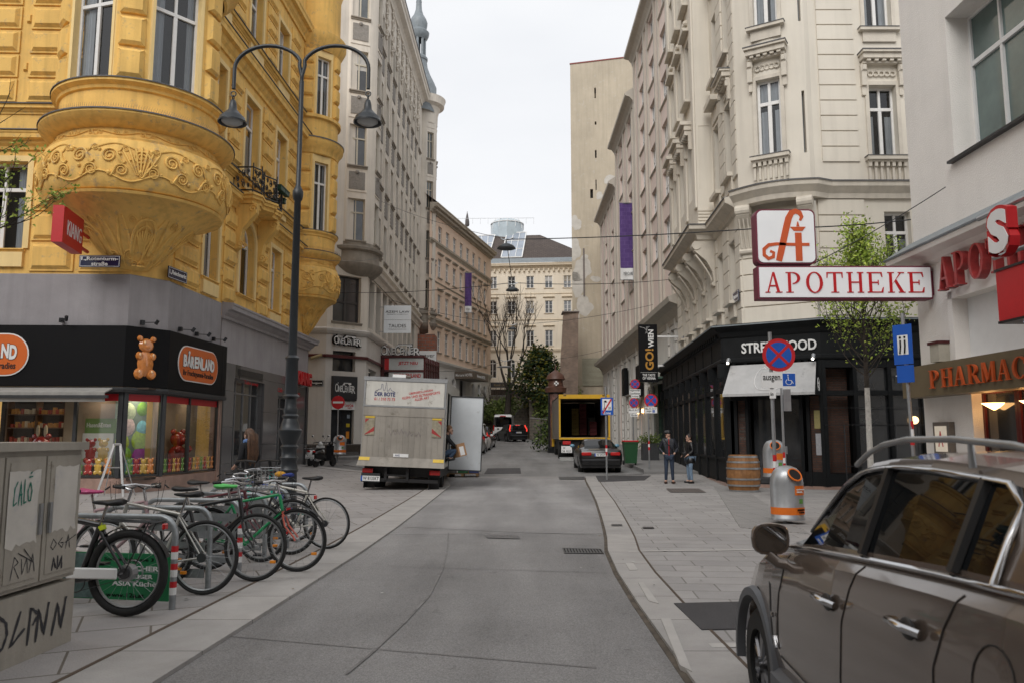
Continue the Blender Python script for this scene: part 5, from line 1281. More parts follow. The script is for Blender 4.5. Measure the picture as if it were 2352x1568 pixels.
# ================================================================ cream corner house
CRM=mat('cream_render',(.66,.612,.528),.88,.06,.5,bump=.12,bs=25,streak=.18)
CRT=mat('cream_stucco_trim',(.60,.55,.47),.88,.1,2,bump=.3,bs=25,streak=.3)
XB=root('cream_building',(10,27,0),'ornate cream corner house with bowed oriel over the street food restaurant','building',world=True)
XS=PL((8.2,38),(7.5,25.05));XR=PL((9.55,23.9),(14.5,23.9));xs=lambda y:(38-y)*XS.L/12.95
cols=(26.2,28.1,30.2,32.2,34.2,36.3)
lw=[(xs(y+.42),xs(y-.42),6.1,8.2)for y in cols]
up=[(xs(y+.42),xs(y-.42),z,z+2.6)for y in cols[:2]for z in(10.5,14.9,19.0)]
w=MB();facade(w,XS,0,XS.L,5.0,26,lw+up,.4)
def rustb(mb,pl,a,b,z0,z1,h=.5,o=.06):
 n=max(1,int((z1-z0)/h));h=(z1-z0)/n
 for k in range(n):pl.box(mb,a,b,z0+k*h+.02,z0+(k+1)*h-.02,0,o)
ed=[XS.L]+[v for y in cols for v in(xs(y-.55),xs(y+.55))]+[0]
for i in range(0,len(ed)-1,2):rustb(w,XS,ed[i+1],ed[i],5.2,8.9)
for i in range(0,4,2):rustb(w,XS,ed[i+1],ed[i],10.2,22)
# bowed corner oriel plus straight lower chamfer
XC=PL((7.5,25.05),(9.45,23.9))
facade(w,XC,0,XC.L,5.0,9.3,[]);rustb(w,XC,.05,XC.L-.05,5.2,8.9)
facade(w,XR,0,XR.L,5.0,26,[(2.13-.0,2.95,6.5,8.6),(1.85,2.72,10.35,12.75),(1.85,2.72,14.65,17.2),(1.85,2.72,19,21.5),(4,4.8,10.35,12.75)],.28)
rustb(w,XR,.05,1.5,5.3,9.0);rustb(w,XR,.28,1.45,10.2,25.5,.5,.05);rustb(w,XR,3.1,4.5,5.3,25,.5,.05)
w.quad(XS.p(0,0),XS.p(0,0,-8),XS.p(0,26,-8),XS.p(0,26))
w.build('wall',CRM,XB)
# bow
nb=9;ch_=XC;bow=[]
for k in range(nb+1):
 t=k/nb;bow.append(ch_.p(t*ch_.L,0,.10+.30*math.sin(math.pi*t))[:2])
w=MB()
bops={}
for k in range(nb):
 pl=PL(bow[k],bow[k+1]);zs_=[(10.5,13.1),(14.9,17.6),(19,21.6)]
 ops=[(-.01,pl.L+.01,a,b)for a,b in zs_]if k in(3,4,5)else([(pl.L*.4,pl.L*.72,a,b-.55)for a,b in zs_]if k==nb-1 else[])
 facade(w,pl,0,pl.L,9.5,26,ops,.22 if k==nb-1 else .0)
 if k==nb-1:
  for o in ops:m=MB();pl.box(m,o[0],o[1],o[2],o[3],-.23,-.21);m.build('slit_pane',GLS2,XB)
W0=PL(bow[3],bow[6])
for a,b in((10.5,13.1),(14.9,17.6),(19,21.6)):
 for s in(0,W0.L):w.quad(W0.p(s,a,0),W0.p(s,b,0),W0.p(s,b,-.3),W0.p(s,a,-.3))
 w.quad(W0.p(0,b),W0.p(W0.L,b),W0.p(W0.L,b,-.3),W0.p(0,b,-.3));w.quad(W0.p(0,a),W0.p(W0.L,a),W0.p(W0.L,a,-.3),W0.p(0,a,-.3))
for z in(11.3,12.3,13.35,14.5,15.6,16.8,18):pass
w.quad(*[Vector((p[0],p[1],9.5))for p in bow])if False else w.add([(p[0],p[1],9.5)for p in bow],[tuple(range(nb+1))])
w.quad((*bow[-1],9.5),(9.62,23.92,9.5),(9.62,23.92,26),(*bow[-1],26));w.quad((*bow[0],9.5),XS.p(XS.L,9.5),XS.p(XS.L,26),(*bow[0],26));w.build('oriel_wall',CRM,XB)
for a,b in((10.5,13.1),(14.9,17.6),(19,21.6)):window(W0,0,W0.L,a,b,XB,WFR,CLR,.16,2,.70,0,.08,curtain=(CURT,[(.04,.36,.02,.62),(.68,.96,.02,.62),(.04,.96,.72,.98)]))
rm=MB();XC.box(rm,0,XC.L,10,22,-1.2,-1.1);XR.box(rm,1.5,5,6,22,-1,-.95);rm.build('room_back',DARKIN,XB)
for o in[(2.13,2.95,6.5,8.6),(1.85,2.72,10.35,12.75),(1.85,2.72,14.65,17.2),(1.85,2.72,19,21.5),(4,4.8,10.35,12.75)]:
 window(XR,*o,XB,WFR,CLR,.22,2,.70,0,.07,curtain=(CURT,[(.04,.3,.02,.62),(.72,.96,.02,.62)]))
for o in lw+up:window(XS,*o,XB,WFR,GLS3,.36,2,.7,0,.07)
# trims
def hooded(pl,a,b,z0,z1,fancy=True):
 m=MB();surround(m,pl,a,b,z0,z1,.12,.05)
 pl.box(m,a-.28,b+.28,z1+.95,z1+1.02,0,.42);pl.box(m,a-.24,b+.24,z1+.78,z1+.95,0,.34);pl.box(m,a-.2,b+.2,z1+.66,z1+.74,0,.2)
 for k in range(5):x=a-.05+(b-a+.1)*k/4;pl.box(m,x-.06,x+.06,z1+.70,z1+.78,0,.3)
 for x in(a-.24,b+.08):
  pl.box(m,x,x+.16,z1-.05,z1+.66,0,.16);pl.cushion(m,x-.02,x+.18,z1+.4,z1+.66,.14,.22,.05);pl.box(m,x+.02,x+.14,z1-.35,z1-.05,0,.08)
 for k in range(5):
  x=a+.08+(b-a-.16)*k/4;m.torus(pl.p(x,z1+.38,.05),.085,.025,pl.n,10,4)
 m.build('window_hood',CRT,XB)
 m=MB();pl.box(m,a-.3,b+.3,z1+1.02,z1+1.05,0,.44);m.build('flashing',LEAD,XB)
def balus(pl,a,b,z):
 m=MB();pl.box(m,a-.22,b+.22,z-.12,z,-.02,.24);pl.box(m,a-.18,b+.18,z-.18,z-.12,0,.16)
 n=6
 for k in range(n+1):
  x=a-.12+(b-a+.24)*k/n
  pl.box(m,x-.05,x+.05,z-.32,z-.18,0,.15);pl.box(m,x-.035,x+.035,z-.75,z-.32,0,.10);pl.box(m,x-.03,x+.03,z-.82,z-.75,0,.06)
 m.build('baluster_sill',CRT,XB);m=MB();pl.box(m,a-.24,b+.24,z,z+.02,-.02,.26);m.build('flashing',LEAD,XB)
for pl,a,b in((W0,0,W0.L),(XR,1.85,2.72),(XR,4,4.8)):
 q=(10.5,13.1,14.9,17.6)if pl is W0 else(10.35,12.75,14.65,17.2)
 hooded(pl,a,b,q[0],q[1]);balus(pl,a,b,q[0]);
 m=MB();surround(m,pl,a,b,q[2],q[3],.12,.05);pl.box(m,a-.22,b+.22,q[2]-.1,q[2],0,.2);pl.box(m,a-.1,b+.1,q[2]-.45,q[2]-.1,0,.08);m.build('window_surround',CRT,XB)
 m=MB();pl.box(m,a-.24,b+.24,q[2],q[2]+.02,-.02,.22);m.build('flashing',LEAD,XB)
for y in cols[:2]:
 a,b=xs(y+.42),xs(y-.42)
 if y<27:hooded(XS,a,b,10.5,13.1)
 else:
  m=MB();XS.box(m,a-.2,b+.2,13.9,14.1,0,.35);XS.box(m,a-.1,b+.1,13.3,13.8,0,.08);surround(m,XS,a,b,10.5,13.1,.1,.05);m.build('window_hood',CRT,XB)
 for z in(10.5,14.9,19):m=MB();XS.box(m,a-.15,b+.15,z-.14,z,0,.25);XS.box(m,a-.1,b+.1,z-.6,z-.14,0,.10);m.build('sill',CRT,XB)
for o in lw:m=MB();XS.box(m,o[0]-.1,o[1]+.1,o[2]-.1,o[2],0,.3);XS.box(m,o[0]-.02,o[1]+.02,o[2]-.55,o[2]-.1,0,.14);surround(m,XS,*o[:4],.08,.04);m.build('sill',CRT,XB)
# side block carried on scrolled consoles
b0,b1=xs(35.3),xs(29.0);BO=.62
XO=PL(XS.p(b0,0,BO)[:2],XS.p(b1,0,BO)[:2])
ocs=[(.55+1.95*k,1.35+1.95*k,z,z+2.5)for k in range(3)for z in(10.9,15.1,19.2)]
w=MB();facade(w,XO,0,XO.L,9.5,26,ocs,.3)
for s in(b0,b1):w.quad(XS.p(s,9.5,0),XS.p(s,9.5,BO),XS.p(s,26,BO),XS.p(s,26,0))
w.quad(XS.p(b0,9.5,0),XS.p(b1,9.5,0),XS.p(b1,9.5,BO),XS.p(b0,9.5,BO))
for k in range(4):XO.box(w,-.05+1.95*k,.35+1.95*k,10.3,24,0,.07)
fl=PL(XO.p(XO.L,0)[:2],XS.p(b1,0)[:2])
for z in(9.75,9.88,10.0,10.12):fl.box(w,0,fl.L,z,z+.07,0,.04)
surround(w,fl,.1,fl.L-.1,11,13.5,.02,.02)
w.build('side_oriel',CRM,XB)
for o in ocs:window(XO,*o,XB,WFR,GLS3,.26,2,.7,0,.06)
for k in range(3):
 a,b=.55+1.95*k,1.35+1.95*k;m=MB();XO.box(m,a-.25,b+.25,13.9,14.05,0,.45);XO.box(m,a-.2,b+.2,13.7,13.9,0,.3)
 for q in range(5):x=a-.1+(b-a+.2)*q/4;XO.box(m,x-.05,x+.05,13.5,13.7,0,.28)
 for x in(a-.2,b+.1):XO.box(m,x,x+.12,12.9,13.6,0,.14)
 for z in(15.0,18.0,19.1):XO.box(m,a-.2,b+.2,z-.12,z,0,.25)
 XO.sphere if False else None
 for q in range(3):m.sphere(XO.p(a+.2+.2*q,18.4,.05),.12,6,5)
 m.build('window_hood',CRT,XB)
led=[XS.p(0,0)[:2],XS.p(b0,0)[:2],XS.p(b0,0,BO)[:2],XS.p(b1,0,BO)[:2],XS.p(b1,0)[:2],XS.p(XS.L-.25,0)[:2]]
lp=[(0,8.95),(.08,9.0),(.12,9.15),(.32,9.28),(.42,9.32),(.44,9.5),(.1,9.56),(0,9.6)]
c=MB();sweep(c,led,lp);c.build('main_ledge',CRT,XB)
c=MB();sweep(c,led,[(.3,9.54),(.47,9.51),(.47,9.47)]);c.build('flashing',LEAD,XB)
lb_=[ch_.p(-.1+(ch_.L+.2)*k/10,0,.18+.42*math.sin(math.pi*(k+.6)/11.2))[:2]for k in range(11)]+[XR.p(.35,0,.05)[:2],XR.p(4.9,0,.05)[:2]]
lp2=[(-.3,9.0),(0.05,9.0),(.08,9.15),(.2,9.28),(.26,9.34),(.28,9.5),(0,9.58),(-.3,9.6)]
c=MB();sweep(c,lb_,lp2);c.add([(p[0],p[1],9.03)for p in lb_[:11]],[tuple(range(11))]);c.build('main_ledge',CRT,XB)
c=MB();sweep(c,lb_,[(-.1,9.62),(.31,9.52),(.31,9.48)]);c.build('flashing',LEAD,XB)
def console(pl,x,zt,out,h,wd=.3):
 m=MB();pr=[(0,zt-h),(.10,zt-h),(.14,zt-h*.7),(out*.45,zt-h*.45),(out*.8,zt-h*.3),(out,zt-h*.22),(out,zt),(0,zt)]
 m.add([pl.p(x+e,z,o)for e in(-wd/2,wd/2)for o,z in pr],[tuple(range(8)),tuple(range(15,7,-1))]+[(i,(i+1)%8,8+(i+1)%8,8+i)for i in range(8)])
 m.cyl(pl.p(x-wd/2-.03,zt-.17,out-.08),pl.p(x+wd/2+.03,zt-.17,out-.08),.17,12);m.cyl(pl.p(x-wd/2-.02,zt-h+.05,.1),pl.p(x+wd/2+.02,zt-h+.05,.1),.09,8)
 for q in range(3):m.tube([pl.p(x-wd/3+wd/3*q,zt-h*(.9-.6*k/5),.16+(out-.2)*(k/5)**1.3)for k in range(6)],.03,4)
 m.build('console',CRT,XB)
for k in range(4):console(XS,b0+.15+(b1-b0-.3)*k/3,8.95,.8,1.7,.32)
console(XC,.2,9.0,.5,1.5,.4);console(XC,XC.L-.15,9.0,.55,1.5,.4)
c=MB();sweep(c,[XS.p(0,0)[:2],XS.p(XS.L,0)[:2]]+bow[1:-1]+[XR.p(0,0)[:2],XR.p(4.9,0)[:2]],cornice(22.6,23.2,.3));c.build('cornice',CRT,XB)
rc=XC.p(.1,5.9,.1);plate(PL(XS.p(XS.L-.9,0,.1)[:2],XS.p(XS.L-.1,0,.1)[:2]),0,6.0,.8,.36,[('1., Rotenturmstr.',.06,.3,.88,.4)],'blue street name plate on the corner above the black restaurant front',.0,NAVY)
plate(PL(XS.p(1.0,0,.1)[:2],XS.p(1.9,0,.1)[:2]),0,5.9,.9,.34,[('1., Fleischmarkt',.06,.3,.88,.4)],'small blue street name plate above the far end of the black restaurant front',.0,NAVY)
# ================================================================ street food restaurant front
BW=mat('black_painted_wood',(.008,.009,.010),.6,.2,4,bump=.1,bs=20,spec=.2)
SP1,SP2,SP3,SP4=(8.0,41.4),(6.85,25.4),(9.42,23.72),(14.5,23.72)
FB=root('restaurant_front',(8,25,0),'black wooden street food restaurant front wrapping the corner','shopfront',world=True)
w=MB();sweep(w,[SP1,SP2,SP3,SP4],[(0,3.95),(.03,4.0),(.03,4.08),(.0,4.12),(.0,4.75),(.05,4.8),(.12,4.95),(.28,5.05),(.32,5.13),(-.6,5.26),(-.8,5.26),(-.8,3.95)])
w.build('fascia',BW,FB)
w=MB();sweep(w,[SP1,SP2,SP3,SP4],[(.2,5.18),(.35,5.15),(.35,5.11)]);sweep(w,[SP1,SP2,SP3,SP4],[(-.7,5.29),(.34,5.17)]);w.build('flashing',ZN,FB)
Q1=PL(SP1,SP2);Q2=PL(SP2,SP3);Q3=PL(SP3,SP4)
fr_=MB()
nb_=9;bays=[Q1.L*k/nb_ for k in range(nb_+1)]
for x in bays:Q1.box(fr_,x-.09,x+.09,.12,3.95,-.2,-.02);Q1.box(fr_,x-.07,x+.07,3.5,3.95,-.02,.16);Q1.box(fr_,x-.03,x+.03,4.12,4.72,0,.03)
Q1.box(fr_,0,Q1.L,3.05,3.2,-.2,-.06);Q1.box(fr_,0,Q1.L,.12,.85,-.2,-.08);Q1.box(fr_,0,Q1.L,.85,.93,-.2,-.04)
for k in range(nb_):Q1.box(fr_,bays[k]+.25,bays[k+1]-.25,.22,.75,-.08,-.06)
for k in range(44):Q1.box(fr_,k*Q1.L/44,k*Q1.L/44+.1,4.78,4.92,.02,.16)
for x in(.02,.32,.68,2.35,2.55,Q2.L-.12):Q2.box(fr_,x,x+.1,.1,3.95,-.3,-.02)
Q2.box(fr_,0,Q2.L,3.0,3.95,-.3,-.1);Q2.box(fr_,0,.75,2.75,2.9,-.2,0);Q2.box(fr_,2.3,Q2.L,.1,.55,-.3,-.05)
for x in(0,.95,2.0,3.0,4.2,5.0):Q3.box(fr_,x,x+.12,.1,3.95,-.3,-.02)
Q3.box(fr_,0,5,.1,.5,-.3,-.05);Q3.box(fr_,0,5,2.85,3.0,-.25,-.03);Q3.box(fr_,0,5,3.7,3.95,-.25,-.03)
fr_.build('timber_frame',BW,FB)
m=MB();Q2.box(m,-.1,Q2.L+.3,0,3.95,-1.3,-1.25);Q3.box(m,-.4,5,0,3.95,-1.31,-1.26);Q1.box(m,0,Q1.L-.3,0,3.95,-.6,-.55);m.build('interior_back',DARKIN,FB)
w=MB();sweep(w,[SP1,SP2,SP3,SP4],[(-.25,0),(-.02,0),(-.02,.12),(-.25,.12)]);w.build('stone_base',MARB,FB)
for k in range(nb_):
 for z0,z1 in((.93,3.05),(3.2,3.95)):
  m=MB();a,b=bays[k]+.09,bays[k+1]-.09
  if k==0 and z0>3:
   for q in range(8):Q1.box(m,a,b,3.22+q*.09,3.27+q*.09,-.16,-.08)
   m.build('louvre',BW,FB);continue
  m.quad(Q1.p(a,z0,-.12),Q1.p(b,z0,-.12),Q1.p(b,z1,-.12),Q1.p(a,z1,-.12));m.build('pane',GLS,FB)
BRW=brick_mat('dark_interior_brick',(.10,.045,.03),(.07,.035,.025),(.05,.04,.035),.24,.075,.012,rot=(R(90),0,0),var=.3,bump=.5)
m=MB();Q2.box(m,.42,.68,.55,2.75,-.25,-.15);Q2.box(m,2.65,Q2.L-.1,.55,2.85,-.25,-.12);Q3.box(m,0,.95,.5,3.7,-.6,-.5);m.build('brick_panel',BRW,FB)
m=MB();Q2.quad if False else None
m.quad(Q2.p(.78,.1,-.6),Q2.p(2.35,.1,-.6),Q2.p(2.35,3,-.6),Q2.p(.78,3,-.6));m.quad(Q3.p(.95,.4,-.14),Q3.p(5,.4,-.14),Q3.p(5,3.8,-.14),Q3.p(.95,3.8,-.14));m.build('pane',GLS,FB)
for s,z,wd_,h_,c in((2.76,1.85,.2,.55,(.35,.30,.12)),(2.78,1.05,.19,.65,(.38,.38,.40))):
 m=MB();Q2.box(m,s,s+wd_,z,z+h_,-.12,-.10);m.build('menu_sheet',mat('menu_%d'%int(c[2]*100),c,.6,.15,20),FB)
CHK=mat('faded_chalk_letters',(.10,.11,.10),.8,0)
m=MB();Q2.text(m,'STREET',.45,2.25,.22,.07,-.148,.005);Q2.text(m,'FOOD',.47,2.13,.18,.07,-.148,.005);Q2.text(m,'täglich',.46,1.85,.2,.06,-.148,.005);Q2.text(m,'frisch',.46,1.75,.18,.06,-.148,.005);Q2.text(m,'PITA',.45,1.5,.2,.09,-.148,.005)
for t,z,h in(('ready',2.42,.08),('baked',2.27,.08),('PITA',2.02,.13),('daily',1.84,.08)):Q3.text(m,t,1.15,z,.4,h,-.138,.005)
m.build('chalk_lettering',CHK,FB)
m=MB();Q2.text(m,'STREET FOOD',.66,4.24,2.3,.33,.002,.05,.02);m.build('lettering',WHT,FB)
m=MB();Q3.text(m,'TAKE AWAY',2.25,3.25,1.3,.20,-.03,.03,.02);m.build('lettering',WHT,FB)
# sloping awning
AW2=mat('pale_marble_awning',(.42,.42,.42),.7,.1,3,dirt=(.22,.22,.22),dirtamt=.35)
m=MB();m.add([Q2.p(.28,3.88,.02),Q2.p(3.02-.1,3.88,.02),Q2.p(3.0,2.93,.75),Q2.p(.22,2.93,.75)],[(0,1,2,3)]);m.add([Q2.p(.22,2.93,.75),Q2.p(3.0,2.93,.75),Q2.p(3.0,2.85,.75),Q2.p(.22,2.85,.75)],[(0,1,2,3)])
o=m.build('awning',AW2,FB)
m=MB();m.add([Q2.p(2.93,3.87,.0),Q2.p(3.005,2.85,.75),Q2.p(3.005,2.85,0)],[(0,1,2)]);m.add([Q2.p(.27,3.87,.0),Q2.p(.215,2.85,.75),Q2.p(.215,2.85,0)],[(0,1,2)]);m.build('awning_side',BW,o)
m=MB();aw=lambda x,y:Q2.p(.28+x*2.65,3.88-y*.95,.035+y*.73)
m.tube([aw(.5+.17*math.cos(t),.52+.42*math.sin(t)+.05*math.sin(3*t))for t in[2*math.pi*k/24 for k in range(24)]],.014,4,closed=True)
m.tube([aw(.42+x*.02,.12+(.06 if x%2 else 0))for x in range(9)],.012,4);m.build('awning_outline',WHT,o)
m=MB();ps=Q2.p(2.99,3.1,.35);sd=PL(Q2.p(3.01,0,.62)[:2],Q2.p(3.01,0,.02)[:2]);m.tube([sd.p(.33+.12*math.cos(t),3.17+.2*math.sin(t),.01)for t in[2*math.pi*k/16 for k in range(17)]],.008,4);sd.text(m,'HUNGRY',.24,3.17,.18,.08,.005,.005);sd.text(m,'GUY',.28,3.06,.1,.08,.005,.005);m.build('lettering',WHT,o)
for x in(.3,2.9):
 m=MB();m.cyl(Q2.p(x,4.0,0),Q2.p(x,4.02,.3),.02,5);m.cyl(Q2.p(x,4.07,.25),Q2.p(x,3.93,.36),.06,8);q=m.build('spot_lamp',STEEL,FB);m=MB();m.sphere(Q2.p(x,3.93,.37),.035,6,4);m.build('bulb',mat('lamp_white_glow',(1,.9,.75),emit=12,var=0),q)
m=MB();m.sphere(Q3.p(2.75,2.1,-.05),.12,12,8);m.build('globe_lamp',mat('globe_lamp_glow',(1,.62,.3),emit=2.2,var=0),FB,smooth=True)
# steps / planters / railing in front right face
m=MB()
for z in(.55,1.05):m.tube([Q3.p(-.2,z+1.4,.6),Q3.p(4.5,z+1.4,.6)],.012,4)
for z in(.75,1.95):m.tube([Q3.p(.3,z,.7),Q3.p(4.6,z,.7)],.015,4)
for x in(.3,1.8,3.3,4.6):m.cyl(Q3.p(x,.03,.7),Q3.p(x,1.95,.7),.015,5)
tag(m.build('terrace_railing',BLKM),'thin black terrace railing in front of the dark restaurant windows','railing')
# ================================================================ pharmacy
PHM=mat('white_pharmacy_render',(.82,.785,.74),.92,.05,.8,bump=.6,bs=45,streak=.06)
PB=root('pharmacy_building',(11,12,0),'white rendered corner house with the pharmacy at ground level','building',world=True)
PH=PL((8.9,16.95),(9.0,4));PHN=PL((16,17.15),(8.9,16.95))
w=MB();pops=[(1.75,5.6,7.1,10.15),(7,10.5,7.1,10.15)]
facade(w,PH,0,PH.L,5.75,15,pops,.5);facade(w,PH,0,PH.L,-.1,5.3,[(1.4,6.4,3.05,4.35),(1.75,7,0,2.5),(8,12,0,4)],.35)
w.quad((8.9,16.95,-.1),(18,17.2,-.1),(18,17.2,15),(8.9,16.95,15));w.quad(PH.p(0,15),PH.p(PH.L,15),(18,4,15),(18,17.2,15))
surround(w,PH,1.75,5.6,7.1,10.15,.14,-.03)if False else None
w.build('wall',PHM,PB)
c=MB();sweep(c,[(14,17.1),(8.9,16.95),PH.p(PH.L,0)[:2]],[(0,5.2),(.12,5.25),(.18,5.35),(.42,5.4),(.45,5.5),(.1,5.76),(0,5.78)]);c.build('ledge',PHM,PB)
c=MB();sweep(c,[(14,17.1),(8.9,16.95),PH.p(PH.L,0)[:2]],[(.47,5.50),(.48,5.54),(.05,5.84),(0,5.85)]);c.build('flashing',ZN,PB)
for o in pops:
 window(PH,*o,PB,WHT,mat('tinted_office_glass',(.10,.15,.14),.04,.4,.6,spec=1),.46,4,.66,0,.07)
 m=MB();PH.box(m,o[0]-.08,o[1]+.08,o[2]-.04,o[2]+.01,-.5,.12);m.build('sill',DMET,PB)
m=MB();PH.box(m,1.4,6.4,3.05,4.35,-.3,-.26);m.build('white_blind',WHT,PB)
m=MB();PH.box(m,1.25,1.4,3.0,4.5,0,.05);PH.box(m,1.25,6.5,4.35,4.5,0,.05);m.build('window_surround',PHM,PB)
m=MB()
for x in(1.75,2.72,2.8,3.9,5.0,6.1,6.93):PH.box(m,x,x+.07,0,2.5,-.3,-.2)
PH.box(m,1.75,7,2.42,2.5,-.3,-.2);m.build('shop_door',mat('dark_red_frame',(.09,.008,.008),.4,.1,5),PB)
m=MB();m.quad(PH.p(1.8,0,-.24),PH.p(7,0,-.24),PH.p(7,2.45,-.24),PH.p(1.8,2.45,-.24));m.build('pane',GLS,PB)
for x in(2.2,3.3,4.4):m=MB();m.lathe([(.02,0),(.2,.12),(.21,.13)],PH.p(x,2.1,-.15),12);m.build('ceiling_lamp',WARM,PB)
BRZ=mat('bronze_canopy',(.15,.115,.065),.45,.1,3)
m=MB();PH.box(m,.02,8,2.42,3.06,0,.45);cn=m.build('entrance_canopy',BRZ,PB)
# --- serif letters drawn as polygons in a unit box
def ring(rx,ry,tx_,ty_,a0=0,a1=360,n=20,cx=.5,cy=.5):
 out=[]
 for k in range(n):
  t0,t1=R(a0+(a1-a0)*k/n),R(a0+(a1-a0)*(k+1)/n)
  out.append([(cx+rx*math.cos(t0),cy+ry*math.sin(t0)),(cx+rx*math.cos(t1),cy+ry*math.sin(t1)),(cx+(rx-tx_)*math.cos(t1),cy+(ry-ty_)*math.sin(t1)),(cx+(rx-tx_)*math.cos(t0),cy+(ry-ty_)*math.sin(t0))])
 return out
def bx(a,b,c,d):return[(a,c),(b,c),(b,d),(a,d)]
SE=.045
SER={'A':[[(.12,0),(.20,0),(.53,1),(.45,1)],[(.70,0),(.86,0),(.56,1),(.44,1)],bx(.26,.72,.30,.37),bx(.02,.30,0,SE),bx(.60,.98,0,SE)],'P':[bx(.16,.33,0,1),bx(.04,.46,0,SE),bx(.04,.4,1-SE,1)]+ring(.44,.29,.17,.05,-90,90,12,.42,.71),'O':ring(.48,.52,.17,.05),'T':[bx(.42,.58,0,1),bx(.04,.96,.94,1),bx(.28,.72,0,SE),[(.04,.72),(.09,.72),(.12,.95),(.04,.95)],[(.96,.72),(.91,.72),(.88,.95),(.96,.95)]],'H':[bx(.12,.28,0,1),bx(.72,.88,0,1),bx(.28,.72,.48,.54),bx(.02,.38,0,SE),bx(.62,.98,0,SE),bx(.02,.38,1-SE,1),bx(.62,.98,1-SE,1)],'E':[bx(.12,.29,0,1),bx(.02,.9,0,.055),bx(.02,.86,.945,1),bx(.29,.66,.47,.53),bx(.62,.67,.38,.62),[(.9,0),(.94,.26),(.89,.26),(.8,.05)],[(.86,1),(.9,.76),(.85,.76),(.78,.95)]],'K':[bx(.12,.28,0,1),bx(.02,.40,0,SE),bx(.02,.40,1-SE,1),[(.28,.40),(.36,.50),(.84,1),(.75,1)],[(.40,.56),(.50,.66),(.94,0),(.74,0)],bx(.62,1.0,0,SE),bx(.62,.98,1-SE,1)],'R':[bx(.14,.30,0,1),bx(.02,.42,0,SE),bx(.02,.4,1-SE,1),[(.45,.48),(.60,.48),(.96,0),(.78,0)],bx(.72,1,0,SE)]+ring(.40,.27,.16,.05,-90,90,12,.42,.73),'M':[bx(.08,.15,0,1),bx(.80,.94,0,1),[(.08,1),(.24,1),(.52,.12),(.44,.0)],[(.44,0),(.52,.12),(.90,1),(.80,1)],bx(0,.24,0,SE),bx(.72,1,0,SE)],'C':ring(.48,.52,.17,.05,45,315,16)+[bx(.82,.88,.66,.92)],'Y':[bx(.42,.58,0,.45),[(.04,1),(.24,1),(.58,.42),(.44,.42)],[(.96,1),(.86,1),(.50,.42),(.58,.42)],bx(.28,.72,0,SE),bx(0,.34,1-SE,1),bx(.7,1,1-SE,1)]}
def serif(mb,txt,pl,s,z,w_,h,o,d,gap=.12):
 n=len(txt);cw=w_/(n+gap*(n-1))
 for i,ch in enumerate(txt):
  for k,P in enumerate(SER[ch]):
   e=.0006*k;mb.ext(P,pl.p(s+i*cw*(1+gap),z,o),pl.d*cw,(0,0,h),pl.n,d+e)
ORL=mat('orange_red_letters',(.52,.09,.02),.4,.12,6)
OLD=mat('weathered_red_letters',(.33,.03,.03),.5,.3,7,coat=.3)
m=MB();serif(m,'PHARMACY',PH,1.18,2.56,3.45,.36,.47,.04);m.build('lettering',ORL,cn)
m=MB();serif(m,'APOTHEKE',PH,1.28,4.52,4.3,.66,.10,.16);m.build('wall_letters',OLD,PB)
# projecting pharmacy light box
LBX=mat('opal_light_box',(.74,.75,.76),.35,.04,1.5,emit=.12);MGF=mat('magenta_frame',(.16,.02,.045),.45,.15,6)
a,e=at(1742,687,16.2),at(2139,611,16.2);PS_=PL((a.x,16.2),(e.x,16.2));W,z0,z1=PS_.L,a.z,e.z
r=root('pharmacy_sign',(a.x,16.2,z0),'long illuminated pharmacy sign reading APOTHEKE with a square emblem on top','sign',world=True)
def lbox(name,s0,s1,z0,z1,r,rad=0):
 m=MB();m2=MB()
 def rr_(e,rd):
  P=[]
  for cx,cz,a0 in((s1-e-rd,z1-e-rd,0),(s0+e+rd,z1-e-rd,90),(s0+e+rd,z0+e+rd,180),(s1-e-rd,z0+e+rd,270)):
   for k in range(5):t=R(a0+90*k/4);P.append((cx+rd*math.cos(t),cz+rd*math.sin(t)))
  return P
 m.ext(rr_(0,rad+.02),PS_.p(0,0,-.30),PS_.d,(0,0,1),PS_.n,.29);m.build(name+'_case',MGF,r)
 m2.ext(rr_(.035,rad+.01),PS_.p(0,0,-.02),PS_.d,(0,0,1),PS_.n,.035);m2.build(name+'_face',LBX,r)
lbox('sign',0,W,z0,z1,r)
sq0,sq1=at(1742,607,16.2),at(1874,481,16.2);lbox('emblem',0,sq1.x-sq0.x,sq0.z,sq1.z,r,.1)
m=MB();serif(m,'APOTHEKE',PS_,.14,z0+.13,W-.30,(z1-z0)-.27,.016,.012,.16);m.build('lettering',RL,r)
OE=mat('emblem_orange',(.60,.10,.025),.4,.06,5);m=MB();S_,zz=sq1.x-sq0.x,sq0.z;Q=lambda x,y:PS_.p(x*S_,zz+y*S_,.02)
def ribbon(pts,wd):
 P=[Vector(p)for p in pts];L_,R_=[],[]
 for i,p in enumerate(P):
  t=(P[min(i+1,len(P)-1)]-P[max(i-1,0)]).normalized();nn=Vector((-t.y,t.x));ww=wd[i]if isinstance(wd,list)else wd
  L_.append(p+nn*ww/2);R_.append(p-nn*ww/2)
 for i in range(len(P)-1):
  q=[L_[i],L_[i+1],R_[i+1],R_[i]];m.ext([(v.x*S_,v.y*S_)for v in q],PS_.p(0,zz,.016),PS_.d,(0,0,1),PS_.n,.012+.0003*(i%2))
ribbon([(.36,.05),(.40,.20),(.44,.36),(.50,.60),(.55,.78),(.60,.87),(.67,.90),(.74,.87),(.77,.80),(.74,.74)],[.10,.11,.11,.11,.11,.10,.09,.08,.06,.04])
ribbon([(.88,.33),(.60,.33),(.34,.34),(.20,.32),(.12,.25),(.12,.15),(.19,.09),(.27,.12),(.28,.19),(.22,.22)],[.05,.05,.05,.06,.06,.06,.06,.06,.05,.04])
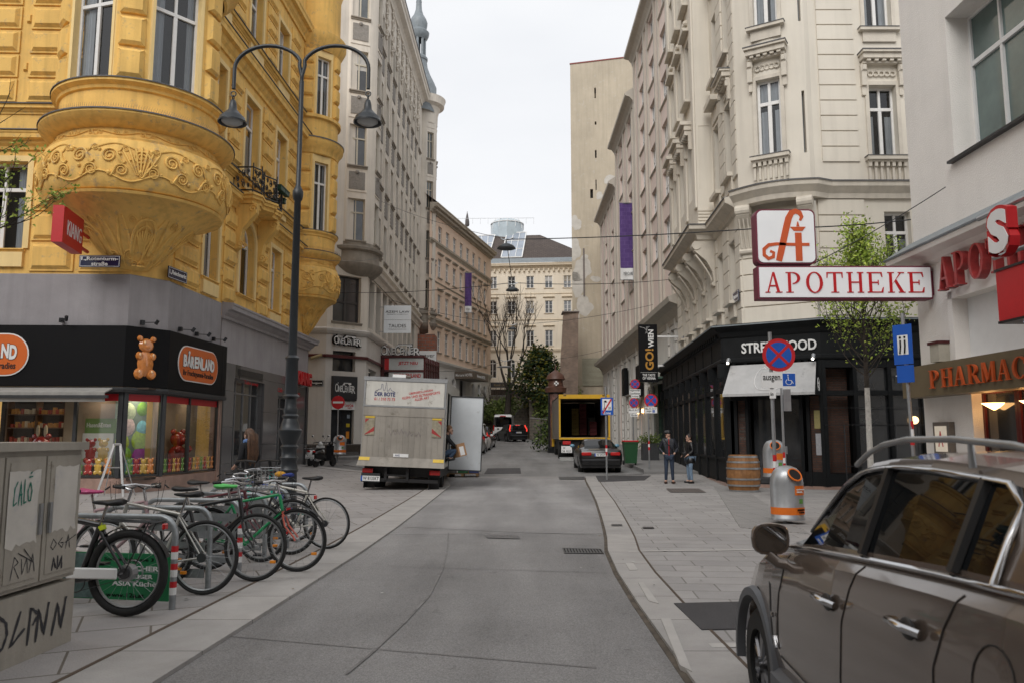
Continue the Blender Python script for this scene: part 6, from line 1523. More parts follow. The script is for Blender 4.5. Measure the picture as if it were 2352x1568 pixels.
m.ext([(x*S_,y*S_)for x,y in((.645,.05),(.755,.05),(.755,.53),(.645,.53))],PS_.p(0,zz,.016),PS_.d,(0,0,1),PS_.n,.0135)
m.ext([(x*S_,y*S_)for x,y in((.63,.56),(.77,.56),(.83,.63),(.57,.63))],PS_.p(0,zz,.016),PS_.d,(0,0,1),PS_.n,.013)
ribbon([(.70,.64),(.70,.72)],[.05,.015]);m.build('emblem',OE,r)
m=MB();PS_.box(m,W-.02,W+.35,z0+.1,z1-.1,-.24,-.06);m.build('bracket',MGF,r)
# red fascia and S sign near the frame edge
PX=PL(at(2290,670,12.4)[:2],(7.75,5));r=root('red_box_sign',PX.p(0,3.4),'dark red fascia box with a raised white letter S above it on the pharmacy wall','sign',world=True)
PX=PL((PX.A.x,PX.A.y),(PX.A.x+.05,5))
m=MB();PX.box(m,0,6,3.42,4.22,-1.1,0);m.build('red_box',RED,r);m=MB();PX.box(m,0,6,3.38,3.42,-1.1,.02);PX.box(m,-.02,6,4.22,4.26,-1.1,.02);m.build('edge',BLKM,r)
m=MB();PX.box(m,.3,6,3.36,3.38,-.3,-.2);m.build('light_tube',mat('blue_tube_glow',(.6,.65,1),emit=5,var=0),r)
m=MB();PX.text(m,'S',.06,4.40,.58,.82,-.02,.16,.10);m.build('letter_case',RED,r);m=MB();PX.text(m,'S',.10,4.46,.50,.70,.142,.01,.055);m.build('letter_face',WHT,r)
m=MB();m.cyl(PX.p(-.5,5.25,-.1),PX.p(2,5.25,-.1),.045,8);m.cyl(PX.p(-.4,4.55,-.25),PX.p(2,4.55,-.25),.04,8);m.build('tube_support',STEEL,r)
m=MB();PH.box(m,.78,1.12,3.12,3.5,0,.22);o=m.build('ventilation_box',mat('beige_vent_box',(.45,.42,.35),.6,.1,6),PB);m=MB();PH.box(m,.74,1.14,3.48,3.54,-.0,.25);m.build('vent_lid',MAR,o)
m=MB();PH.box(m,.52,1.12,.95,1.9,0,.12);o=m.build('display_case',mat('taupe_case',(.14,.12,.10),.5,.1,5),PB);m=MB();PH.box(m,.6,1.03,1.3,1.82,.12,.13);m.build('case_glass',mat('case_warm_panel',(.7,.62,.5),.4,.1,5,emit=.25),o);m=MB();PH.text(m,'A',.72,1.4,.18,.32,.131,.006);m.build('lettering',RL,o)
m=MB();PH.box(m,.62,1.04,1.03,1.22,.12,.125);m.build('case_notice',RL,o)
# ================================================================ vehicles
PBLK=mat('black_car_paint',(.006,.006,.007),.3,.05,3,coat=.6,spec=.3)
TAUPE=mat('taupe_metallic_paint',(.15,.115,.093),.25,.04,30,metal=.4,coat=1)
CARGL=mat('tinted_car_glass',(.005,.006,.007),.02,0,spec=.45)
CHR=mat('chrome_trim',(.55,.55,.56),.15,.04,8,metal=1)
CLAD=mat('grey_plastic_cladding',(.10,.105,.115),.55,.08,10)
BLKP=mat('black_plastic',(.010,.010,.011),.5,.1,10)
TLR=mat('tail_light_red',(.45,.01,.01),.15,.05,8,coat=.6);TLG=mat('lit_tail_light',(.9,.05,.03),emit=.7,var=0)
RIM=mat('alloy_rim',(.28,.28,.29),.3,.1,10,metal=.8)
def interp(T,x):
 if x<=T[0][0]:return T[0][1:]
 for a,b in zip(T,T[1:]):
  if a[0]<=x<=b[0]:
   t=(x-a[0])/(b[0]-a[0]+1e-9);return tuple(p+(q-p)*t for p,q in zip(a[1:],b[1:]))
 return T[-1][1:]
def wheel(r,x,y,rad,wd,side,dark=False,spokes=6,z=None):
 z=rad if z is None else z
 m=MB();m.T=Matrix.Translation((x,y,z))@Matrix.Rotation(R(90),4,'Y')
 m.lathe([(rad*.62,-wd/2),(rad*.9,-wd/2),(rad*.98,-wd*.38),(rad,-wd*.2),(rad,wd*.2),(rad*.98,wd*.38),(rad*.9,wd/2),(rad*.62,wd/2),(rad*.60,0),(rad*.62,-wd/2)],n=36)
 o=m.build('wheel',RUB,r,smooth=35)
 m=MB();m.T=Matrix.Translation((x+side*wd*.38,y,z))@Matrix.Rotation(R(90),4,'Y')
 m.lathe([(rad*.64,-.02),(rad*.66,.02),(rad*.60,.03),(rad*.58,0)],n=30);m.lathe([(.001,.03*1),(rad*.13,.03),(rad*.15,-.03)],n=14)
 for k in range(spokes):
  a=2*math.pi*k/spokes
  for e in(-.13,.13):m.cyl((rad*.1*math.cos(a),rad*.1*math.sin(a),.0),(rad*.6*math.cos(a+e),rad*.6*math.sin(a+e),.01),rad*.045,5)
 m.build('rim',DMET if dark else RIM,o,smooth=40)
 m=MB();m.T=Matrix.Translation((x+side*wd*.22,y,z))@Matrix.Rotation(R(90),4,'Y');m.lathe([(.001,0),(rad*.62,0)],n=20);m.build('brake_disc',BLKP,o)
 return o
def car(name,label,group,loc,heading,W,lower,green,belt,paint,wheels,wr=.32,ww=.21,zb0=.2,clad=None,cat='car',step=.05,crown=.03,tumble=.2):
 r=root(name,loc,label,cat,group,rz=-heading)
 y0,y1=lower[0][0],lower[-1][0];n=int((y1-y0)/step);hwm=W/2
 ys=sorted(set([y0+(y1-y0)*k/n for k in range(n+1)]+[q[0]for q in lower]))
 def zb(y):
  z=zb0
  for wy in wheels:
   d=abs(y-wy);ra=wr+.07
   if d<ra:z=max(z,wr+math.sqrt(max(0,ra*ra-d*d))-.01)
  return z
 m=MB();rows=[]
 for y in ys:
  top,hf=interp(lower,y);hw=hwm*hf;b=min(zb(y),top-.12)
  P=[(hw-.07,b),(hw-.01,max(b,min(zb0+.14,top-.1))if b<=zb0 else b+.001),(hw+.012,max(b+.002,zb0+(top-zb0)*.42)),(hw,max(b+.003,zb0+(top-zb0)*.72)),(hw-.035,top-.055),(hw-.075,top-.012),(hw-.14,top),(hw*.5,top+crown*.8),(0,top+crown)]
  P=[(max(0,x),z)for x,z in P]
  rows.append([(-x,y,z)for x,z in P]+[(x,y,z)for x,z in reversed(P[:-1])])
 k=len(rows[0]);m.add([p for q in rows for p in q],[(i*k+j,i*k+j+1,(i+1)*k+j+1,(i+1)*k+j)for i in range(len(rows)-1)for j in range(k-1)]+[tuple(range(k)),tuple((len(rows)-1)*k+j for j in range(k-1,-1,-1))])
 body=m.build('body',paint,r,smooth=32)
 m=MB();m.box(-hwm*.8,hwm*.8,y0+.15,y1-.15,zb0-.02,zb0+.02)
 for wy in wheels:m.box(-hwm+.22,hwm-.22,wy-wr-.06,wy+wr+.06,zb0,wr*2+.02)
 m.build('underbody',BLKP,r)
 # greenhouse: stations (y, roof z, roof half width, flag)
 m=MB();g=MB()
 for(a,b)in zip(green,green[1:]):
  ba,bb=interp(belt,a[0])[0],interp(belt,b[0])[0]
  def sec(y,zr,hr,bz):
   hb=hwm*interp(lower,y)[1]-.075;h2=hb-(hb-hr)*.78;zt=zr-.05 if zr-bz>.12 else bz+(zr-bz)*.6
   return[(hb,bz-.02),(hb-(hb-h2)*.1,bz+min(.03,(zr-bz)*.1)),(h2,zt),(hr+(h2-hr)*.25,zr-.012),(hr-.12,zr+.01),(0,zr+.03)]
  A,B=sec(*a[:3],ba),sec(*b[:3],bb)
  for sg in(-1,1):
   for j in range(5):
    q=[(sg*A[j][0],a[0],A[j][1]),(sg*B[j][0],b[0],B[j][1]),(sg*B[j+1][0],b[0],B[j+1][1]),(sg*A[j+1][0],a[0],A[j+1][1])]
    fl=a[3];glass=(fl=='w' and j>=3)or(fl in 'gw' and j==1)
    (g if glass else m).add(q,[(0,1,2,3)])
 m.build('roof',paint,r,smooth=30);g.build('window_glass',CARGL,r,smooth=30)
 for wy in wheels:
  for sg in(-1,1):wheel(r,sg*(hwm-ww/2-.01),wy,wr,ww,sg)
 if clad:
  for wy in wheels:
   for sg in(-1,1):
    c=MB();N=20;ra=wr+.065;vs=[]
    for q in range(N+1):
     t=R(-8)+R(196)*q/N
     for rr_,xo in((ra-.005,hwm-.03),(ra,hwm+.022),(ra+clad*.8,hwm+.02),(ra+clad,hwm-.01)):vs.append((sg*xo,wy+rr_*math.cos(t),wr+rr_*math.sin(t)))
    c.add(vs,[(q*4+j,(q+1)*4+j,(q+1)*4+j+1,q*4+j+1)for q in range(N)for j in range(3)]);c.build('arch_cladding',CLAD,r,smooth=40)
  c=MB()
  for sg in(-1,1):a,b=min(wheels)+wr+.08,max(wheels)-wr-.08;c.add([(sg*x,y,z)for y in(a,b)for x,z in((hwm-.05,zb0-.04),(hwm+.03,zb0+.02),(hwm+.03,zb0+.13),(hwm-.01,zb0+.16))],[(0,4,5,1),(1,5,6,2),(2,6,7,3),(0,1,2,3),(4,5,6,7)])
  c.build('sill_cladding',CLAD,r)
 return r
def plate_no(r,x0,x1,y,z,h,txt,mirror=False):
 m=MB();m.box(x0,x1,y-.01,y,z,z+h);o=m.build('number_plate',WHT,r)
 m=MB();m.box(x0,x0+(x1-x0)*.08,y-.013,y-.0101,z,z+h);m.build('plate_band',BLUE,o)
 m=MB();w_=x1-x0;n=len(txt);text(m,txt,(x0+w_*.12,y-.011,z+h*.17),(1,0,0),(0,0,1),w_*.83,h*.66,.003,.01);m.build('plate_lettering',BLACK,o)
 # ---- foreground SUV (front hub at world 1.39, 4.63; heading 3 degrees right). local y = 4.2 - s
Wd=1.74
lower=[(0,.90,.80),(.05,1.02,.86),(.2,1.14,.94),(.5,1.19,.985),(.8,1.185,1),(1.2,1.165,1),(1.9,1.115,1),(2.5,1.065,1),(2.8,1.02,1),(3.0,.985,.995),(3.2,.955,.985),(3.4,.92,.97),(3.6,.87,.94),(3.75,.80,.89),(3.9,.72,.80),(3.98,.62,.70)]
belt=[(0,1.15),(.5,1.2),(.8,1.185),(1.2,1.165),(1.9,1.115),(2.5,1.065),(2.9,1.02),(3.4,.95)]
green=[(.02,1.16,.62,'w'),(.14,1.30,.6,'p'),(.32,1.405,.60,'p'),(.72,1.485,.62,'p'),(.93,1.502,.62,'g'),(1.13,1.515,.62,'p'),(1.2,1.518,.62,'g'),(1.55,1.53,.62,'g'),(1.84,1.525,.62,'p'),(1.92,1.52,.62,'g'),(2.1,1.50,.62,'g'),(2.36,1.43,.60,'w'),(2.65,1.285,.60,'w'),(2.95,1.10,.62,'w'),(3.12,.985,.64,'w')]
hd=R(3);fwd=Vector((math.sin(hd),math.cos(hd),0));rt=Vector((math.cos(hd),-math.sin(hd),0))
suv_loc=Vector((1.39,4.63,0))-fwd*3.3+rt*(Wd/2)
SU=car('parked_suv','large taupe metallic SUV with roof rails in the right foreground',None,suv_loc,hd,Wd,lower,green,belt,TAUPE,(.55,3.3),.315,.2,.26,clad=.055,step=.03)
def sx(o):return-(Wd/2-o)
# chrome belt line and window arc on both sides
def bodyx(y,z):
 top,hf=interp(lower,y);hw=Wd/2*hf;P=[(hw-.07,.26),(hw-.01,.40),(hw+.012,.26+(top-.26)*.42),(hw,.26+(top-.26)*.72),(hw-.035,top-.055),(hw-.075,top-.012),(hw-.14,top)]
 for(x0,z0),(x1,z1)in zip(P,P[1:]):
  if z0<=z<=z1:return x0+(x1-x0)*(z-z0)/(z1-z0)
 return P[-1][0]if z>top else P[0][0]
def gh(y):
 yy=sorted(green,key=lambda q:q[0]);T=[(q[0],q[1],q[2])for q in yy];zr,hr=interp(T,y);bz=interp(belt,y)[0];hb=Wd/2*interp(lower,y)[1]-.075;h2=hb-(hb-hr)*.78
 return h2,(zr-.05 if zr-bz>.12 else bz+(zr-bz)*.6),hb,bz
for sg in(-1,1):
 m=MB();P=[(sg*(gh(y)[2]+.008),y,gh(y)[3]+.005)for y in[.22+.1*k for k in range(27)]];m.tube(P,.011,6)
 h2_,zt_,hb_,bz_=gh(.93);P=[(sg*(hb_+.008),.90,bz_+.01),(sg*(hb_*.55+h2_*.45+.012),.91,(bz_+zt_)/2),(sg*(h2_+.018),.95,zt_-.05)]+[(sg*(gh(y)[0]+.012),y,gh(y)[1]+.004)for y in[1.02+.08*k for k in range(24)]];m.tube(P,.012,6);m.build('chrome_window_line',CHR,SU,smooth=60)
 m=MB();P=[(sg*.66,y,z)for y,z in((.5,1.46),(.7,1.53),(1.0,1.575),(1.35,1.592),(1.7,1.59),(1.92,1.568),(2.08,1.53),(2.22,1.475))]
 Q=[]
 for i in range(len(P)-1):
  for k in range(4):t=k/4;Q.append(Vector(P[i]).lerp(Vector(P[i+1]),t))
 Q.append(P[-1]);m.tube(Q,.012,8);m.cyl((sg*.655,1.25,1.50),(sg*.66,1.25,1.585),.013,8,.008);m.build('roof_rail',STEEL,SU,smooth=60)
 m=MB()
 for pts in(((2.78,1.0),(2.79,.85),(2.81,.7),(2.79,.50)),((1.80,1.10),(1.87,1.0),(1.91,.85),(1.92,.65),(1.90,.45)),((1.03,1.14),(1.10,1.03),(1.14,.9),(1.14,.75),(1.05,.68)),((2.79,.50),(2.3,.48),(1.9,.45),(1.2,.45))):
  Q=[Vector((y0+(y1-y0)*k/6,z0+(z1-z0)*k/6))for(y0,z0),(y1,z1)in zip(pts,pts[1:])for k in range(6)]
  m.tube([(sg*(bodyx(p[0],p[1])+.001),p[0],p[1])for p in Q],.0035,4)
 m.build('door_seam',BLKP,SU)
 for(y,z)in((2.05,.93),(1.29,1.0)):
  m=MB();m.tube([(sg*(Wd/2+.005),y+.09,z-.01),(sg*(Wd/2+.045),y+.06,z+.0),(sg*(Wd/2+.048),y-.05,z),(sg*(Wd/2+.01),y-.09,z-.012)],.014,8);q=m.build('door_handle',CHR,SU,smooth=60);m=MB();m.sphere((sg*(Wd/2+.006),y,z-.015),.045,10,6,(.3,1.2,.8));m.build('handle_cup',BLKP,q,smooth=True)
 m=MB();m.add([(sg*(Wd/2+.02),y,z)for y,z in((2.86,.84),(2.90,.85),(2.90,.70),(2.865,.70))],[(0,1,2,3)]);m.add([(sg*(Wd/2+.02),y,z)for y,z in((2.865,.67),(2.90,.67),(2.875,.54),(2.84,.55))],[(0,1,2,3)]);m.build('fender_vent',BLACK,SU)
 m=MB();m.tube([(sg*(Wd/2+.015),y,z)for y,z in((2.865,.69),(2.885,.69),(2.885,.68),(2.862,.68))],.008,5);m.tube([(sg*(Wd/2+.016),y,z)for y,z in((2.86,.58),(2.83,.54),(2.82,.53))],.008,5);m.build('vent_trim',CHR,SU)
 # B and C pillar black strips
 for ya,yb in((1.88,1.86),(1.165,1.155)):
  m=MB();h2,zt,hb,bz=gh(ya);m.tube([(sg*(hb+.0),ya-.03,bz+.02),(sg*(h2+.004),yb,zt)],.022,6);m.build('window_pillar',BLKP,SU)
 m=MB();m.tube([(sg*(bodyx(.82+.1*math.cos(t),.95+.1*math.sin(t))+.001),.82+.1*math.cos(t),.95+.1*math.sin(t))for t in[2*math.pi*k/20 for k in range(20)]],.003,4,closed=True);m.build('fuel_flap_seam',BLKP,SU)
 m=MB();m.sphere((sg*(Wd/2-.09),.1,1.08),.16,10,8,(.6,.7,1.0));m.build('tail_light',TLR,SU,smooth=True)
 # mirror
 mp=(sg*(Wd/2+.035),2.80,1.08);m=MB();m.T=Matrix.Translation(mp)
 m.lathe([(.001,-.09),(.05,-.085),(.085,-.06),(.10,-.0),(.10,.02)],n=18)if False else None
 vs=[]
 for(y,a,b)in((.09,.03,.02),(.075,.06,.045),(.03,.088,.07),(-.02,.098,.082),(-.03,.092,.078)):
  for k in range(16):t=2*math.pi*k/16;cx,cz=math.cos(t),math.sin(t);vs.append((a*math.copysign(abs(cx)**.7,cx),y,b*math.copysign(abs(cz)**.7,cz)))
 m.add(vs,[(i*16+k,i*16+(k+1)%16,(i+1)*16+(k+1)%16,(i+1)*16+k)for i in range(4)for k in range(16)]+[tuple(range(16)),tuple(64+k for k in range(15,-1,-1))])
 q=m.build('side_mirror',TAUPE,SU,smooth=50)
 m=MB();m.T=Matrix.Translation(mp);m.add([(.080*math.copysign(abs(math.cos(t))**.7,math.cos(t)),-.033,.066*math.copysign(abs(math.sin(t))**.7,math.sin(t)))for t in[2*math.pi*k/16 for k in range(16)]],[tuple(range(16))]);m.build('mirror_glass',mat('mirror_glass',(.35,.36,.38),.03,0,metal=1),q)
 m=MB();m.tube([(sg*(Wd/2-.06),2.76,.95),(sg*(Wd/2-.0),2.78,.96),(sg*(Wd/2+.05),2.79,1.0)],.03,8);m.build('mirror_arm',TAUPE,q,smooth=60)
m=MB();m.box(-.5,.5,-.012,0,.5,.9);m.build('tailgate_recess',BLKP,SU)
# ---- black coupe, far suv, van, left parked cars
def far_car(name,label,loc,heading,W,H,L,paint,kind,plate_txt,group=None,lit=False,bumpers=True,cat='car'):
 hz={'coupe':.9,'suv':1.05,'hatch':.95,'van':1.25}[kind];wr={'coupe':.31,'suv':.36,'hatch':.31,'van':.34}[kind]
 if kind=='coupe':
  lower=[(0,.80,.90),(.06,.90,.95),(.25,.95,.99),(.8,.97,1),(1.5,.97,1),(3.2,.95,1),(4.0,.86,.97),(4.3,.72,.88),(4.4,.6,.8)];g=[(.85,.985,.55,'w'),(1.0,1.08,.56,'w'),(1.45,1.31,.54,'p'),(1.62,1.345,.54,'g'),(2.3,H,.54,'g'),(2.6,H-.01,.54,'w'),(3.15,1.12,.56,'w'),(3.4,.97,.6,'w')];wh=(.85,3.55)
 elif kind=='suv':
  lower=[(0,.85,.92),(.05,1.02,.96),(.2,1.1,1),(1,1.1,1),(2.6,1.04,1),(3.3,1.02,1),(4.2,.92,.96),(4.55,.75,.86),(4.62,.6,.78)];g=[(.12,1.12,.6,'w'),(.35,1.45,.58,'w'),(.55,H-.06,.58,'p'),(.8,H-.02,.6,'g'),(1.5,H,.6,'g'),(2.4,H-.03,.6,'w'),(2.9,1.3,.62,'w'),(3.3,1.04,.66,'w')];wh=(.9,3.6)
 elif kind=='hatch':
  lower=[(0,.8,.92),(.05,.95,.96),(.2,1.0,1),(1,.98,1),(2.6,.95,1),(3.2,.92,1),(3.9,.82,.95),(4.1,.6,.82)];g=[(.1,1.02,.6,'w'),(.35,1.32,.56,'p'),(.6,H-.02,.58,'g'),(1.5,H,.58,'g'),(2.3,H-.04,.58,'w'),(2.8,1.2,.6,'w'),(3.2,.95,.64,'w')];wh=(.75,3.3)
 else:
  lower=[(0,1.2,.97),(.04,1.28,.99),(.2,1.3,1),(3.6,1.3,1),(4.3,1.1,.98),(4.8,.9,.93),(5.0,.6,.85)];g=[(.02,H-.25,.86,'p'),(.12,H-.05,.82,'p'),(.4,H,.82,'p'),(3.2,H,.82,'p'),(3.5,H-.08,.8,'g'),(4.0,1.8,.8,'w'),(4.4,1.2,.85,'w')];wh=(.9,4.2)
 k=L/lower[-1][0];lower=[(a*k,b,c)for a,b,c in lower];g=[(a*k,b,c*W/1.74 if kind!='van' else c,d)for a,b,c,d in g];wh=[a*k for a in wh]
 r=car(name,label,group,loc,heading,W,lower,g,[(a,b)for a,b,c in lower],paint,wh,wr,.2,.22,step=.12,cat=cat)
 hw=W/2
 for sg in(-1,1):
  m=MB()
  if kind=='suv':m.tube([(sg*(hw-.12),.02,.95),(sg*(hw-.1),.06,1.15),(sg*(hw-.2),.2,1.4),(sg*(hw-.22),.28,1.52)],.055,6)
  elif kind=='van':m.bbox(sg*(hw-.1)-.06,sg*(hw-.1)+.06,-.03,.05,.95,1.5,.02)
  elif kind=='hatch':m.bbox(sg*(hw-.16)-.1,sg*(hw-.16)+.1,-.03,.1,.75,1.0,.02)
  else:m.bbox(sg*(hw-.30)-.2,sg*(hw-.30)+.2,-.028,.1,.70,.84,.03)
  m.build('tail_light',TLG if lit else TLR,r,smooth=40)
  m=MB();m.sphere((sg*(hw+.1),L*.66 if kind!='van' else L*.78,lower[3][1]+.1),.11,8,6,(1,.6,.7));m.build('side_mirror',paint if kind!='coupe' else mat('blue_mirror_glass',(.12,.25,.35),.1,0),r,smooth=True)
 m=MB();m.bbox(-hw+.08,hw-.08,-.07,.12,.30,.62 if kind!='coupe' else .56,.04);m.build('bumper',paint if kind in('coupe','suv')else BLKP,r,smooth=30)
 if kind!='coupe':m=MB();m.bbox(-hw+.3,hw-.3,-.08,.1,.22,.34,.03);m.build('bumper_skirt',BLKP,r)
 zt={'coupe':.68,'suv':.80,'hatch':.6,'van':.72}[kind]
 if plate_txt:plate_no(r,-.26,.26,-.075,zt,.115,plate_txt)
 if kind=='van':
  m=MB();m.quad((-hw+.32,-.03,1.42),(hw-.32,-.03,1.42),(hw-.36,-.01,H-.5),(-hw+.36,-.01,H-.5));m.build('rear_window',CARGL,r)
  m=MB();m.bbox(-.3,.3,-.03,.1,H-.22,H-.12,.02);m.build('brake_light',TLR,r)
 if lit and kind!='van':m=MB();m.box(-.2,.2,.3,.34,H-.12,H-.09);m.build('brake_light',TLG,r)
 return r
bmw=far_car('parked_coupe','black coupe parked beside the green wheelie bin',(at(1381,1080,31.8).x,31.8,gz(31.8)),R(1),1.76,1.36,4.4,PBLK,'coupe','W·2927·E')
m=MB();m.quad((-.52,1.02,1.13),(.35,1.02,1.13),(.33,1.3,1.27),(-.5,1.3,1.27));m.build('rear_window_reflection_sheet',mat('pale_rear_shade',(.42,.47,.50),.2,.2,3),bmw)if False else None
far_car('moving_suv','black SUV with lit brake lights driving away up the street',(at(1182,1000,72).x+.35,71.5,gz(71.5)),R(-18),1.85,1.62,4.5,PBLK,'suv','W·5519W',lit=True)
far_car('parked_van','white van standing at the foot of the stone stair wall',(at(1155,1000,78).x,77.5,gz(75.5)),R(4),2.0,2.55,5,WHT,'van',None,cat='van')
far_car('parked_car','black hatchback nearest behind the open truck door on the left kerb',(-2.75,46,gz(46)),R(4),1.74,1.5,4.0,PBLK,'hatch',None,'cars parked along the left kerb')
wv=far_car('parked_car','white small van with blue script parked second on the left kerb',(-2.55,50.8,gz(51)),R(4),1.75,1.85,4.2,WHT,'hatch',None,'cars parked along the left kerb')
far_car('parked_car','dark estate car parked third on the left kerb behind the white one',(-2.38,55.8,gz(56)),R(4),1.78,1.6,4.3,mat('dark_blue_grey_paint',(.02,.022,.03),.25,.05,3,coat=1),'hatch',None,'cars parked along the left kerb',lit=False)
# ---- removal truck
TRW=mat('dirty_white_truck_panel',(.55,.535,.49),.55,.12,1.2,streak=.35,dirt=(.25,.22,.18),dirtamt=.3)
TRD=mat('dirty_tail_lift',(.29,.265,.23),.7,.22,.9,streak=.55,dirt=(.16,.14,.11),dirtamt=.35,bump=.1,bs=30)
TX,TY=-3.32,23.6
T=root('removal_truck',(TX,TY,0),'dirty white removal truck with closed tail lift and open side door','truck');T.rotation_euler=(0,R(2.2),0)
hw,zt,zb,LEN=1.24,3.34,.72,5.6
m=MB();m.box(-hw,-hw+.05,0,LEN,zb,zt);m.box(-hw,hw,0,LEN,zt-.05,zt);m.box(-hw,hw,0,LEN,zb,zb+.12);m.box(hw-.05,hw,0,.5,zb,zt-.05);m.box(hw-.05,hw,1.75,LEN,zb,zt-.05);m.box(hw-.05,hw,.5,1.75,3.0,zt-.05);m.box(-hw,hw,LEN-.05,LEN,zb,zt-.05);m.build('box_body',TRW,T)
m=MB();m.box(-hw+.06,hw-.06,-.06,.0,2.52,zt-.1);m.build('upper_flap',TRW,T)
m=MB()
for a,b,c,d in((-hw-.02,hw+.02,zt-.09,zt+.03),(-hw-.02,hw+.02,2.47,2.52)):m.box(a,b,-.08,.05,c,d)
for x in(-hw,hw-.05):m.box(x,x+.05,-.07,.04,zb,zt-.09)
m.build('rear_frame',STEEL,T)
m=MB();m.box(-hw+.02,hw-.02,-.10,-.02,.98,2.46)
for k in range(13):x=-hw+.18+k*.175;m.box(x,x+.012,-.108,-.10,1.0,2.2)
m.box(-hw+.02,hw-.02,-.115,-.10,2.2,2.24);m.add([(-hw-.06,-.28,.72),(hw+.06,-.28,.72),(hw+.02,-.10,.98),(-hw-.02,-.10,.98),(-hw-.06,-.0,.70),(hw+.06,-.0,.70)],[(0,1,2,3),(0,1,5,4)]);m.build('tail_lift',TRD,T)
RW1=mat('faded_red_reflector',(.33,.03,.03),.6,.3,9);RW2=mat('faded_white_reflector',(.28,.25,.18),.6,.3,9)
for x in(-hw+.1,hw-.38):
 m=MB();m.box(x,x+.28,-.125,-.10,1.62,2.12);o=m.build('warning_plate',RW2,T);m=MB();f=1 if x<0 else-1;cx=x+.14
 for k,(za,zb2)in enumerate(((1.62,1.80),(1.84,2.0))):
  m.add([(cx-f*.14,-.127,za+.02),(cx+f*.14,-.127,za+.26 if za+.26<2.1 else 2.1),(cx+f*.14,-.127,min(2.1,za+.12)),(cx-f*.14,-.127,max(1.62,za-.14)if k else 1.62)],[(0,1,2,3)])if k==0 else m.add([(cx-f*.14,-.127,1.98),(cx-f*.14,-.127,2.1),(cx-f*.02,-.127,2.1)],[(0,1,2)])
 m.build('red_stripe',RW1,o);m=MB();m.box(x,x+.28,-.125,-.10,2.13,2.18);m.build('yellow_strip',mat('yellow_label',(.62,.42,.04),.5,.1,9),o)
NVY=mat('navy_lettering',(.02,.03,.13),.5,0)
m=MB();text(m,'DER BOTE',(-.92,-.062,2.79),(1,0,0),(0,0,1),.62,.12,.004,.03)
sk=[(-.92,2.92),(-.85,2.95),(-.80,3.0),(-.74,3.0),(-.72,3.06),(-.72,3.14),(-.70,3.16),(-.68,3.14),(-.68,3.06),(-.66,2.96),(-.62,2.96),(-.58,3.22),(-.54,2.94),(-.50,2.96),(-.46,3.05),(-.42,2.97),(-.34,2.93),(-.30,2.92)]
m.tube([(x,-.064,z)for x,z in sk],.006,4);m.build('lettering',NVY,T)
m=MB();text(m,'01 / 310 73 73',(-.92,-.062,2.66),(1,0,0),(0,0,1),.62,.085,.004,.01)
t8=math.tan(R(11));ax=Vector((1,0,t8)).normalized();ay=Vector((-t8,0,1)).normalized()
for s_,x,z,w_ in(('ÜBERSIEDLUNGEN',.12,2.86,.72),('KLEIN- UND EILTRANSPORTE',-.07,2.71,1.14),('ALLER ART',.30,2.68,.44)):text(m,s_,(x,-.062,z),ax,ay,w_,.075,.004,.01)
m.build('lettering',RL,T)
YL=MATS['yellow_label']
for x in(-hw-.02,hw-.30):m=MB();m.add([(x,-.185,.88),(x+.32,-.185,.88),(x+.32,-.12,.975),(x,-.12,.975)],[(0,1,2,3)]);m.build('lift_label',YL,T)
m=MB();m.box(-.25,.2,-.125,-.11,1.0,1.1);o=m.build('maker_label',WHT,T);m=MB();text(m,'AHG',(-.2,-.126,1.02),(1,0,0),(0,0,1),.14,.06,.003,.01);m.build('lettering',NVY,o)
m=MB();rr=random.Random(5)
for(x,z,s_)in((-.35,1.72,.18),(-.1,1.75,.16),(.15,1.7,.16),(.42,1.68,.14)):m.tube([(x+s_*a,-.112,z+s_*b)for a,b in((-.5,.4),(0,-.5),(.3,.5),(.7,-.4),(.9,.1))],.004,3)
m.build('scratched_tag',mat('faint_purple_paint',(.22,.16,.22),.8,0),T)
for x in(-hw+.08,hw-.40):
 m=MB();m.bbox(x,x+.32,-.05,.05,.50,.64,.02);m.build('tail_light',TLR,T,smooth=30)
m=MB();m.box(-hw+.1,hw-.1,.2,LEN-.3,.42,.72);m.box(-hw+.15,hw-.15,-.02,.12,.26,.36);m.box(-.5,-.42,-.05,.3,.3,.72);m.box(.15,.23,-.05,.3,.3,.72);m.box(-.5,.23,-.06,0,.44,.48);m.cyl((-.4,-.08,.72),(-.25,-.08,.72),.05,8);m.cyl((0,-.08,.72),(.2,-.08,.72),.05,8)
for x in(-hw+.12,hw-.42):m.box(x,x+.02,.05,.45,.05,.45);m.box(x,x+.30,.30,.32,.05,.45)
m.build('chassis',BLKP,T)
plate_no(T,-hw+.06,-hw+.62,-.06,.27,.15,'W 8133KT');m=MB();m.box(-hw+.06,-hw+.62,-.055,.0,.24,.50);m.build('plate_holder',DMET,T)
for x in(-1,1):
 for y in(1.5,):wheel(T,x*.92,y,.40,.42,x,dark=True)
 wheel(T,x*1.0,LEN+.9,.40,.26,x,dark=True)
m=MB();m.bbox(-1.05,1.05,LEN+.1,LEN+1.9,.5,2.35,.12);m.build('cab',TRW,T,smooth=30)
m=MB();m.box(-.45,-.05,.2,.6,zt+.03,zt+.14);m.build('roof_light_box',WHT,T);m=MB();m.cyl((.0,-.06,zt+.05),(.14,-.06,zt+.05),.05,8);m.build('rear_camera',mat('brown_camera',(.12,.09,.07),.6,.1,9),T)
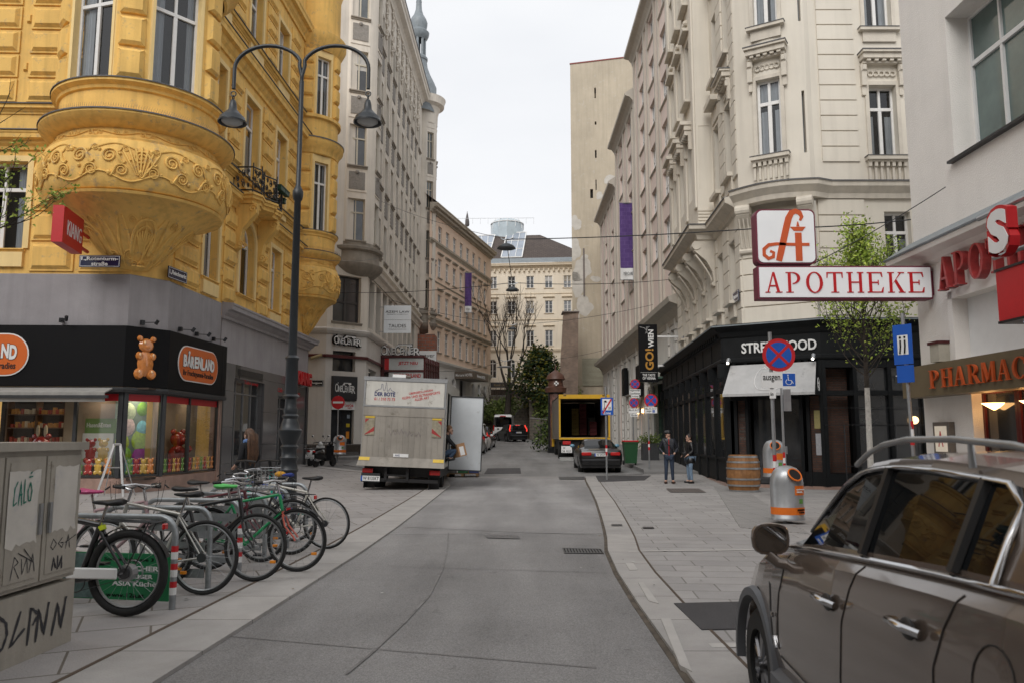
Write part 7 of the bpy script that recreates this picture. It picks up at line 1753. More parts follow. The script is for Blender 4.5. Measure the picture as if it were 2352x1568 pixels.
# open side door, hinged at y=1.75 and standing out at a right angle
m=MB();m.box(hw+.02,hw+1.04,1.76,1.80,.62,2.93);o=m.build('side_door',mat('pale_door_skin',(.55,.58,.60),.5,.08,2,dirt=(.35,.35,.34),dirtamt=.12),T)
m=MB()
for a,b,c,d in((hw+.0,hw+1.06,2.93,2.965),(hw,hw+1.06,.585,.62),(hw+1.04,hw+1.07,.6,2.95),(hw-.0,hw+.03,.6,2.95)):m.box(a,b,1.74,1.82,c,d)
m.build('door_frame',DMET,o)
m=MB();m.box(hw-.9,hw-.1,.6,1.7,zb+.12,1.3);m.box(-hw+.1,hw-.1,1.9,5,zb+.12,2.2);m.build('load',mat('dark_load',(.05,.045,.04),.9,.3,3),T)
# ---- yellow-framed drinks truck
KY=42.0;kx0,kx1=at(1283.5,950,KY).x,at(1401,950,KY).x;kz0,kz1=at(1340,1003,KY).z,at(1340,905,KY).z;g0=gz(KY)
r=root('drinks_truck',((kx0+kx1)/2,KY,g0),'box truck with yellow rear frame standing open with drinks crates inside','truck',world=True)
YLW=mat('truck_yellow',(.62,.36,.02),.4,.08,4);TGR=mat('truck_side_grey',(.24,.21,.18),.5,.15,1,streak=.4)
L_=7.2
m=MB();m.box(kx0,kx0+.06,KY+.06,KY+L_,kz0,kz1-.08);m.box(kx1-.06,kx1,KY+.06,KY+L_,kz0,kz1-.08);m.box(kx0,kx1,KY+.06,KY+L_,kz1-.14,kz1-.05);m.box(kx0,kx1,KY+L_-.06,KY+L_,kz0,kz1-.15);m.box(kx0,kx1,KY+.06,KY+L_,kz0-.1,kz0);m.build('box_body',TGR,r)
m=MB();m.box(kx0,kx1,KY-.04,KY+.06,kz1-.22,kz1);m.box(kx0,kx0+.09,KY,KY+.06,kz0,kz1-.22);m.box(kx1-.09,kx1,KY,KY+.06,kz0,kz1-.22);m.box(kx0,kx1,KY-.03,KY+.06,kz0-.12,kz0-.02);m.build('rear_frame',YLW,r)
m=MB()
for x in(kx0+.25,kx1-.4):m.box(x,x+.15,KY-.05,KY-.03,kz1-.08,kz1-.03)
m.build('marker_lamp',BLKP,r)
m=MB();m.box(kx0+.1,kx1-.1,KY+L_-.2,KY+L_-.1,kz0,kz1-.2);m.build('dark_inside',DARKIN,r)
m=MB();m.box(kx0+.15,kx1-.15,KY+.3,KY+L_,g0+.5,kz0-.1);m.box(kx0+.2,kx1-.2,KY,KY+.12,g0+.35,g0+.5);m.build('chassis',BLKP,r)
for x in(kx0+.28,kx1-.28):
 m=MB();m.cyl((x-.25,KY+1.2,g0+.46),(x+.25,KY+1.2,g0+.46),.46,24);m.cyl((x-.2,KY+5.8,g0+.46),(x+.2,KY+5.8,g0+.46),.46,24);m.build('wheels',RUB,r)
m=MB();m.box(kx0,kx1,KY+L_+.2,KY+L_+2,g0+.6,kz1-.8);m.build('cab',YLW,r)
for x in(kx0+.2,):m=MB();m.box(x,x+.42,KY-.03,KY+.02,kz0-.38,kz0-.2);m.build('tail_light',TLR,r)
m=MB();m.box(kx0+.12,kx0+.68,KY-.045,KY-.03,kz0-.82,kz0-.46);o=m.build('number_plate',WHT,r);m=MB();text(m,'W',(kx0+.2,KY-.046,kz0-.62),(1,0,0),(0,0,1),.13,.12,.004);text(m,'56 AUI',(kx0+.17,KY-.046,kz0-.79),(1,0,0),(0,0,1),.44,.13,.004);m.build('plate_lettering',BLACK,o)
m=MB();m.add([Vector(p)for p in((kx0-.05,KY-1.5,g0+.03),(kx1-.7,KY-1.5,g0+.03),(kx1-.7,KY-.3,g0+.14),(kx0+.0,KY-.3,g0+.14),(kx0-.05,KY-1.5,g0-.02),(kx1-.7,KY-1.5,g0-.02))],[(0,1,2,3),(0,1,5,4)]);m.build('tail_lift',mat('aluminium_tread',(.42,.43,.42),.45,.15,5,metal=.5),r)
cr_cols=[mat('crate_yellow',(.24,.17,.03),.6,.15,6),mat('crate_red',(.13,.012,.015),.6,.15,6),mat('crate_green',(.03,.12,.05),.6,.15,6),mat('crate_blue',(.03,.05,.16),.6,.15,6),mat('crate_grey',(.13,.13,.12),.6,.15,6)]
def crate(loc,c,w_,d_,h,label,group):
 m=MB();t=.02
 m.box(0,w_,0,d_,0,.02)
 for(a,b,c0,e)in((0,w_,0,t),(0,w_,d_-t,d_),(0,t,t,d_-t),(w_-t,w_,t,d_-t)):m.box(a,b,c0,e,.02,h*.42);m.box(a,b,c0,e,h*.72,h)
 for x in(0,w_*.3,w_*.66,w_-.04):m.box(x,x+.04,0,t,h*.42,h*.72)
 for x in range(4):
  for y in range(2):m.cyl((w_*(x+.5)/4,d_*(y+.5)/2,.02),(w_*(x+.5)/4,d_*(y+.5)/2,h*.95),.035,6)
 return tag(m.build('drinks_crate',cr_cols[c],loc=loc),label,'crate',group)
proto={}
stk=[(0,kx0+1.0,KY+4,6),(1,kx0+1.46,KY+4,7),(4,kx0+2.0,KY+4.4,4),(1,kx1-.75,KY+3.4,3)]
nm={0:'yellow',1:'red',4:'grey'}
for si,(c,x,y,n)in enumerate(stk):
 for k in range(n):
  pos=['lowest','second lowest','third from the bottom','fourth from the bottom','fifth from the bottom','sixth from the bottom','topmost'][k]if k<n-1 else 'topmost'
  lab='%s drinks crate, %s of the %s stack inside the open truck'%(nm[c],pos,['yellow','tall red','grey','short right-hand red'][si])
  loc=(x,y,kz0+.12+k*.26)
  if c not in proto:proto[c]=crate(loc,c,.4,.3,.25,lab,'drinks crates stacked inside the truck')
  else:dup(proto[c],loc,label=lab)
  # pallet with crates by the side door of the removal truck
WOODP=mat('pallet_wood',(.24,.15,.08),.85,.25,6)
px=at(1062,1082,30.2);m=MB()
for x in(0,.55,1.1):m.box(x,x+.1,0,.8,.02,.10)
for y in(0,.14,.28,.42,.56,.70):m.box(0,1.2,y,y+.1,.10,.125)
q=tag(m.build('wooden_pallet',WOODP,loc=(-2.45,29.6,gz(30)+.02)),'small wooden pallet on the road behind the open truck door','pallet')
for i,(x,c,lab)in enumerate(((.0,4,'grey crate on the wooden pallet, leftmost'),(.42,2,'green crate on the wooden pallet'),(.62,0,'yellow crate at the back of the wooden pallet'),(.84,3,'blue crate at the right end of the wooden pallet'))):
 crate((-2.45+x,29.7+(.25 if i==2 else 0),gz(30)+.15),c,.36,.3,.24,lab,'crates on the pallet')
m=MB();m.lathe([(.001,0),(.19,0),(.21,.3),(.22,.36),(.19,.36)],n=18);tag(m.build('paint_bucket',mat('orange_bucket',(.6,.15,.02),.5,.1,5),loc=(-2.8,29.3,gz(29.5)+.02),smooth=40),'orange rimmed bucket beside the pallet behind the truck','bucket')
# ---- motor scooters
def scooter(loc,rz,paint,label):
 r=root('motor_scooter',loc,label,'scooter','scooters parked by the cinema',rz=rz)
 m=MB();vs=[]
 for(y,w_,z0,z1)in((-.62,.06,.55,.62),(-.55,.15,.42,.74),(-.35,.20,.34,.80),(-.1,.19,.32,.78),(.1,.14,.28,.6),(.18,.12,.26,.34)):
  for k in range(12):t=2*math.pi*k/12;vs.append((w_*math.cos(t),y,(z0+z1)/2+(z1-z0)/2*math.sin(t)))
 m.add(vs,[(i*12+k,i*12+(k+1)%12,(i+1)*12+(k+1)%12,(i+1)*12+k)for i in range(5)for k in range(12)]+[tuple(range(12)),tuple(60+k for k in range(12))])
 m.box(-.15,.15,.1,.48,.26,.30)
 m.add([(x,y,z)for x in(-.2,.2)for y,z in((.46,.28),(.58,.6),(.60,.95),(.56,.95),(.52,.6),(.42,.3))],[(0,6,7,1),(1,7,8,2),(2,8,9,3),(3,9,10,4),(4,10,11,5),tuple(range(6)),tuple(range(11,5,-1))]);m.sphere((0,.60,1.02),.12,10,8,(1,.9,1));m.sphere((0,.80,.50),.14,10,6,(.6,1.5,.7))
 m.build('body',paint,r,smooth=40)
 m=MB();m.bbox(-.13,.13,-.5,.12,.78,.86,.03);m.build('seat',BLKP,r,smooth=40)
 for y in(-.45,.80):m=MB();m.torus((0,y,.23),.18,.055,(1,0,0),20,8);m.cyl((-.04,y,.23),(.04,y,.23),.12,12);m.build('wheel',RUB,r,smooth=50)
 m=MB();m.tube([(-.34,.5,1.06),(-.1,.57,1.1),(.1,.57,1.1),(.34,.5,1.06)],.022,6);m.build('handlebar',BLKP,r)
 for sg in(-1,1):m=MB();m.cyl((sg*.2,.56,1.1),(sg*.38,.55,1.34),.008,5);m.sphere((sg*.40,.54,1.38),.055,8,6,(1,.3,1));m.build('mirror',CHR,r,smooth=True)
 m=MB();m.bbox(-.06,.06,-.66,-.56,.66,.74,.02);m.build('tail_light',TLR,r);m=MB();m.box(-.1,.1,-.72,-.71,.38,.56);o=m.build('number_plate',WHT,r);m=MB();text(m,'W',(-.03,-.721,.48),(1,0,0),(0,0,1),.06,.06,.002);text(m,'476R',(-.08,-.721,.39),(1,0,0),(0,0,1),.16,.07,.002);m.build('plate_lettering',BLACK,o)
 m=MB();m.tube([(-.18,-.78,.82),(-.18,-.5,.84),(.18,-.5,.84),(.18,-.78,.82)],.01,5,closed=True);m.tube([(-.18,-.78,.95),(.18,-.78,.95)],.01,5);m.tube([(-.1,-.78,.8),(-.1,-.78,.95)],.008,4);m.build('luggage_rack',CHR,r)
 m=MB();m.cyl((.18,-.5,.3),(.2,-.75,.34),.05,8);m.build('exhaust',STEEL,r)
scooter((at(716,1060,36).x,36.5,gz(36)),R(-12),mat('white_scooter_paint',(.7,.7,.68),.25,.05,4,coat=.6),'white motor scooter parked against the corner by the take-away')
scooter((at(736,1062,35.5).x,35.8,gz(36)),R(-24),PBLK,'black motor scooter with rear rack standing right of the white one')
# ================================================================ houses behind the camera (seen only in reflections)
for i,(A,B,h,lab,c)in enumerate((((26,-13),(2,-13),19,'pale grey office house across the square behind the camera',(.42,.40,.37)),((1,-13),(-26,-13.5),21,'brown stone house across the square behind the camera',(.30,.24,.18)),((-27,-12),(-27,14),18,'beige house on the left side of the square outside the frame',(.40,.36,.30)))):
 pl=PL(A,B);r=root('square_building',(A[0],A[1],0),lab,'building',world=True);mm=mat('backdrop_render_%d'%i,c,.85,.1,1)
 ops=[(1.2+3*k,2.6+3*k,z,z+2.2)for k in range(int(pl.L/3))for z in(1,5,9,13)]
 w=MB();facade(w,pl,0,pl.L,0,h,ops,.25);w.build('wall',mm,r);w=MB();pl.box(w,0,pl.L,.5,h-1,-.5,-.3);w.build('windows',GLS,r);w=MB();pl.box(w,0,pl.L,h,h+.4,-6,.6);w.build('eaves',mm,r)
 # ================================================================ street furniture
LPM=mat('lamp_post_black',(.016,.020,.024),.38,.12,8,bump=.1,bs=60)
lx,ly=-4.09,14.5
r=root('street_lamp',(lx,ly,0),'tall black cast iron lamp post with two curved arms and bell lamps','street lamp')
m=MB();m.lathe([(.26,0),(.26,.12),(.20,.16),(.16,.5),(.15,.95),(.18,1.0),(.16,1.03),(.14,1.15),(.17,1.22),(.14,1.26),(.135,1.36),(.165,1.42),(.13,1.46),(.16,1.54),(.22,1.68),(.225,1.72),(.18,1.76),(.16,1.84),(.13,1.93),(.155,1.98),(.12,2.02),(.13,2.1),(.11,2.14),(.105,2.3),(.16,2.34),(.12,2.38),(.11,3.0),(.13,3.05),(.08,3.1),(.062,6.05),(.085,6.08),(.10,6.16),(.10,6.24),(.07,6.3),(.045,6.36),(.045,8.45)],n=20);m.build('pole',LPM,r,smooth=40)
dzy=lambda v,Y=14.5:at(690,v,Y).z
for sg,ue in((-1,537),(1,846)):
 xe=at(ue,200,14.5).x-lx-.0;xc=0;zt,z0,ze=dzy(106),dzy(165),dzy(205)
 half=(xe-xc)/2;P=[(xc,0,z0-.5),(xc,0,z0-.1),(xc+half*.08,0,z0+.12)]+[(xc+half-half*math.cos(t),0,z0+.05+(zt-z0-.05)*math.sin(t))for t in[math.pi*(.12+.88*k/14)for k in range(15)]]+[(xe,0,ze)]
 m=MB();m.tube(P,.038,8);m.build('arm',LPM,r,smooth=60)
 m=MB();m.torus((xe,0,ze-.1),.05,.012,(0,1,0),14,5);m.torus((xe,0,ze-.18),.045,.012,(1,0,0),12,5);m.lathe([(.03,.38),(.05,.36),(.07,.28),(.08,.18),(.16,.09),(.235,.02),(.25,-.04),(.27,-.06),(.27,-.09),(.24,-.08),(.2,.0),(.001,.05)],(xe,0,ze-.60),28);o=m.build('lamp_shade',LPM,r,smooth=40);m=MB();m.lathe([(.21,-.03),(.2,-.08),(.12,-.12),(.001,-.13)],(xe,0,ze-.60),20);m.build('glass_bowl',mat('lamp_bowl_glass',(.35,.36,.36),.1,.1,4),o,smooth=60)
 # utility cabinet
CBM=mat('dirty_cabinet_beige',(.36,.33,.28),.7,.14,2.2,streak=.35,dirt=(.16,.13,.09),dirtamt=.3,bump=.1,bs=50)
PSTR=mat('torn_paper_poster',(.56,.53,.48),.9,.1,4,dirt=(.42,.42,.44),dirtamt=.4);r=root('utility_cabinet',(-3.5,5.6,0),'beige electrical cabinet with graffiti and torn posters at the left edge','cabinet',world=True)
KB=PL((-3.49,4.4),(-3.42,6.3));m=MB();KB.box(m,0,KB.L,0,.50,-.5,0);KB.box(m,.0,KB.L,.53,1.50,-.5,-.015);KB.box(m,-.02,KB.L+.03,1.50,1.56,-.54,.03);m.build('housing',CBM,r)
for k in range(4):
 a,b=KB.L-.45*(k+1),KB.L-.45*k-.02
 m=MB();KB.box(m,a,b,.56,1.46,-.015,.005);KB.box(m,a+.04,b-.04,.60,1.42,.005,.012);o=m.build('door',CBM,r);m=MB();KB.box(m,(a+.03 if k%2==0 else b-.06),(a+.06 if k%2==0 else b-.03),.90,1.12,.012,.03);m.build('handle',STEEL,o)
rr=random.Random(3)
for s0,s1,z0,z1 in((KB.L-.36,KB.L-.06,.88,1.39),(KB.L-.87,KB.L-.53,.82,1.37)):
 P=[(s0+(s1-s0)*k/9,z0+rr.uniform(0,.05))for k in range(10)]+[(s1-rr.uniform(0,.02),z0+(z1-z0)*k/6)for k in range(1,6)]+[(s1-(s1-s0)*k/7,z1-rr.uniform(0,.02))for k in range(8)]
 m=MB();m.add([KB.p(x,z,.0135)for x,z in P],[tuple(range(len(P)))]);m.build('torn_poster',PSTR,r)
def graf(strokes,s,z,w_,h,o,rad,mt,nm='graffiti'):
 m=MB()
 for i,st in enumerate(strokes):
  Q=[]
  for p,q in zip(st,st[1:]):
   for k in range(5):Q.append((p[0]+(q[0]-p[0])*k/5,p[1]+(q[1]-p[1])*k/5))
  Q.append(st[-1]);vs=[]
  for k,p in enumerate(Q):
   a,b=Q[max(k-1,0)],Q[min(k+1,len(Q)-1)];t=Vector((b[0]-a[0],b[1]-a[1])).normalized()if a!=b else Vector((1,0));wd_=rad*(.6+.5*abs(math.sin(k*.9)))
   for sg in(-1,1):vs.append(KB.p(s+p[0]*w_-t.y*wd_*sg,z+p[1]*h+t.x*wd_*sg,o+.0008*(i+1)))
  m.add(vs,[(2*k,2*k+1,2*k+3,2*k+2)for k in range(len(Q)-1)])
 m.build(nm,mt,r)
GRT=mat('teal_spray_paint',(.01,.16,.11),.6,.1,9);GBK=mat('black_spray_paint',(.03,.03,.035),.7,.2,9)
calo=[[(.2,.8),(.05,.6),(.02,.1),(.2,.2)],[(.28,.1),(.36,.8),(.46,.1)],[(.3,.4),(.46,.42)],[(.55,.85),(.56,.15),(.7,.2)],[(.8,.2),(.74,.5),(.86,.75),(.96,.5),(.9,.2),(.8,.22)],[(.74,.9),(.96,.92)],[(.8,1.0),(.9,1.05)]]
graf(calo,KB.L-.82,1.10,.2,.24,.0142,.006,GRT)
zig=[[(.1,.1),(.2,.8),(.35,.6),(.2,.5),(.4,.1)],[(.45,.7),(.5,.2),(.65,.7),(.7,.2)],[(.75,.2),(.85,.8),(.95,.2)],[(.3,.9),(.9,.5),(.5,1.0)]]
graf(zig,KB.L-.82,.60,.3,.22,.013,.004,GBK);graf([[(.0,.4),(.1,.8),(.25,.5),(.1,.2),(.0,.4)],[(.5,.8),(.32,.5),(.5,.2),(.55,.5),(.42,.5)],[(.65,.1),(.75,.9),(.85,.1)],[(.6,.45),(1.1,.8)]],KB.L-.36,.74,.28,.13,.013,.004,GBK)
graf([[(.0,.1),(.1,.8),(.3,.2),(.15,.5)],[(.4,.9),(.42,.1)],[(.5,.2),(.7,.8),(.75,.1)]],KB.L-.33,.60,.16,.13,.013,.009,GBK)
graf([[(.05,.5),(.08,.8),(.16,.92),(.24,.75),(.26,.5),(.22,.25),(.13,.15),(.06,.3),(.05,.5)],[(.40,.9),(.30,.2),(.46,.5)],[(.5,.1),(.52,.9),(.62,.7),(.55,.5)],[(.60,.1),(.62,.8),(.7,.2),(.74,.9)],[(.8,.1),(.86,.8),(.92,.2),(.97,.9)]],KB.L-1.0,.10,.92,.32,.002,.014,GBK)
# bike hoops
HPM=mat('galvanised_hoop',(.30,.32,.33),.4,.2,12,metal=.6)
def hoop(i,xr,y,label):
 r=root('bike_hoop',(xr,y,0),label,'bicycle stand','bicycle hoops in a row');R_=.17;Wh,Hh=1.22,.86
 P=[(0,0,0),(0,0,Hh-R_)]+[(-R_+R_*math.cos(t),0,Hh-R_+R_*math.sin(t))for t in[math.pi/2*k/6 for k in range(1,7)]]+[(-Wh+R_-R_*math.sin(t),.0,Hh-R_+R_*math.cos(t))for t in[math.pi/2*k/6 for k in range(7)]]+[(-Wh,0,0)]
 P=[(x,-x*.16,z)for x,y_,z in P]
 m=MB();m.tube(P,.030,10);m.build('hoop_tube',HPM,r,smooth=60)
 for x in(0,-Wh):m=MB();m.lathe([(.085,0),(.085,.012),(.04,.016)],(x,-x*.16,0),12);m.build('foot_plate',STEEL,r)
 if i in(0,2,4):
  for k,z in enumerate((.60,.44,.28)):m=MB();m.cyl((0,0,z-.055),(0,0,z),.032,10);m.build('red_band',RED,r);m=MB();m.cyl((0,0,z-.12),(0,0,z-.055),.0318,10);m.build('white_band',WHT,r)
 if i in(1,2,3,4):
  for z in(.15,.42,.62):m=MB();m.add([(x,-x*.16+e,zz)for e in(-.01,.01)for x,zz in((-.05,z),(-.75,z),(-.75,z+.09),(-.05,z+.09))],[(0,1,2,3),(4,5,6,7)]);m.build('slat',HPM,r)
names=['nearest','second nearest','third nearest','fourth nearest','second farthest','farthest']
for i,y in enumerate((7.42,8.32,9.3,10.3,11.4,12.5)):hoop(i,-3.12-.02*i,y,'galvanised steel bicycle hoop, %s of the row'%names[i])
GRNB=mat('advert_green',(.01,.17,.06),.45,.1,3);r=root('advert_board',(-3.3,7.55,.1),'green advertising board behind the black e-bike wheel','advert board',world=True)
AB=PL((-4.45,7.78),(-3.22,7.56));m=MB();AB.box(m,0,AB.L,.07,.50,-.02,0);m.build('board',GRNB,r);m=MB();AB.box(m,.0,.5,.08,.49,0,.004);m.build('picture',mat('advert_photo',(.10,.16,.15),.5,.6,7),r)
m=MB();AB.text(m,'FRISCHER',.72,.34,.42,.045,.001,.006,.02);AB.text(m,'WÜRZIGER',.70,.27,.38,.045,.001,.006,.02);AB.text(m,'ASIA Küche',.66,.20,.46,.045,.001,.006,.01);m.build('lettering',WHT,r)
m=MB();AB.text(m,'Sonnenfelsgasse 3',.56,.42,.52,.04,.001,.004);AB.text(m,'www.12a.at',.60,.095,.4,.04,.001,.004,.01);m.build('lettering',BLACK,r)
# ================================================================ bicycles (local x along the bike, front towards +x)
def bike(loc,rz,paint,label,fat=.018,R_=.345,saddle=BLKP,fender=False,rack=False,basket=False,drop=False,lean=0,fork=None,tube=.016,cover=None,hub=False,reflector=True):
 loc=(loc[0],loc[1],.032);r=root('bicycle',loc,label,'bicycle','bicycles parked at the hoops',rz=rz);r.rotation_euler=(lean,0,rz)
 wb=1.04;bb=(.43,0,.28);st=(.27,0,.74);hd_t,hd_b=(.83,0,.84),(.87,0,.66);fr,rr_=(wb,0,R_),(0,0,R_)
 for nm_,c in(('rear',rr_),('front',fr)):
  m=MB();m.torus(c,R_-fat,fat,(0,1,0),40,8);o=m.build('wheel',RUB,r,smooth=60)
  m=MB();m.torus(c,R_-fat*2-.008,.011,(0,1,0),36,5);m.cyl((c[0],-.04,c[2]),(c[0],.04,c[2]),.022 if not(hub and nm_=='rear')else .07,10)
  m.build('rim',STEEL,o);m=MB()
  for k in range(20):a=2*math.pi*k/20;b2=a+(.5 if k%2 else-.5);q=R_-fat*2-.012;m.cyl((c[0]+.02*math.cos(b2),.025*(-1)**(k//2),c[2]+.02*math.sin(b2)),(c[0]+q*math.cos(a),0,c[2]+q*math.sin(a)),.0013,3,caps=False)
  m.build('spokes',STEEL,o)
  if reflector:m=MB();m.bbox(c[0]+.17,c[0]+.23,-.012,.012,c[2]-.16,c[2]-.13,.004);m.build('reflector',mat('amber_reflector',(.75,.25,.02),.3,.1,9),o)
 m=MB()
 for a,b,t in((bb,st,tube),(st,hd_t,tube),(bb,hd_b,tube*1.15),(hd_b,hd_t,tube*1.25)):m.cyl(a,b,t,8)
 for y in(-.05,.05):m.cyl((bb[0],y*.6,bb[2]),(0,y,R_),tube*.6,6);m.cyl((st[0],y*.4,st[2]-.03),(0,y,R_),tube*.5,6)
 m.build('frame',paint,r,smooth=60)
 m=MB();m.cyl(hd_b,(.885,0,.60),.02,8)
 for y in(-.05,.05):m.tube([(.885,y*.8,.62),(.92,y,.50),(fr[0]-.02,y,R_+.04),(fr[0],y,R_)],.011,6)
 m.build('fork',fork or paint,r,smooth=60)
 m=MB();m.cyl(st,(st[0]-.05,0,st[2]+.16),.013,8);m.build('seat_post',CHR,r)
 sx_,sz_=st[0]-.06,st[2]+.17;m=MB();vs=[]
 for(x,w_,h0,h1)in((-.14,.05,.0,.045),(-.11,.075,-.01,.055),(-.04,.07,-.012,.045),(.03,.032,-.005,.038),(.10,.02,.0,.035),(.14,.012,.01,.03)):
  for k in range(10):t=2*math.pi*k/10;vs.append((sx_+x,w_*math.cos(t),sz_+(h0+h1)/2+(h1-h0)/2*math.sin(t)))
 m.add(vs,[(i*10+k,i*10+(k+1)%10,(i+1)*10+(k+1)%10,(i+1)*10+k)for i in range(5)for k in range(10)]+[tuple(range(10)),tuple(50+k for k in range(10))]);o=m.build('saddle',saddle,r,smooth=60)
 if cover:m=MB();m.sphere((sx_+.06,0,sz_+.03),.075,10,6,(1.2,.8,.6));m.build('saddle_cover',cover,o,smooth=True)
 m=MB();m.cyl(hd_t,(.80,0,.96),.014,8);m.cyl((.80,0,.96),(.88,0,.99),.014,8)
 if drop:
  for sg in(-1,1):m.tube([(.88,0,.99),(.88,sg*.2,.99),(.98,sg*.21,.97),(1.0,sg*.21,.89),(.92,sg*.21,.85)],.012,6)
 else:m.tube([(.76,-.30,1.0),(.84,-.2,1.01),(.88,-.05,.99),(.88,.05,.99),(.84,.2,1.01),(.76,.30,1.0)],.012,6)
 m.build('handlebar',CHR if not drop else BLKP,r,smooth=60)
 m=MB()
 for sg in(-1,1):m.cyl((.68 if not drop else .9,sg*.30,.995),(.77,sg*.30,1.0),.017,8)if not drop else None;m.tube([(.88,sg*.22,1.0),(.94,sg*.20,.97)],.008,4)
 m.build('grip',BLKP,r);m=MB()
 for f in(-1,1):m.tube([(.9,.03*f,1.0),(1.0,.05*f,1.05),(.98,.03*f,.85),(.9,.02,.7)],.003,4)
 m.build('brake_cable',BLKP,r)
 m=MB();m.torus((bb[0],.05,bb[2]),.085,.006,(0,1,0),20,5);m.cyl((bb[0],.06,bb[2]),(bb[0]+.12,.07,bb[2]-.12),.009,5);m.cyl((bb[0],-.06,bb[2]),(bb[0]-.12,-.07,bb[2]+.12),.009,5);m.box(bb[0]+.07,bb[0]+.17,.07,.16,bb[2]-.135,bb[2]-.115);m.box(bb[0]-.17,bb[0]-.07,-.16,-.07,bb[2]+.115,bb[2]+.135);m.tube([(bb[0],.05,bb[2]+.085),(0,.05,R_+.04)],.004,4);m.tube([(bb[0],.05,bb[2]-.085),(0,.05,R_-.04)],.004,4);m.cyl((0,.04,R_),(0,.06,R_),.045,12);m.build('drivetrain',DMET,r)
 if fender:
  for c,a0,a1 in((rr_,20,190),(fr,10,150)):
   m=MB();vs=[];N=14
   for k in range(N+1):
    t=R(a0+(a1-a0)*k/N);q=R_+.02
    for y in(-.028,0,.028):vs.append((c[0]-q*math.cos(t)*(1 if c is rr_ else 1),y,c[2]+(q+(.008 if y==0 else 0))*math.sin(t)))
   m.add(vs,[(k*3+j,k*3+j+1,(k+1)*3+j+1,(k+1)*3+j)for k in range(N)for j in range(2)]);m.build('mudguard',BLKP,r,smooth=60)
 if rack:
  m=MB();zt_=R_*2+.07
  for y in(-.06,0,.06):m.tube([(.22,y,zt_),(-.28,y,zt_-.01)],.006,5)
  m.tube([(.22,-.06,zt_),(.22,.06,zt_)],.006,4);m.tube([(-.28,-.06,zt_-.01),(-.28,.06,zt_-.01)],.006,4)
  for y in(-.06,.06):m.tube([(-.2,y,zt_),(0,y,R_)],.006,5)
  m.build('luggage_rack',BLKP,r);m=MB();m.bbox(-.32,-.29,-.03,.03,zt_-.07,zt_-.02,.008);m.build('rear_light',TLR,r)
 if basket:
  m=MB();zc=.88
  for z in(zc,zc+.1,zc+.22):m.tube([(.95,-.17,z),(1.22,-.17,z),(1.22,.17,z),(.95,.17,z)],.004,4,closed=True)
  for k in range(6):x=.95+.27*k/5;m.tube([(x,-.17,zc+.22),(x,-.17,zc),(x,.17,zc),(x,.17,zc+.22)],.0035,4)
  m.build('basket',STEEL,r)
 r.scale=(1.06,1.06,1.06);return r
def bpaint(n,c,**k):return mat('bike_'+n,c,.3,.08,12,coat=.6,**k)
bk=bpaint('black',(.010,.010,.012));sv=bpaint('silver',(.42,.41,.38),metal=.4)
# rear wheel at loc when the bike points away to the left (rz near 180)
b=bike((-3.40,7.12,.0),R(180-6),bk,'black e-bike with fat tyre, white belt guard and yellow frame band, nearest the cabinet',.034,.355,fender=True,rack=True,tube=.026,hub=True,reflector=False)
m=MB();m.bbox(.05,.50,.06,.085,.31,.40,.01);m.build('belt_guard',WHT,b);m=MB();m.cyl((.245,0,.70),(.26,0,.735),.032,10);m.build('yellow_band',mat('neon_yellow',(.55,.65,.02),.5,0),b);m=MB();m.torus((0,-.07,.355),.09,.006,(0,1,0),20,4);m.build('brake_disc',STEEL,b)
bike((-3.10,8.06,0),R(180-7),sv,'silver bicycle with black saddle leaning on the second hoop',lean=R(3),reflector=True)
bike((-3.92,8.95,0),R(-8),bk,'matt black bicycle with front wheel towards the road and silver stem',lean=R(-4),tube=.019)
bike((-3.62,9.55,0),R(-7),bpaint('green',(.01,.28,.10)),'green bicycle with salmon pink fork and black front mudguard',fork=bpaint('salmon',(.62,.14,.10)),fender=True,saddle=mat('bright_green_cover',(.10,.5,.12),.6,.2,9),lean=R(2))
bike((-2.62,11.3,0),R(180-12),bpaint('white',(.55,.53,.47)),'cream white road bicycle at the far end of the hoops',.013,.34,drop=True,rack=False,lean=R(-3))
bike((-2.98,10.75,0),R(180-8),bpaint('dark',(.02,.018,.02)),'black bicycle with rear rack between the green and the cream bicycle',fender=True,rack=True,lean=R(3))
bike((-4.25,10.4,0),R(-14),bpaint('wine',(.10,.012,.022)),'dark red bicycle with wire basket in the middle of the row',basket=True,lean=R(4))
bike((-4.75,8.55,0),R(-10),bpaint('pink',(.45,.30,.32)),'old bicycle with magenta plastic cover on its saddle',saddle=mat('magenta_plastic_cover',(.45,.04,.16),.35,.5,30),lean=R(-2))
b=bike((-3.30,12.1,0),R(180-15),bpaint('blue',(.03,.05,.2)),'bicycle with blue and ochre saddle cover near the lamp post',saddle=mat('blue_fabric_cover',(.03,.05,.22),.9,.2,30),cover=mat('ochre_fabric_cover',(.55,.27,.02),.9,.2,30),lean=R(2))
TEAL=mat('teal_rental_paint',(.01,.42,.33),.35,.08,9)
for i,(x,y)in enumerate(((-4.75,14.6),(-4.42,14.9))):
 r=root('rental_scooter',(x,y,0),('teal rental e-scooter, left one behind the bicycles','teal rental e-scooter, right one behind the bicycles')[i],'scooter','teal rental scooters',rz=R(60))
 m=MB();m.cyl((0,0,.15),(-.16,0,1.0),.045,10);m.bbox(0,.95,-.08,.08,.10,.16,.02);m.build('frame',TEAL,r,smooth=40);m=MB();m.cyl((-.16,0,.98),(-.19,0,1.16),.035,8);m.tube([(-.19,-.26,1.15),(-.2,0,1.17),(-.19,.26,1.15)],.02,6);m.bbox(-.24,-.12,-.12,.12,.93,.98,.01);m.build('handlebar',BLKP,r)
 for xx in(-.03,1.0):m=MB();m.torus((xx,0,.12),.09,.03,(0,1,0),16,6);m.build('wheel',RUB,r)
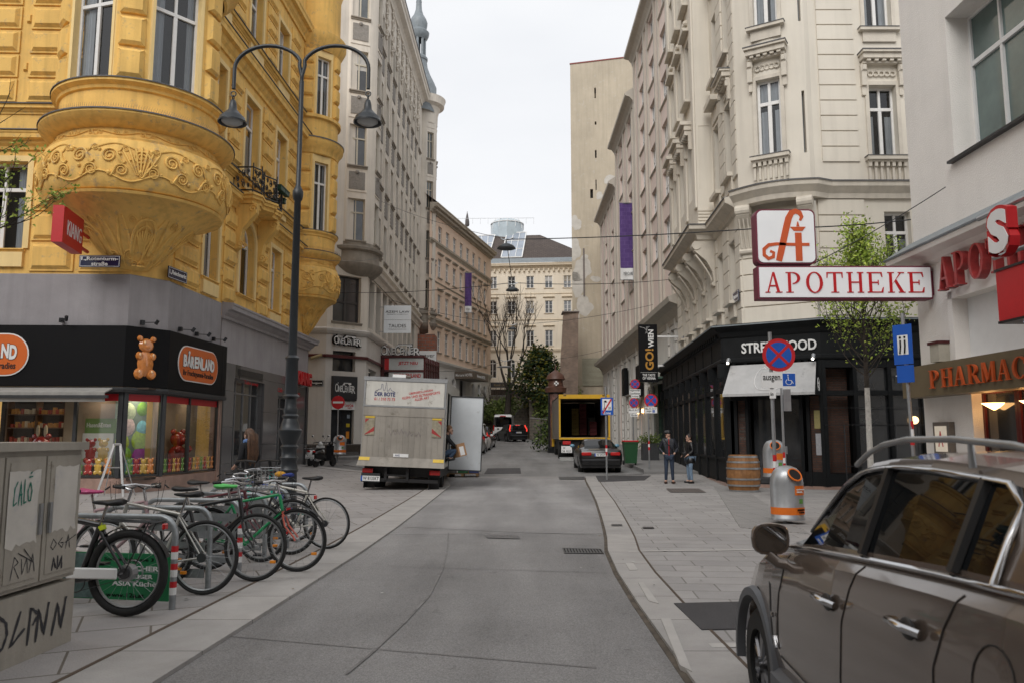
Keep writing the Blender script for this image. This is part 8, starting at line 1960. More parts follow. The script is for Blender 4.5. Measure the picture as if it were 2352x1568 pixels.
 # A-frame stand by the sweet shop
r=root('a_frame_stand',(-10.65,21.3,.03),'empty aluminium A-frame stand in front of the sweet shop','stand');m=MB()
for sx_ in(-1,1):m.add([(sx_*a+e,y+f,z)for z,a,y in((0,.36,-.25),(1.38,.08,0))for e,f in((-.03,-.012),(.03,-.012),(.03,.012),(-.03,.012))],[(0,1,5,4),(1,2,6,5),(2,3,7,6),(3,0,4,7)]);m.cyl((sx_*.42,.28,0),(sx_*.08,.02,1.38),.014,6)
m.box(-.16,.16,-.13,-.11,.74,.77);m.bbox(-.08,.08,-.04,.04,1.34,1.4,.01);m.build('aluminium_frame',ALU,r)
# bins
BSL=mat('silver_bin_paint',(.38,.39,.40),.35,.1,5,metal=.55);BOR=mat('bin_orange',(.72,.16,.01),.5,.08,8)
def bin_(loc,label,s=1,face=-90,txt=True):
 r=root('litter_bin',loc,label,'litter bin',rz=R(face+90));m=MB();w_=.30*s
 m.lathe([(w_,.0),(w_*1.03,.0),(w_*1.03,.04),(w_,.05),(w_,.66),(w_*.96,.75),(w_*.84,.85),(w_*.62,.93),(w_*.3,.97),(.001,.98)],(0,0,.3),28,sy=.8);m.build('shell',BSL,r,smooth=40)
 m=MB();m.lathe([(w_*1.008,.10),(w_*1.008,.23)],(0,0,.3),28,sy=.8);m.build('orange_band',BOR,r)
 m=MB();c=Vector((.07,-.205,1.10));nrm=Vector((.25,-.75,.6)).normalized();m.torus(c+nrm*.03,w_*.42,.016,nrm,20,6);m.build('orange_ring',BOR,r);m=MB();x=nrm.orthogonal().normalized();y=nrm.cross(x);m.add([c+nrm*.034+(x*math.cos(t)+y*math.sin(t))*w_*.41 for t in[2*math.pi*k/18 for k in range(18)]],[tuple(range(18))]);m.build('opening',DARKIN,r)
 def arc(a0,a1,z0,z1,mt,nm,e=1.012):m=MB();m.lathe([(w_*e,z0),(w_*e,z1)],(0,0,.3),8,a0,a1,sy=.8);return m.build(nm,mt,r)
 arc(-78,-28,.45,.62,BOR,'orange_sticker');arc(-62,-42,.30,.38,mat('green_sticker',(.1,.25,.05),.5,.5,30),'round_sticker')
 if txt:
  m=MB();a=R(-55);px_,py_=w_*1.03*math.cos(a),w_*1.03*.8*math.sin(a);ax=Vector((-math.sin(a),math.cos(a)*.8,0)).normalized();o=Vector((px_,py_,0))-ax*.10
  text(m,'ICH WÄR SO GERNE',o+Vector((0,-.004,.84)),ax,(0,0,1),.19,.028,.01);text(m,'MÜLLIONÄR ...',o+Vector((0,-.004,.795)),ax,(0,0,1),.15,.03,.01,.02);m.build('lettering',WHT,r);m=MB();text(m,'MISTTELEFON',o+Vector((.0,-.004,.475)),ax,(0,0,1),.17,.03,.01,.01);text(m,'01 546 48',o+Vector((.03,0,.43)),ax,(0,0,1),.12,.03,.01,.01);m.build('lettering',BLACK,r)
 m=MB();m.cyl((-.05,.0,0),(-.05,0,.3),.035,8);m.cyl((w_*.8,.2,.9),(w_*.8,.2,1.1),.06,10);m.build('support',STEEL,r)
bin_((at(1810,1190,14.6).x,14.6,-.20),'silver litter bin with orange band on the near no-stopping post',1)
bin_((at(1780,1080,21).x,21,.25),'silver litter bin farther back on the second post by the restaurant',1,-120,False)
bin_((at(780,1010,40).x,40,.42),'silver litter bin with orange band on the no-entry post by the cinema door',1.1,-90,False)
# sign posts
def disc(pl,x,z,rad,mb,o,n=28):mb.ext([(x+rad*math.cos(2*math.pi*k/n),z+rad*math.sin(2*math.pi*k/n))for k in range(n)],pl.p(0,0,o),pl.d,(0,0,1),pl.n,.006)
def nostop(r,pl,x,z,rad,txt=None):
 m=MB();disc(pl,x,z,rad,m,0);o=m.build('round_sign',RED,r);m=MB();disc(pl,x,z,rad*.78,m,.006);m.build('blue_field',BLUE,o);m=MB();q=rad*.80
 for f in(-1,1):a=Vector((.707,.707*f));b=Vector((-a.y,a.x))*rad*.085;m.ext([(x+p.x,z+p.y)for p in(a*q+b,-a*q+b,-a*q-b,a*q-b)],pl.p(0,0,.012),pl.d,(0,0,1),pl.n,.003+.0005*f)
 m.build('red_cross',RED,o)
 if txt:m=MB();pl.text(m,txt,x-rad*.45,z-rad*.95,rad*.9,rad*.2,.013,.004,.02);m.build('lettering',WHT,o)
def board(r,pl,x0,x1,z0,z1,lines,bg=WHT,icon=None,fg=BLACK):
 m=MB();pl.box(m,x0,x1,z0,z1,0,.012);o=m.build('sign_plate',bg,r);m=MB();W,H=x1-x0,z1-z0
 for t,a,b,c,d_ in lines:pl.text(m,t,x0+a*W,z0+b*H,c*W,d_*H,.013,.004,.01)
 if lines:m.build('lettering',fg,o)
 if icon:
  a,b,s_=icon;m=MB();pl.box(m,x0+a*W,x0+a*W+s_,z0+b*H,z0+b*H+s_,.012,.015);q=m.build('blue_field',BLUE,o);m=MB();u=lambda i,j:pl.p(x0+a*W+s_*i,z0+b*H+s_*j,.017)
  m.tube([u(.42,.78),(u(.45,.45)),u(.68,.45),u(.82,.2)],s_*.035,4);m.tube([u(.47+.24*math.cos(t),.33+.22*math.sin(t))for t in[R(120+260*k/10)for k in range(11)]],s_*.03,4);m.sphere(u(.42,.86),s_*.06,6,4);m.build('wheelchair_symbol',WHT,q)
def post(u,v,Y,ztop,label,rad=.03,bands=True,name='sign_post',cat='traffic sign',grp=None):
 p=at(u,v,Y);r=root(name,(p.x,Y,gz(Y)),label,cat,grp,world=True);m=MB();m.cyl((p.x,Y,gz(Y)),(p.x,Y,ztop),rad,10);m.build('post',STEEL,r)
 if bands:
  for z,mt in((.9,RED),(1.02,WHT),(1.14,RED)):m=MB();m.cyl((p.x,Y,gz(Y)+z),(p.x,Y,gz(Y)+z+.12),rad+.002,10);m.build('band',mt,r)
 pl=PL((p.x-1,Y-rad-.012),(p.x+1,Y-rad-.012));return r,pl
 # coordinates on pl: s = 1 at the post
def V2(pl,u,v):return pl.sz(u,v)
r,pl=post(1785,1195,15.0,3.6,'large no-stopping sign with disabled parking plate on a near striped post',.035)
s,z=V2(pl,1788.5,815);nostop(r,pl,s,z,.315);a,b=V2(pl,1750,890),V2(pl,1826,854);board(r,pl,a[0],b[0],a[1],b[1],[('ausgen.',.04,.36,.55,.42)],icon=(.62,.12,.24));a,b=V2(pl,1768,914),V2(pl,1781,893);board(r,pl,a[0],b[0],a[1],b[1],[('6m',.1,.3,.5,.4)])
r,pl=post(1806,1170,17.5,3.0,'thin post with grey sign backs behind the large no-stopping sign',.025);m=MB();a,b=V2(pl,1800,943),V2(pl,1815,893);pl.box(m,a[0],b[0],a[1],b[1],0,.02);m.build('sign_back',STEEL,r)
r,pl=post(1394,1103,28.1,3.4,'blue end of shared-space zone sign with red diagonal on a striped post',.035)
a,b=V2(pl,1380,952),V2(pl,1408,912);board(r,pl,a[0],b[0],a[1],b[1],[('Zone',.2,.04,.6,.16)],bg=BLUE,fg=WHT)
m=MB();W,H=b[0]-a[0],b[1]-a[1];pl.box(m,a[0]+.13*W,b[0]-.13*W,a[1]+.27*H,b[1]-.08*H,.012,.015);m.build('white_field',WHT,r);m=MB();X=lambda x,y:(a[0]+W*x,a[1]+H*y);pl.box(m,X(.25,0)[0],X(.5,0)[0],X(0,.72)[1],X(0,.78)[1],.015,.018);pl.box(m,X(.3,0)[0],X(.45,0)[0],X(0,.78)[1],X(0,.83)[1],.015,.018)
m.tube([pl.p(*X(.22,.3),.018),pl.p(*X(.28,.45),.018),pl.p(*X(.30,.58),.018)],.012,4);m.tube([pl.p(*X(.38,.3),.018),pl.p(*X(.28,.45),.018)],.012,4);m.sphere(pl.p(*X(.3,.64),.018),.02,6,4);pl.text(m,'20',X(.6,0)[0],X(0,.33)[1],W*.2,H*.14,.016,.004,.01);m.build('pictograms',BLACK,r)
m=MB();m.ext([X(.12,.12),X(.2,.06),X(.9,.88),X(.82,.95)],pl.p(0,0,.019),pl.d,(0,0,1),pl.n,.004);m.build('red_diagonal',RED,r)
r,pl=post(1492,1083,32.5,3.5,'no-stopping sign marked ANFANG on a striped post left of the standing man',.035)
s,z=V2(pl,1495,919);nostop(r,pl,s,z,.28,'ANFANG');a,b=V2(pl,1481,948),V2(pl,1509,934);board(r,pl,a[0],b[0],a[1],b[1],[('Mo.-Fr. 8-17',.06,.6,.88,.28),('ausgen.',.15,.15,.4,.28)],icon=(.62,.12,.1))
r,pl=post(1456,1060,38,3.9,'grey post with two no-stopping signs one above the other',.03,False)
for(u_,v_)in((1458.5,881),(1456,924)):s,z=V2(pl,u_,v_);nostop(r,pl,s,z,.235)
for(u0,v0,u1,v1,tx_)in((1446,906,1471,893,[('ausgenommen',.05,.55,.9,.35),('Zustelldienste',.05,.1,.9,.35)]),(1450,913,1468,906,[('Anfang',.1,.2,.8,.6)]),(1444,948,1468,937,[('Mo.-Fr. 8-17',.05,.5,.9,.35)]),(1448,956,1465,949,[('Ende',.15,.2,.7,.6)])):a,b=V2(pl,u0,v0),V2(pl,u1,v1);board(r,pl,a[0],b[0],a[1],b[1],tx_)
r,pl=post(774,1050,40,3.7,'red no-entry sign on a post in front of the cinema cafe door',.035,True)
s,z=V2(pl,776.5,923);m=MB();disc(pl,s,z,.34,m,0);o=m.build('round_sign',RED,r);m=MB();pl.box(m,s-.26,s+.26,z-.05,z+.05,.006,.012);m.build('white_bar',WHT,o)
# footpath sign right
P_=at(2092,1000,14.6);r=root('sign_post',(P_.x,14.6,0),'blue footpath sign with two white-framed walkers on a leaning striped post','traffic sign',world=True);m=MB();m.cyl((P_.x+.05,14.6,0),(P_.x-.02,14.6,3.9),.035,10);m.build('post',STEEL,r)
for z,mt in((1.45,RED),(1.6,WHT),(1.75,RED)):m=MB();m.cyl((P_.x+.025,14.6,z),(P_.x+.022,14.6,z+.14),.038,10);m.build('band',mt,r)
FP=PL((P_.x-.16,14.72),(P_.x+.06,14.45));z0,z1=at(2084,836,14.6).z,at(2084,746,14.6).z;W=FP.L
m=MB();FP.box(m,0,W,z0,z1,0,.012);o=m.build('sign_plate',BLUE,r);m=MB();FP.box(m,.22*W,.78*W,z0+.18,z1-.2,.012,.015);m.build('white_field',WHT,o);m=MB()
for x in(.38,.62):m.tube([FP.p(x*W-.015,z0+.2,.02),FP.p(x*W,z0+.34,.02),FP.p(x*W,z0+.45,.02)],.016,5);m.sphere(FP.p(x*W,z0+.5,.02),.022,6,4)
m.build('walker_pair',BLACK,o);m=MB();FP.box(m,.1*W,W,z0-.34,z0-.02,0,.012);m.build('second_plate',BLUE,r)
# barrel
OAK=mat('barrel_oak',(.28,.13,.045),.6,.3,5,bump=.3,bs=15,streak=.3);bxx=at(1709,1128,23).x;r=root('wine_barrel',(bxx,23.0,0),'old oak wine barrel with steel hoops by the restaurant door','barrel')
m=MB();N=26
for k in range(N):
 a0,a1=2*math.pi*k/N,2*math.pi*(k+.94)/N
 pr=[(.40,.02),(.46,.25),(.475,.54),(.46,.83),(.40,1.08),(.37,1.08),(.37,1.0)];m.add([(q*math.cos(a),q*math.sin(a),z)for a in(a0,a1)for q,z in pr],[(j,j+1,7+j+1,7+j)for j in range(6)])
m.lathe([(.37,1.0),(.001,1.0)],n=24);m.lathe([(.39,.02),(.45,.25),(.465,.54),(.45,.83),(.39,1.06)],n=26);m.build('staves',OAK,r)
for z,q in((.06,.415),(.22,.462),(.40,.479),(.70,.478),(.88,.458),(1.03,.418)):m=MB();m.lathe([(q,z-.025),(q+.006,z-.025),(q+.006-.008*(z-.5),z+.025),(q-.006,z+.025)],n=30);m.build('hoop',STEEL,r,smooth=40)
# wheelie bin, planters, patio things on the right
gx=at(1448,1068,35.5);GB=mat('green_bin_plastic',(.015,.07,.025),.45,.1,6);r=root('wheelie_bin',(gx.x,35.5,gz(36)+.1),'dark green wheelie bin with red lid','waste bin');m=MB();m.add([(sx_*w_,y,z)for z,w_,y0,y1 in((.08,.25,-.24,.24),(1.0,.32,-.34,.3))for sx_,y in((-1,y0),(1,y0),(1,y1),(-1,y1))],[(0,1,5,4),(1,2,6,5),(2,3,7,6),(3,0,4,7),(0,1,2,3)]);m.box(-.34,.34,-.36,.32,.96,1.02);m.build('bin_body',GB,r);m=MB();m.bbox(-.34,.34,-.38,.34,1.02,1.09,.025);m.build('lid',RED,r,smooth=30)
for x in(-.27,.27):m=MB();m.cyl((x-.03,.26,.1),(x+.03,.26,.1),.1,14);m.build('wheel',RUB,r)
# ================================================================ people
SKIN=mat('skin',(.50,.30,.22),.55,.08,9)
def skinned(name,V,E,mt,parent,extra=None,sub=2):
 me=bpy.data.meshes.new(name);ks=list(V);me.from_pydata([V[k][0]for k in ks],[],[]);me.clear_geometry()
 me.from_pydata([V[k][0]for k in ks],[(ks.index(a),ks.index(b))for a,b in E],[]);o=bpy.data.objects.new(name,me);COL.objects.link(o)
 o.modifiers.new('skin','SKIN');sv_=me.skin_vertices[0].data
 for i,k in enumerate(ks):q=V[k][1];sv_[i].radius=q if isinstance(q,tuple)else(q,q);sv_[i].use_root=i==0
 s=o.modifiers.new('sub','SUBSURF');s.levels=s.render_levels=sub
 dg=bpy.context.evaluated_depsgraph_get();dg.update();m2=bpy.data.meshes.new_from_object(o.evaluated_get(dg));bpy.data.objects.remove(o)
 b=MB();b.add([tuple(v.co)for v in m2.vertices],[tuple(p.vertices)for p in m2.polygons])
 if extra:b.add(extra.v,extra.f)
 bpy.data.meshes.remove(m2);return b.build(name,mt,parent,smooth=70)
def person(loc,rz,label,J,coat,legs,shoes,hair,long_hair=False,cap=False,scarf=None,coat_len=.0,hands=True,glasses=False,puff=1.0):
 r=root('person',loc,label,'person',rz=rz);V=dict(J);hd_,nk=Vector(V['head'][0]),Vector(V['neck'][0]);f=Vector(V.pop('face',((0,1,0),0))[0]).normalized();sd=f.cross(Vector((0,0,1))).normalized();up=Vector((0,0,1))
 E=[('pel','spi'),('spi','che'),('che','neck'),('neck','head')]
 for s in 'LR':E+=[('che','sh'+s),('sh'+s,'el'+s),('el'+s,'wr'+s),('pel','hi'+s),('hi'+s,'kn'+s),('kn'+s,'an'+s),('an'+s,'to'+s)]
 B={k:((v[0],v[1]*.8 if not isinstance(v[1],tuple)else(v[1][0]*.8,v[1][1]*.8))if k in('che','spi','pel','shL','shR')else v)for k,v in V.items()}
 for s in 'LR':
  w_=Vector(V['wr'+s][0]);d_=(w_-Vector(V['el'+s][0])).normalized();x=d_.cross(Vector((.3,.5,.8))).normalized();B['pa'+s]=(w_+d_*.06,.026);E.append(('wr'+s,'pa'+s))
  if hands:
   for k in range(5):
    n1=w_+d_*(.05 if k==0 else .10)+x*(.035 if k==0 else(k-2.5)*.019);n2=n1+d_*(.035 if k==0 else .055-abs(k-2.4)*.006)+x*(.02 if k==0 else 0)+Vector((0,0,-.012));B['f%s%d'%(s,k)]=(n1,.010);B['t%s%d'%(s,k)]=(n2,.008);E+=[('pa'+s,'f%s%d'%(s,k)),('f%s%d'%(s,k),'t%s%d'%(s,k))]
 x=MB();x.sphere(hd_+f*.012,.098,14,10,(.82,.95,1.18));x.sphere(hd_+f*.105-up*.012,.018,6,5,(.8,1,1.5));x.sphere(hd_+f*.09-up*.055,.022,6,4,(1,.8,.35));x.sphere(hd_+f*.07-up*.095,.035,8,5)
 for s in(-1,1):x.sphere(hd_+sd*s*.085-up*.01,.026,6,5,(.5,.8,1.2))
 skinned('body',B,E,SKIN,r,x)
 m=MB()
 for s in(-1,1):m.sphere(hd_+f*.093+sd*s*.033+up*.018,.011,6,4);m.box(0,0,0,0,0,0)if False else None
 m.build('eyes',BLKP,r)
 if glasses:m=MB();m.torus(hd_+f*.108+sd*.035+up*.018,.024,.004,f,10,4);m.torus(hd_+f*.108-sd*.035+up*.018,.024,.004,f,10,4);m.build('glasses',BLKP,r)
 # hair
 m=MB();m.sphere(hd_-f*.015+up*.022,.112,14,9,(.88,.92,1.1))
 if long_hair:
  m.v=list(m.v);P=[hd_+up*.06-f*.03,hd_-f*.075,hd_-f*.10-up*.18,hd_-f*.11-up*.38,hd_-f*.10-up*.58];m.tube(P,.1,10,rs=[.085,.08,.07,.055,.02])
  for k in range(7):q=sd*(k-3)*.035;m.tube([P[0]+q*.6,P[1]+q-f*.04,P[2]+q*1.1-f*.02+sd*.02*math.sin(k*2),P[3]+q*1.1-f*.03,P[4]+q-up*.05*(k%3)],.03,6,rs=[.025,.03,.032,.028,.006])
 if cap:m=MB();m.sphere(hd_+up*.045,.115,14,8,(.9,1,.8));m.tube([hd_+f*.08+up*.055,hd_+f*.16+up*.04],.07,8,rs=[.075,.05])
 m.build('cap' if cap else 'hair',hair,r,smooth=70)
 # clothing
 C={k:(V[k][0],V[k][1]*1.22*puff if not isinstance(V[k][1],tuple)else(V[k][1][0]*1.17*puff,V[k][1][1]*1.2*puff))for k in('spi','pel','che','shL','shR','elL','elR','wrL','wrR')};C['col']=(tuple(nk-up*.035),.088);E2=[('spi','pel'),('spi','che'),('che','col')]+[(a+s,b+s)for s in 'LR' for a,b in(('sh','el'),('el','wr'))]+[('che','sh'+s)for s in 'LR']
 if coat_len:C['hem']=(tuple(Vector(V['pel'][0])-up*coat_len),(.25*puff,.21*puff));E2.append(('pel','hem'))
 if puff>1.02:
  q=MB()
  for k in range(7):z=V['pel'][0][2]-coat_len+.06+k*(V['che'][0][2]-V['pel'][0][2]+coat_len)/7;q.torus((V['pel'][0][0],V['pel'][0][1],z),.165*puff,.018,(0,0,1),20,5)
 skinned('jacket',C,E2,coat,r)
 L_={k:(V[k][0],(V[k][1]if not isinstance(V[k][1],tuple)else V[k][1][0])*1.22)for k in('hiL','hiR','knL','knR','anL','anR')};L_['pel']=(tuple(Vector(V['pel'][0])-up*.02),(.155,.12));L_={'pel':L_['pel'],**L_}
 skinned('trousers',L_,[('pel','hi'+s)for s in 'LR']+[(a+s,b+s)for s in 'LR' for a,b in(('hi','kn'),('kn','an'))],legs,r)
 for s in 'LR':
  a,t=Vector(V['an'+s][0]),Vector(V['to'+s][0]);m=MB();g_=Vector((a.x,a.y,t.z-.01));m.tube([g_-(t-g_).normalized()*.08,g_,(g_+t)/2,t+(t-g_).normalized()*.05],.05,8,rs=[.035,.052,.048,.030]);m.build('shoe',shoes,r,smooth=60)
 if scarf:m=MB();m.torus(nk-up*.0,.085,.045,(0,.2,1),18,8);m.tube([nk+f*.1,nk+f*.14-up*.15,nk+f*.13-up*.36],.05,8,rs=[.05,.06,.05]);m.build('scarf',scarf,r,smooth=60)
 return r
def stand(k=1,w=1,hands='pocket',stride=0):
 a=dict(pel=((0,0,.95*k),(.135*w,.10)),spi=((0,.01,1.12*k),(.125*w,.10)),che=((0,0,1.34*k),(.155*w,.115)),neck=((0,-.005,1.50*k),.055),head=((0,.015,1.62*k),.075))
 for s,f in(('L',-1),('R',1)):
  a['sh'+s]=((f*.17*w,0,1.41*k),.06);a['hi'+s]=((f*.085,0,.88*k),.082);a['kn'+s]=((f*.10,.03+f*stride,.49*k),.055);a['an'+s]=((f*.115,f*stride*1.6,.09*k),.042);a['to'+s]=((f*.15,.12+f*stride*1.6,.045),.035)
  if hands=='pocket':a['el'+s]=((f*.29*w,-.06,1.14*k),.045);a['wr'+s]=((f*.17*w,.10,.98*k),.034)
  else:a['el'+s]=((f*.24*w,-.02,1.14*k),.042);a['wr'+s]=((f*.20*w,.14,1.02*k),.032)
 return a
JBL=mat('blue_black_quilted_jacket',(.016,.018,.026),.45,.3,14,bump=.5,bs=18);DNM=mat('dark_denim',(.022,.035,.062),.85,.25,12);LDN=mat('light_denim',(.16,.23,.32),.85,.25,10);BPF=mat('black_puffer',(.010,.010,.011),.35,.3,10,bump=.6,bs=14);BRS=mat('brown_shoe_leather',(.05,.02,.012),.4,.1,9)
J=stand(1.02,1.05);J['face']=((-.85,.45,0),0)
o=person((5.28,26.6,.045),R(180-8),'man in black cap and dark quilted jacket with red zip standing on the right pavement',J|{'face':((.85,.45,0),0)},JBL,DNM,BRS,BLKP,cap=True,hands=False,glasses=True)
m=MB();m.tube([(0,.135,1.50),(0,.148,1.34),(0,.14,1.15),(0,.135,.93)],.010,5);m.build('red_zip',RED,o);m=MB();m.tube([(.15,.08,1.48),(.02,.15,1.3),(-.14,.12,1.08)],.014,5);m.build('bag_strap',BLKP,o)
o=person((6.02,26.75,.045),R(180-80),'woman in black puffer coat and light jeans facing the man in the cap',stand(.94,.95,'hold')|{'face':((0,1,0),0)},BPF,LDN,BLKP,mat('short_dark_hair',(.018,.010,.008),.6,.2,20),coat_len=.30,glasses=True,puff=1.15)
m=MB();m.bbox(-.10,.10,.16,.24,.86,1.02,.02);m.tube([(.14,.06,1.40),(.1,.17,1.2),(.08,.2,1.02)],.01,5);m.build('shoulder_bag',BLKP,o,smooth=30)
person((at(573,1000,16).x,16.0,.03),R(62),'woman with long brown hair, blue scarf and black coat walking past the take-away',stand(.99,1,'hold',.12)|{'face':((0,1,0),0)},mat('black_wool_coat',(.009,.009,.011),.9,.2,14),BLKP,BLKP,mat('long_brown_hair',(.09,.042,.02),.5,.45,14,bump=.5,bs=40),long_hair=True,scarf=mat('blue_wool_scarf',(.12,.22,.45),.9,.2,20,bump=.6,bs=60),coat_len=.42,glasses=True)
S=dict(pel=((-.12,0,.22),(.13,.11)),spi=((-.10,.0,.42),(.12,.10)),che=((.0,0,.66),(.14,.11)),neck=((.07,0,.84),.052),head=((.13,0,.96),.075),face=((1,-.15,-.35),0))
for s,f in(('L',1),('R',-1)):S.update({'sh'+s:((.02,f*.18,.74),.06),'el'+s:((.22,f*.20,.52),.043),'wr'+s:((.42,f*.13,.36),.032),'hi'+s:((-.05,f*.1,.22),.085),'kn'+s:((.38,f*.14,.34),.06),'an'+s:((.12,f*.13,.09),.043),'to'+s:((.25,f*.14,.05),.035)})
person((-2.08,24.65,.86),0,'man in black shirt and jeans crouching in the truck side door with a parcel',S,mat('black_sweatshirt',(.012,.012,.014),.9,.2,9),mat('mid_blue_denim',(.06,.10,.17),.85,.25,10),BLKP,mat('short_sandy_hair',(.16,.08,.035),.7,.3,20),coat_len=0)
CDB=mat('brown_cardboard',(.36,.20,.10),.8,.12,6);m=MB();m.T=Matrix.Rotation(R(-14),4,'Y')@Matrix.Rotation(R(35),4,'Z');m.bbox(-.14,.14,-.2,.2,-.2,.2,.006);o=root('parcel',(-1.66,24.62,1.18),'brown cardboard parcel held by the crouching delivery man','parcel');m.build('carton',CDB,o)
m=MB();m.T=Matrix.Rotation(R(-14),4,'Y')@Matrix.Rotation(R(35),4,'Z');m.box(-.09,.07,-.203,-.201,-.17,.1);m.build('shipping_label',WHT,o)
# ================================================================ trees and plants
BARK=mat('grey_bark',(.10,.075,.055),.9,.3,12,bump=.8,bs=30);BARKD=mat('dark_bark',(.05,.04,.032),.9,.3,12,bump=.6,bs=30)
def leafy(name,colr,var=.5):return mat(name,colr,.55,var,1.6,spec=.3)
def grow(mb,p,d,L,r_,depth,rnd,tips,spread=.5,up=.15,kids=3,taper=.62,tn=5):
 P=[p];q=Vector(p);dd=Vector(d).normalized()
 for k in range(4):dd=(dd+Vector((rnd.uniform(-1,1),rnd.uniform(-1,1),rnd.uniform(-.6,1)))*.14+Vector((0,0,up*.25))).normalized();q=q+dd*L/4;P.append(q.copy())
 mb.tube(P,r_,tn,rs=[r_*(1-.45*k/4)for k in range(5)])
 tips.append((P[-1],dd));tips.append((P[2],dd))
 if depth<=0:return
 for k in range(kids):
  b_=P[2+(k%3)]if k else P[-1];nd=(dd+Vector((rnd.uniform(-1,1),rnd.uniform(-1,1),rnd.uniform(-.3,.8)))*spread*1.3).normalized();grow(mb,b_,nd,L*taper*rnd.uniform(.8,1.2),r_*.55,depth-1,rnd,tips,spread,up,kids,taper,max(3,tn-1))
def leaves(mb,pts,n,size,sp_,rnd,flat=False):
 for(p,d)in pts:
  for k in range(n):
   c=p+Vector((rnd.gauss(0,sp_),rnd.gauss(0,sp_),rnd.gauss(0,sp_)));a=Vector((rnd.uniform(-1,1),rnd.uniform(-1,1),rnd.uniform(-.6,.9))).normalized();b=a.orthogonal().normalized();b=(b*math.cos(k)+a.cross(b)*math.sin(k));s=size*rnd.uniform(.6,1.3)
   mb.add([c,c+a*s*.5+b*s*.28,c+a*s,c+a*s*.5-b*s*.28],[(0,1,2,3)],rnd.choice((0,0,1)))
rn=random.Random(11)
# street tree with lime-washed trunk
r=root('street_tree',(at(2001,1100,19).x,19,.03),'young street tree with fresh green leaves and whitewashed trunk by the restaurant','tree')
m=MB();m.cyl((0,0,0),(.02,0,2.75),.075,12,.06);m.build('painted_trunk',mat('limewash',(.55,.53,.49),.9,.2,14,dirt=(.2,.17,.13),dirtamt=.5,bump=.5,bs=30),r);tips=[];m=MB();m.cyl((.02,0,2.75),(.03,0,6.6),.058,8,.012)
for k in range(60):
 z=2.95+3.5*(k/60)**1.0;a=k*2.4;t=(z-2.9)/3.6;R__=(1.25 if t<.5 else 1.25-(t-.5)*4.5 if t<.68 else .42*(1.15-t))*(.75+.5*((k*7)%5)/5)+.06;grow(m,Vector((.03,0,z)),Vector((math.cos(a),math.sin(a),.75)),max(.3,R__*.8),.018,2,rn,tips,.5,.5,3,.55,4)
m.build('trunk',BARKD,r);m=MB();tips=[q for q in tips if abs(q[0].x)<1.35];leaves(m,tips,4,.085,.12,rn);m.build('crown',[leafy('spring_leaf_green',(.25,.35,.05)),leafy('spring_leaf_yellow_green',(.40,.48,.08))],r)
# bare tree beyond the road
r=root('bare_tree',(at(1165,960,80).x,81,2.0),'tall bare tree with forked trunk in front of the closing cream house','tree');tips=[];m=MB()
m.tube([(0,0,-1),(0,0,2),(.2,0,4.5)],.3,8,rs=[.42,.32,.26])
for d in((-.42,0,1),(.12,.2,1),(.5,-.1,1),(-.15,-.2,1)):grow(m,Vector((.15,0,4.2)),d,4.2,.16,4,rn,tips,.50,.35,3,.66,5)
m.build('trunk',BARKD,r)
for i,(u_,Y,h)in enumerate(((1140,84,4.2),(1215,83,3.5),(1120,86,3.2))):
 p=at(u_,950,Y);r=root('bare_shrub',(p.x,Y,3.6),('brown leafless shrub left of the bare tree trunk','brown leafless shrub right of the bare tree trunk','brown leafless shrub against the hotel corner')[i],'shrub');tips=[];m=MB()
 for k in range(5):grow(m,Vector((0,0,0)),(math.cos(k*1.3)*.5,math.sin(k*1.3)*.5,1),h*.45,.05,2,rn,tips,.45,.3,3,.7,3)
 m.build('branches',BARK,r)
 # evergreen magnolia
r=root('evergreen_tree',(at(1240,900,79).x,79,3.2),'dark glossy evergreen tree beside the brick buttress','tree');m=MB();tips=[];m.cyl((0,0,-.5),(0,0,6.5),.14,8,.05)
for k in range(34):z=.6+6.2*k/34;a=k*2.4;w_=2.7*(1-(z/7.6)**1.5)*rn.uniform(.6,1.1)+.2;grow(m,Vector((0,0,z)),Vector((math.cos(a),math.sin(a),.35)),w_,.04,1,rn,tips,.5,.3,4,.5,4)
m.build('trunk',BARKD,r);m=MB();leaves(m,tips,16,.34,.30,rn);m.build('crown',[leafy('evergreen_leaf',(.022,.045,.014)),leafy('evergreen_leaf_ochre',(.15,.14,.02))],r)
# ivy slope, hedge and small shrubs
def bush(name,label,cells,n,size,mats,grp=None):
 r=root(name,cells[0][:3],label,'hedge',grp);m=MB();o_=Vector(cells[0][:3]);pts=[]
 for(x,y,z,rx,ry,rz_)in cells:
  for k in range(n):v=Vector((rn.gauss(0,1),rn.gauss(0,1),rn.gauss(0,1))).normalized()*rn.uniform(.75,1.05);pts.append((Vector((x+v.x*rx,y+v.y*ry,z+abs(v.z)*rz_))-o_,v))
 leaves(m,pts,4,size,size,rn);m.build('foliage',mats,r)
IV=[leafy('ivy_green',(.10,.145,.035)),leafy('ivy_light',(.18,.22,.06))]
bush('ivy_hedge','low ivy bank above the road behind the parked cars',[(-6.5+1.25*k,83+.3*(k%2),3.4+.35*(k%3),1.2,1.3,1.5)for k in range(6)],170,.28,IV)
bush('ivy_hedge','dense green hedge right of the stone pier on the slope',[(3.3+.9*k,78.5-.3*k,3.4+.35*(k%2),1.0,1.3,3.0)for k in range(4)],260,.26,IV)
bush('dark_shrub','small dark laurel shrub beside the left edge of the drinks truck',[(at(1262,985,52).x,52,gz(52)+.3,.8,.8,1.7)],260,.22,[IV[0],leafy('laurel_dark',(.02,.035,.015))])
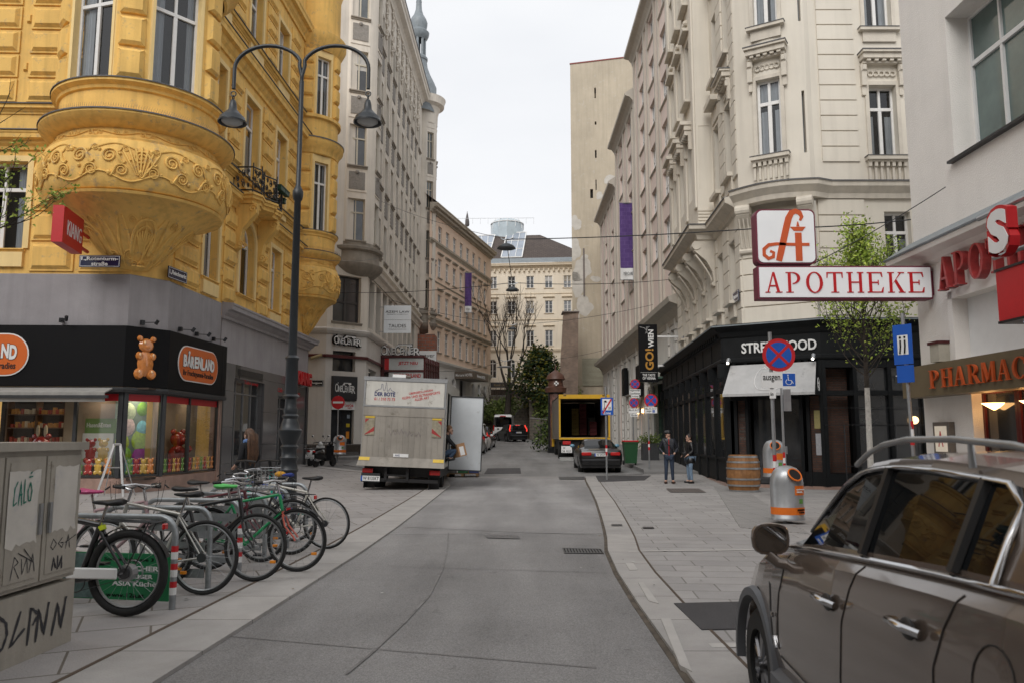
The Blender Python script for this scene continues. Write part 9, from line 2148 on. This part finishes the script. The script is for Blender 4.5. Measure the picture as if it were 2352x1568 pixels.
for i,(u_,lab)in enumerate(((1484,'left planter with dark shrub by the green marble portal'),(1502,'right planter with dark shrub by the green marble portal'))):
 p=at(u_,1040,39.5);r=root('planter',(p.x,39.5,gz(39)+.1),lab,'planter','planters by the green portal');m=MB();m.bbox(-.22,.22,-.22,.22,0,.85,.02);m.build('pot',DMET,r);m=MB();leaves(m,[(Vector((rn.gauss(0,.16),rn.gauss(0,.16),1.0+rn.gauss(0,.13))),0)for k in range(60)],5,.12,.06,rn);m.build('shrub',IV,r)
 # twigs with young leaves at the left edge
r=root('street_tree',(-6.4,8.2,0),'thin branches with yellow-green buds reaching in at the left edge','tree',world=True);m=MB();tips=[];m.cyl((-6.4,8.2,0),(-6.4,8.2,5),.09,8,.05)
for(z,dx,dz_,L_)in((3.9,1,.1,.8),(4.3,1,.3,.7),(3.6,1,.0,.85),(4.6,.7,.8,.6),(3.4,1,.15,.8)):grow(m,Vector((-6.4,8.2,z)),(dx,rn.uniform(-.3,.3),dz_),L_,.018,3,rn,tips,.42,.15,2,.68,4)
m.build('branches',BARKD,r);m=MB();leaves(m,[q for q in tips if q[0].x>-6.1 and q[0].z<4.9],5,.045,.03,rn);m.build('leaves',[MATS['spring_leaf_yellow_green'],MATS['spring_leaf_green']],r)
# ================================================================ cables and hanging lamps
def cable(name,pts,label,rad=.012,sag=.25):
 P=[]
 for a,b in zip(pts,pts[1:]):
  a,b=Vector(a),Vector(b);P+=[a.lerp(b,k/12)-Vector((0,0,sag*4*(k/12)*(1-k/12)))for k in range(13)]
 m=MB();m.tube(P,rad,5);tag(m.build(name,BLKP),label,'cable')
def hang(u,v,Y,w_,label,flat=False):
 p=at(u,v,Y);r=root('hanging_lamp',p,label,'hanging lamp','lamps hung over the street');m=MB();pr=[(.02,.32),(.05,.30),(.08,.26),(.3,.2),(.75,.05),(.95,-.10),(1,-.18),(.97,-.18),(.7,-.1),(.001,-.05)]if not flat else[(.02,.1),(.6,.06),(1,0),(.98,-.03),(.001,-.06)]
 m.lathe([(q*w_,z*w_*1.4)for q,z in pr],n=26);m.build('lamp_shade',LPM if not flat else STEEL,r,smooth=40);m=MB();m.cyl((0,0,.3*w_),(0,0,w_*.75),.02,5);m.tube([(-w_*.6,0,w_*.9),(-.1,0,w_*.7),(w_*.3,0,w_*.75),(w_*.8,0,w_*.95)],.02,5);m.build('hanger',STEEL,r);return p+Vector((0,0,w_*.75))
a=hang(1163,566,22,.27,'dark domed lamp hanging highest, nearest of the lamps over the street');b=hang(1177,664,30,.26,'dark domed lamp hanging below the nearest one over the street');c=hang(1177.5,754,46,.27,'small dark domed lamp in front of the bare tree');d=hang(1160,842,52,.55,'flat pale disc lamp hanging low before the arched windows',True)
cable('cable',[a,at(1745,525,17.2),at(2092,505,17)],'thick black cable from the nearest hanging lamp to the pharmacy wall',.014,.05);cable('cable',[at(860,455,46),a],'thin cable from the cinema house to the nearest hanging lamp',.008,.2)
cable('cable',[at(780,672,44),b+Vector((0,0,.05)),at(1560,640,38)],'cable carrying the second hanging lamp across the street',.014,.15);cable('cable',[a,b],'supply wire between the two nearest hanging lamps',.012,0)
cable('cable',[at(900,690,52),c,at(1500,700,46)],'cable carrying the third hanging lamp',.012,.2);cable('cable',[at(985,850,62),d,at(1400,800,60)],'cable carrying the flat disc lamp',.012,.3)
cable('cable',[at(1870,605,16.3),at(2172,430,15.2)],'twisted wire rising from the pharmacy sign to the white wall',.010,.05);cable('cable',[at(690,590,24),at(880,590,44)],'thin wire running behind the lamp post',.008,.2)
# advertising column behind the drinks truck
p=at(1277,985,50);r=root('advert_column',(p.x,50,gz(50)),'advertising column with brown domed roof and dark concert poster','column');h=at(1277,890,50).z-gz(50)
m=MB();m.lathe([(.55,0),(.55,.3),(.5,.35),(.5,h-.3),(.62,h-.25)],n=24);m.build('drum',BLKM,r);m=MB();m.lathe([(.66,h-.3),(.7,h),(.5,h+.1),(.45,h+.45),(.62,h+.55),(.5,h+.85),(.2,h+1.05),(.05,h+1.15),(.03,h+1.5)],n=24);m.build('roof',mat('rust_brown_roof',(.10,.045,.03),.5,.2,5),r,smooth=40)
m=MB();m.box(-.05,.05,-.72,-.68,h+.1,h+.4);m.box(-.14,.14,-.72,-.68,h+.2,h+.3);m.build('white_cross',WHT,r);m=MB();m.lathe([(.505,.4),(.505,h-.4)],n=10,a0=-140,a1=-60);m.build('poster',mat('dark_concert_poster',(.12,.06,.05),.5,.9,3),r)
# interior lights of sweet shop and pharmacy; window fills added to brighten the displays
for nm_,loc,e,sz_,col in(('shop_light',(-12.2,23.6,2.9),30,1.6,(1,.82,.6)),('display_fill_light',tuple(SC.p(.62,2.8,-.25)),5,.3,(1,.9,.75)),('display_fill_light',tuple(SF.p(8.1,2.8,-.2)),2.5,.3,(1,.9,.75)),('display_fill_light',tuple(SS.p(1.2,2.8,-.3)),3,.4,(1,.85,.65)),('display_fill_light',tuple(SS.p(2.9,2.8,-.35)),2.5,.4,(1,.85,.65)),('pharmacy_light',(10.2,14,2.6),10,1.2,(1,.75,.5))):
 l=bpy.data.lights.new(nm_,'AREA');l.energy=e;l.size=sz_;l.color=col;lo=bpy.data.objects.new(nm_,l);COL.objects.link(lo);lo.location=loc
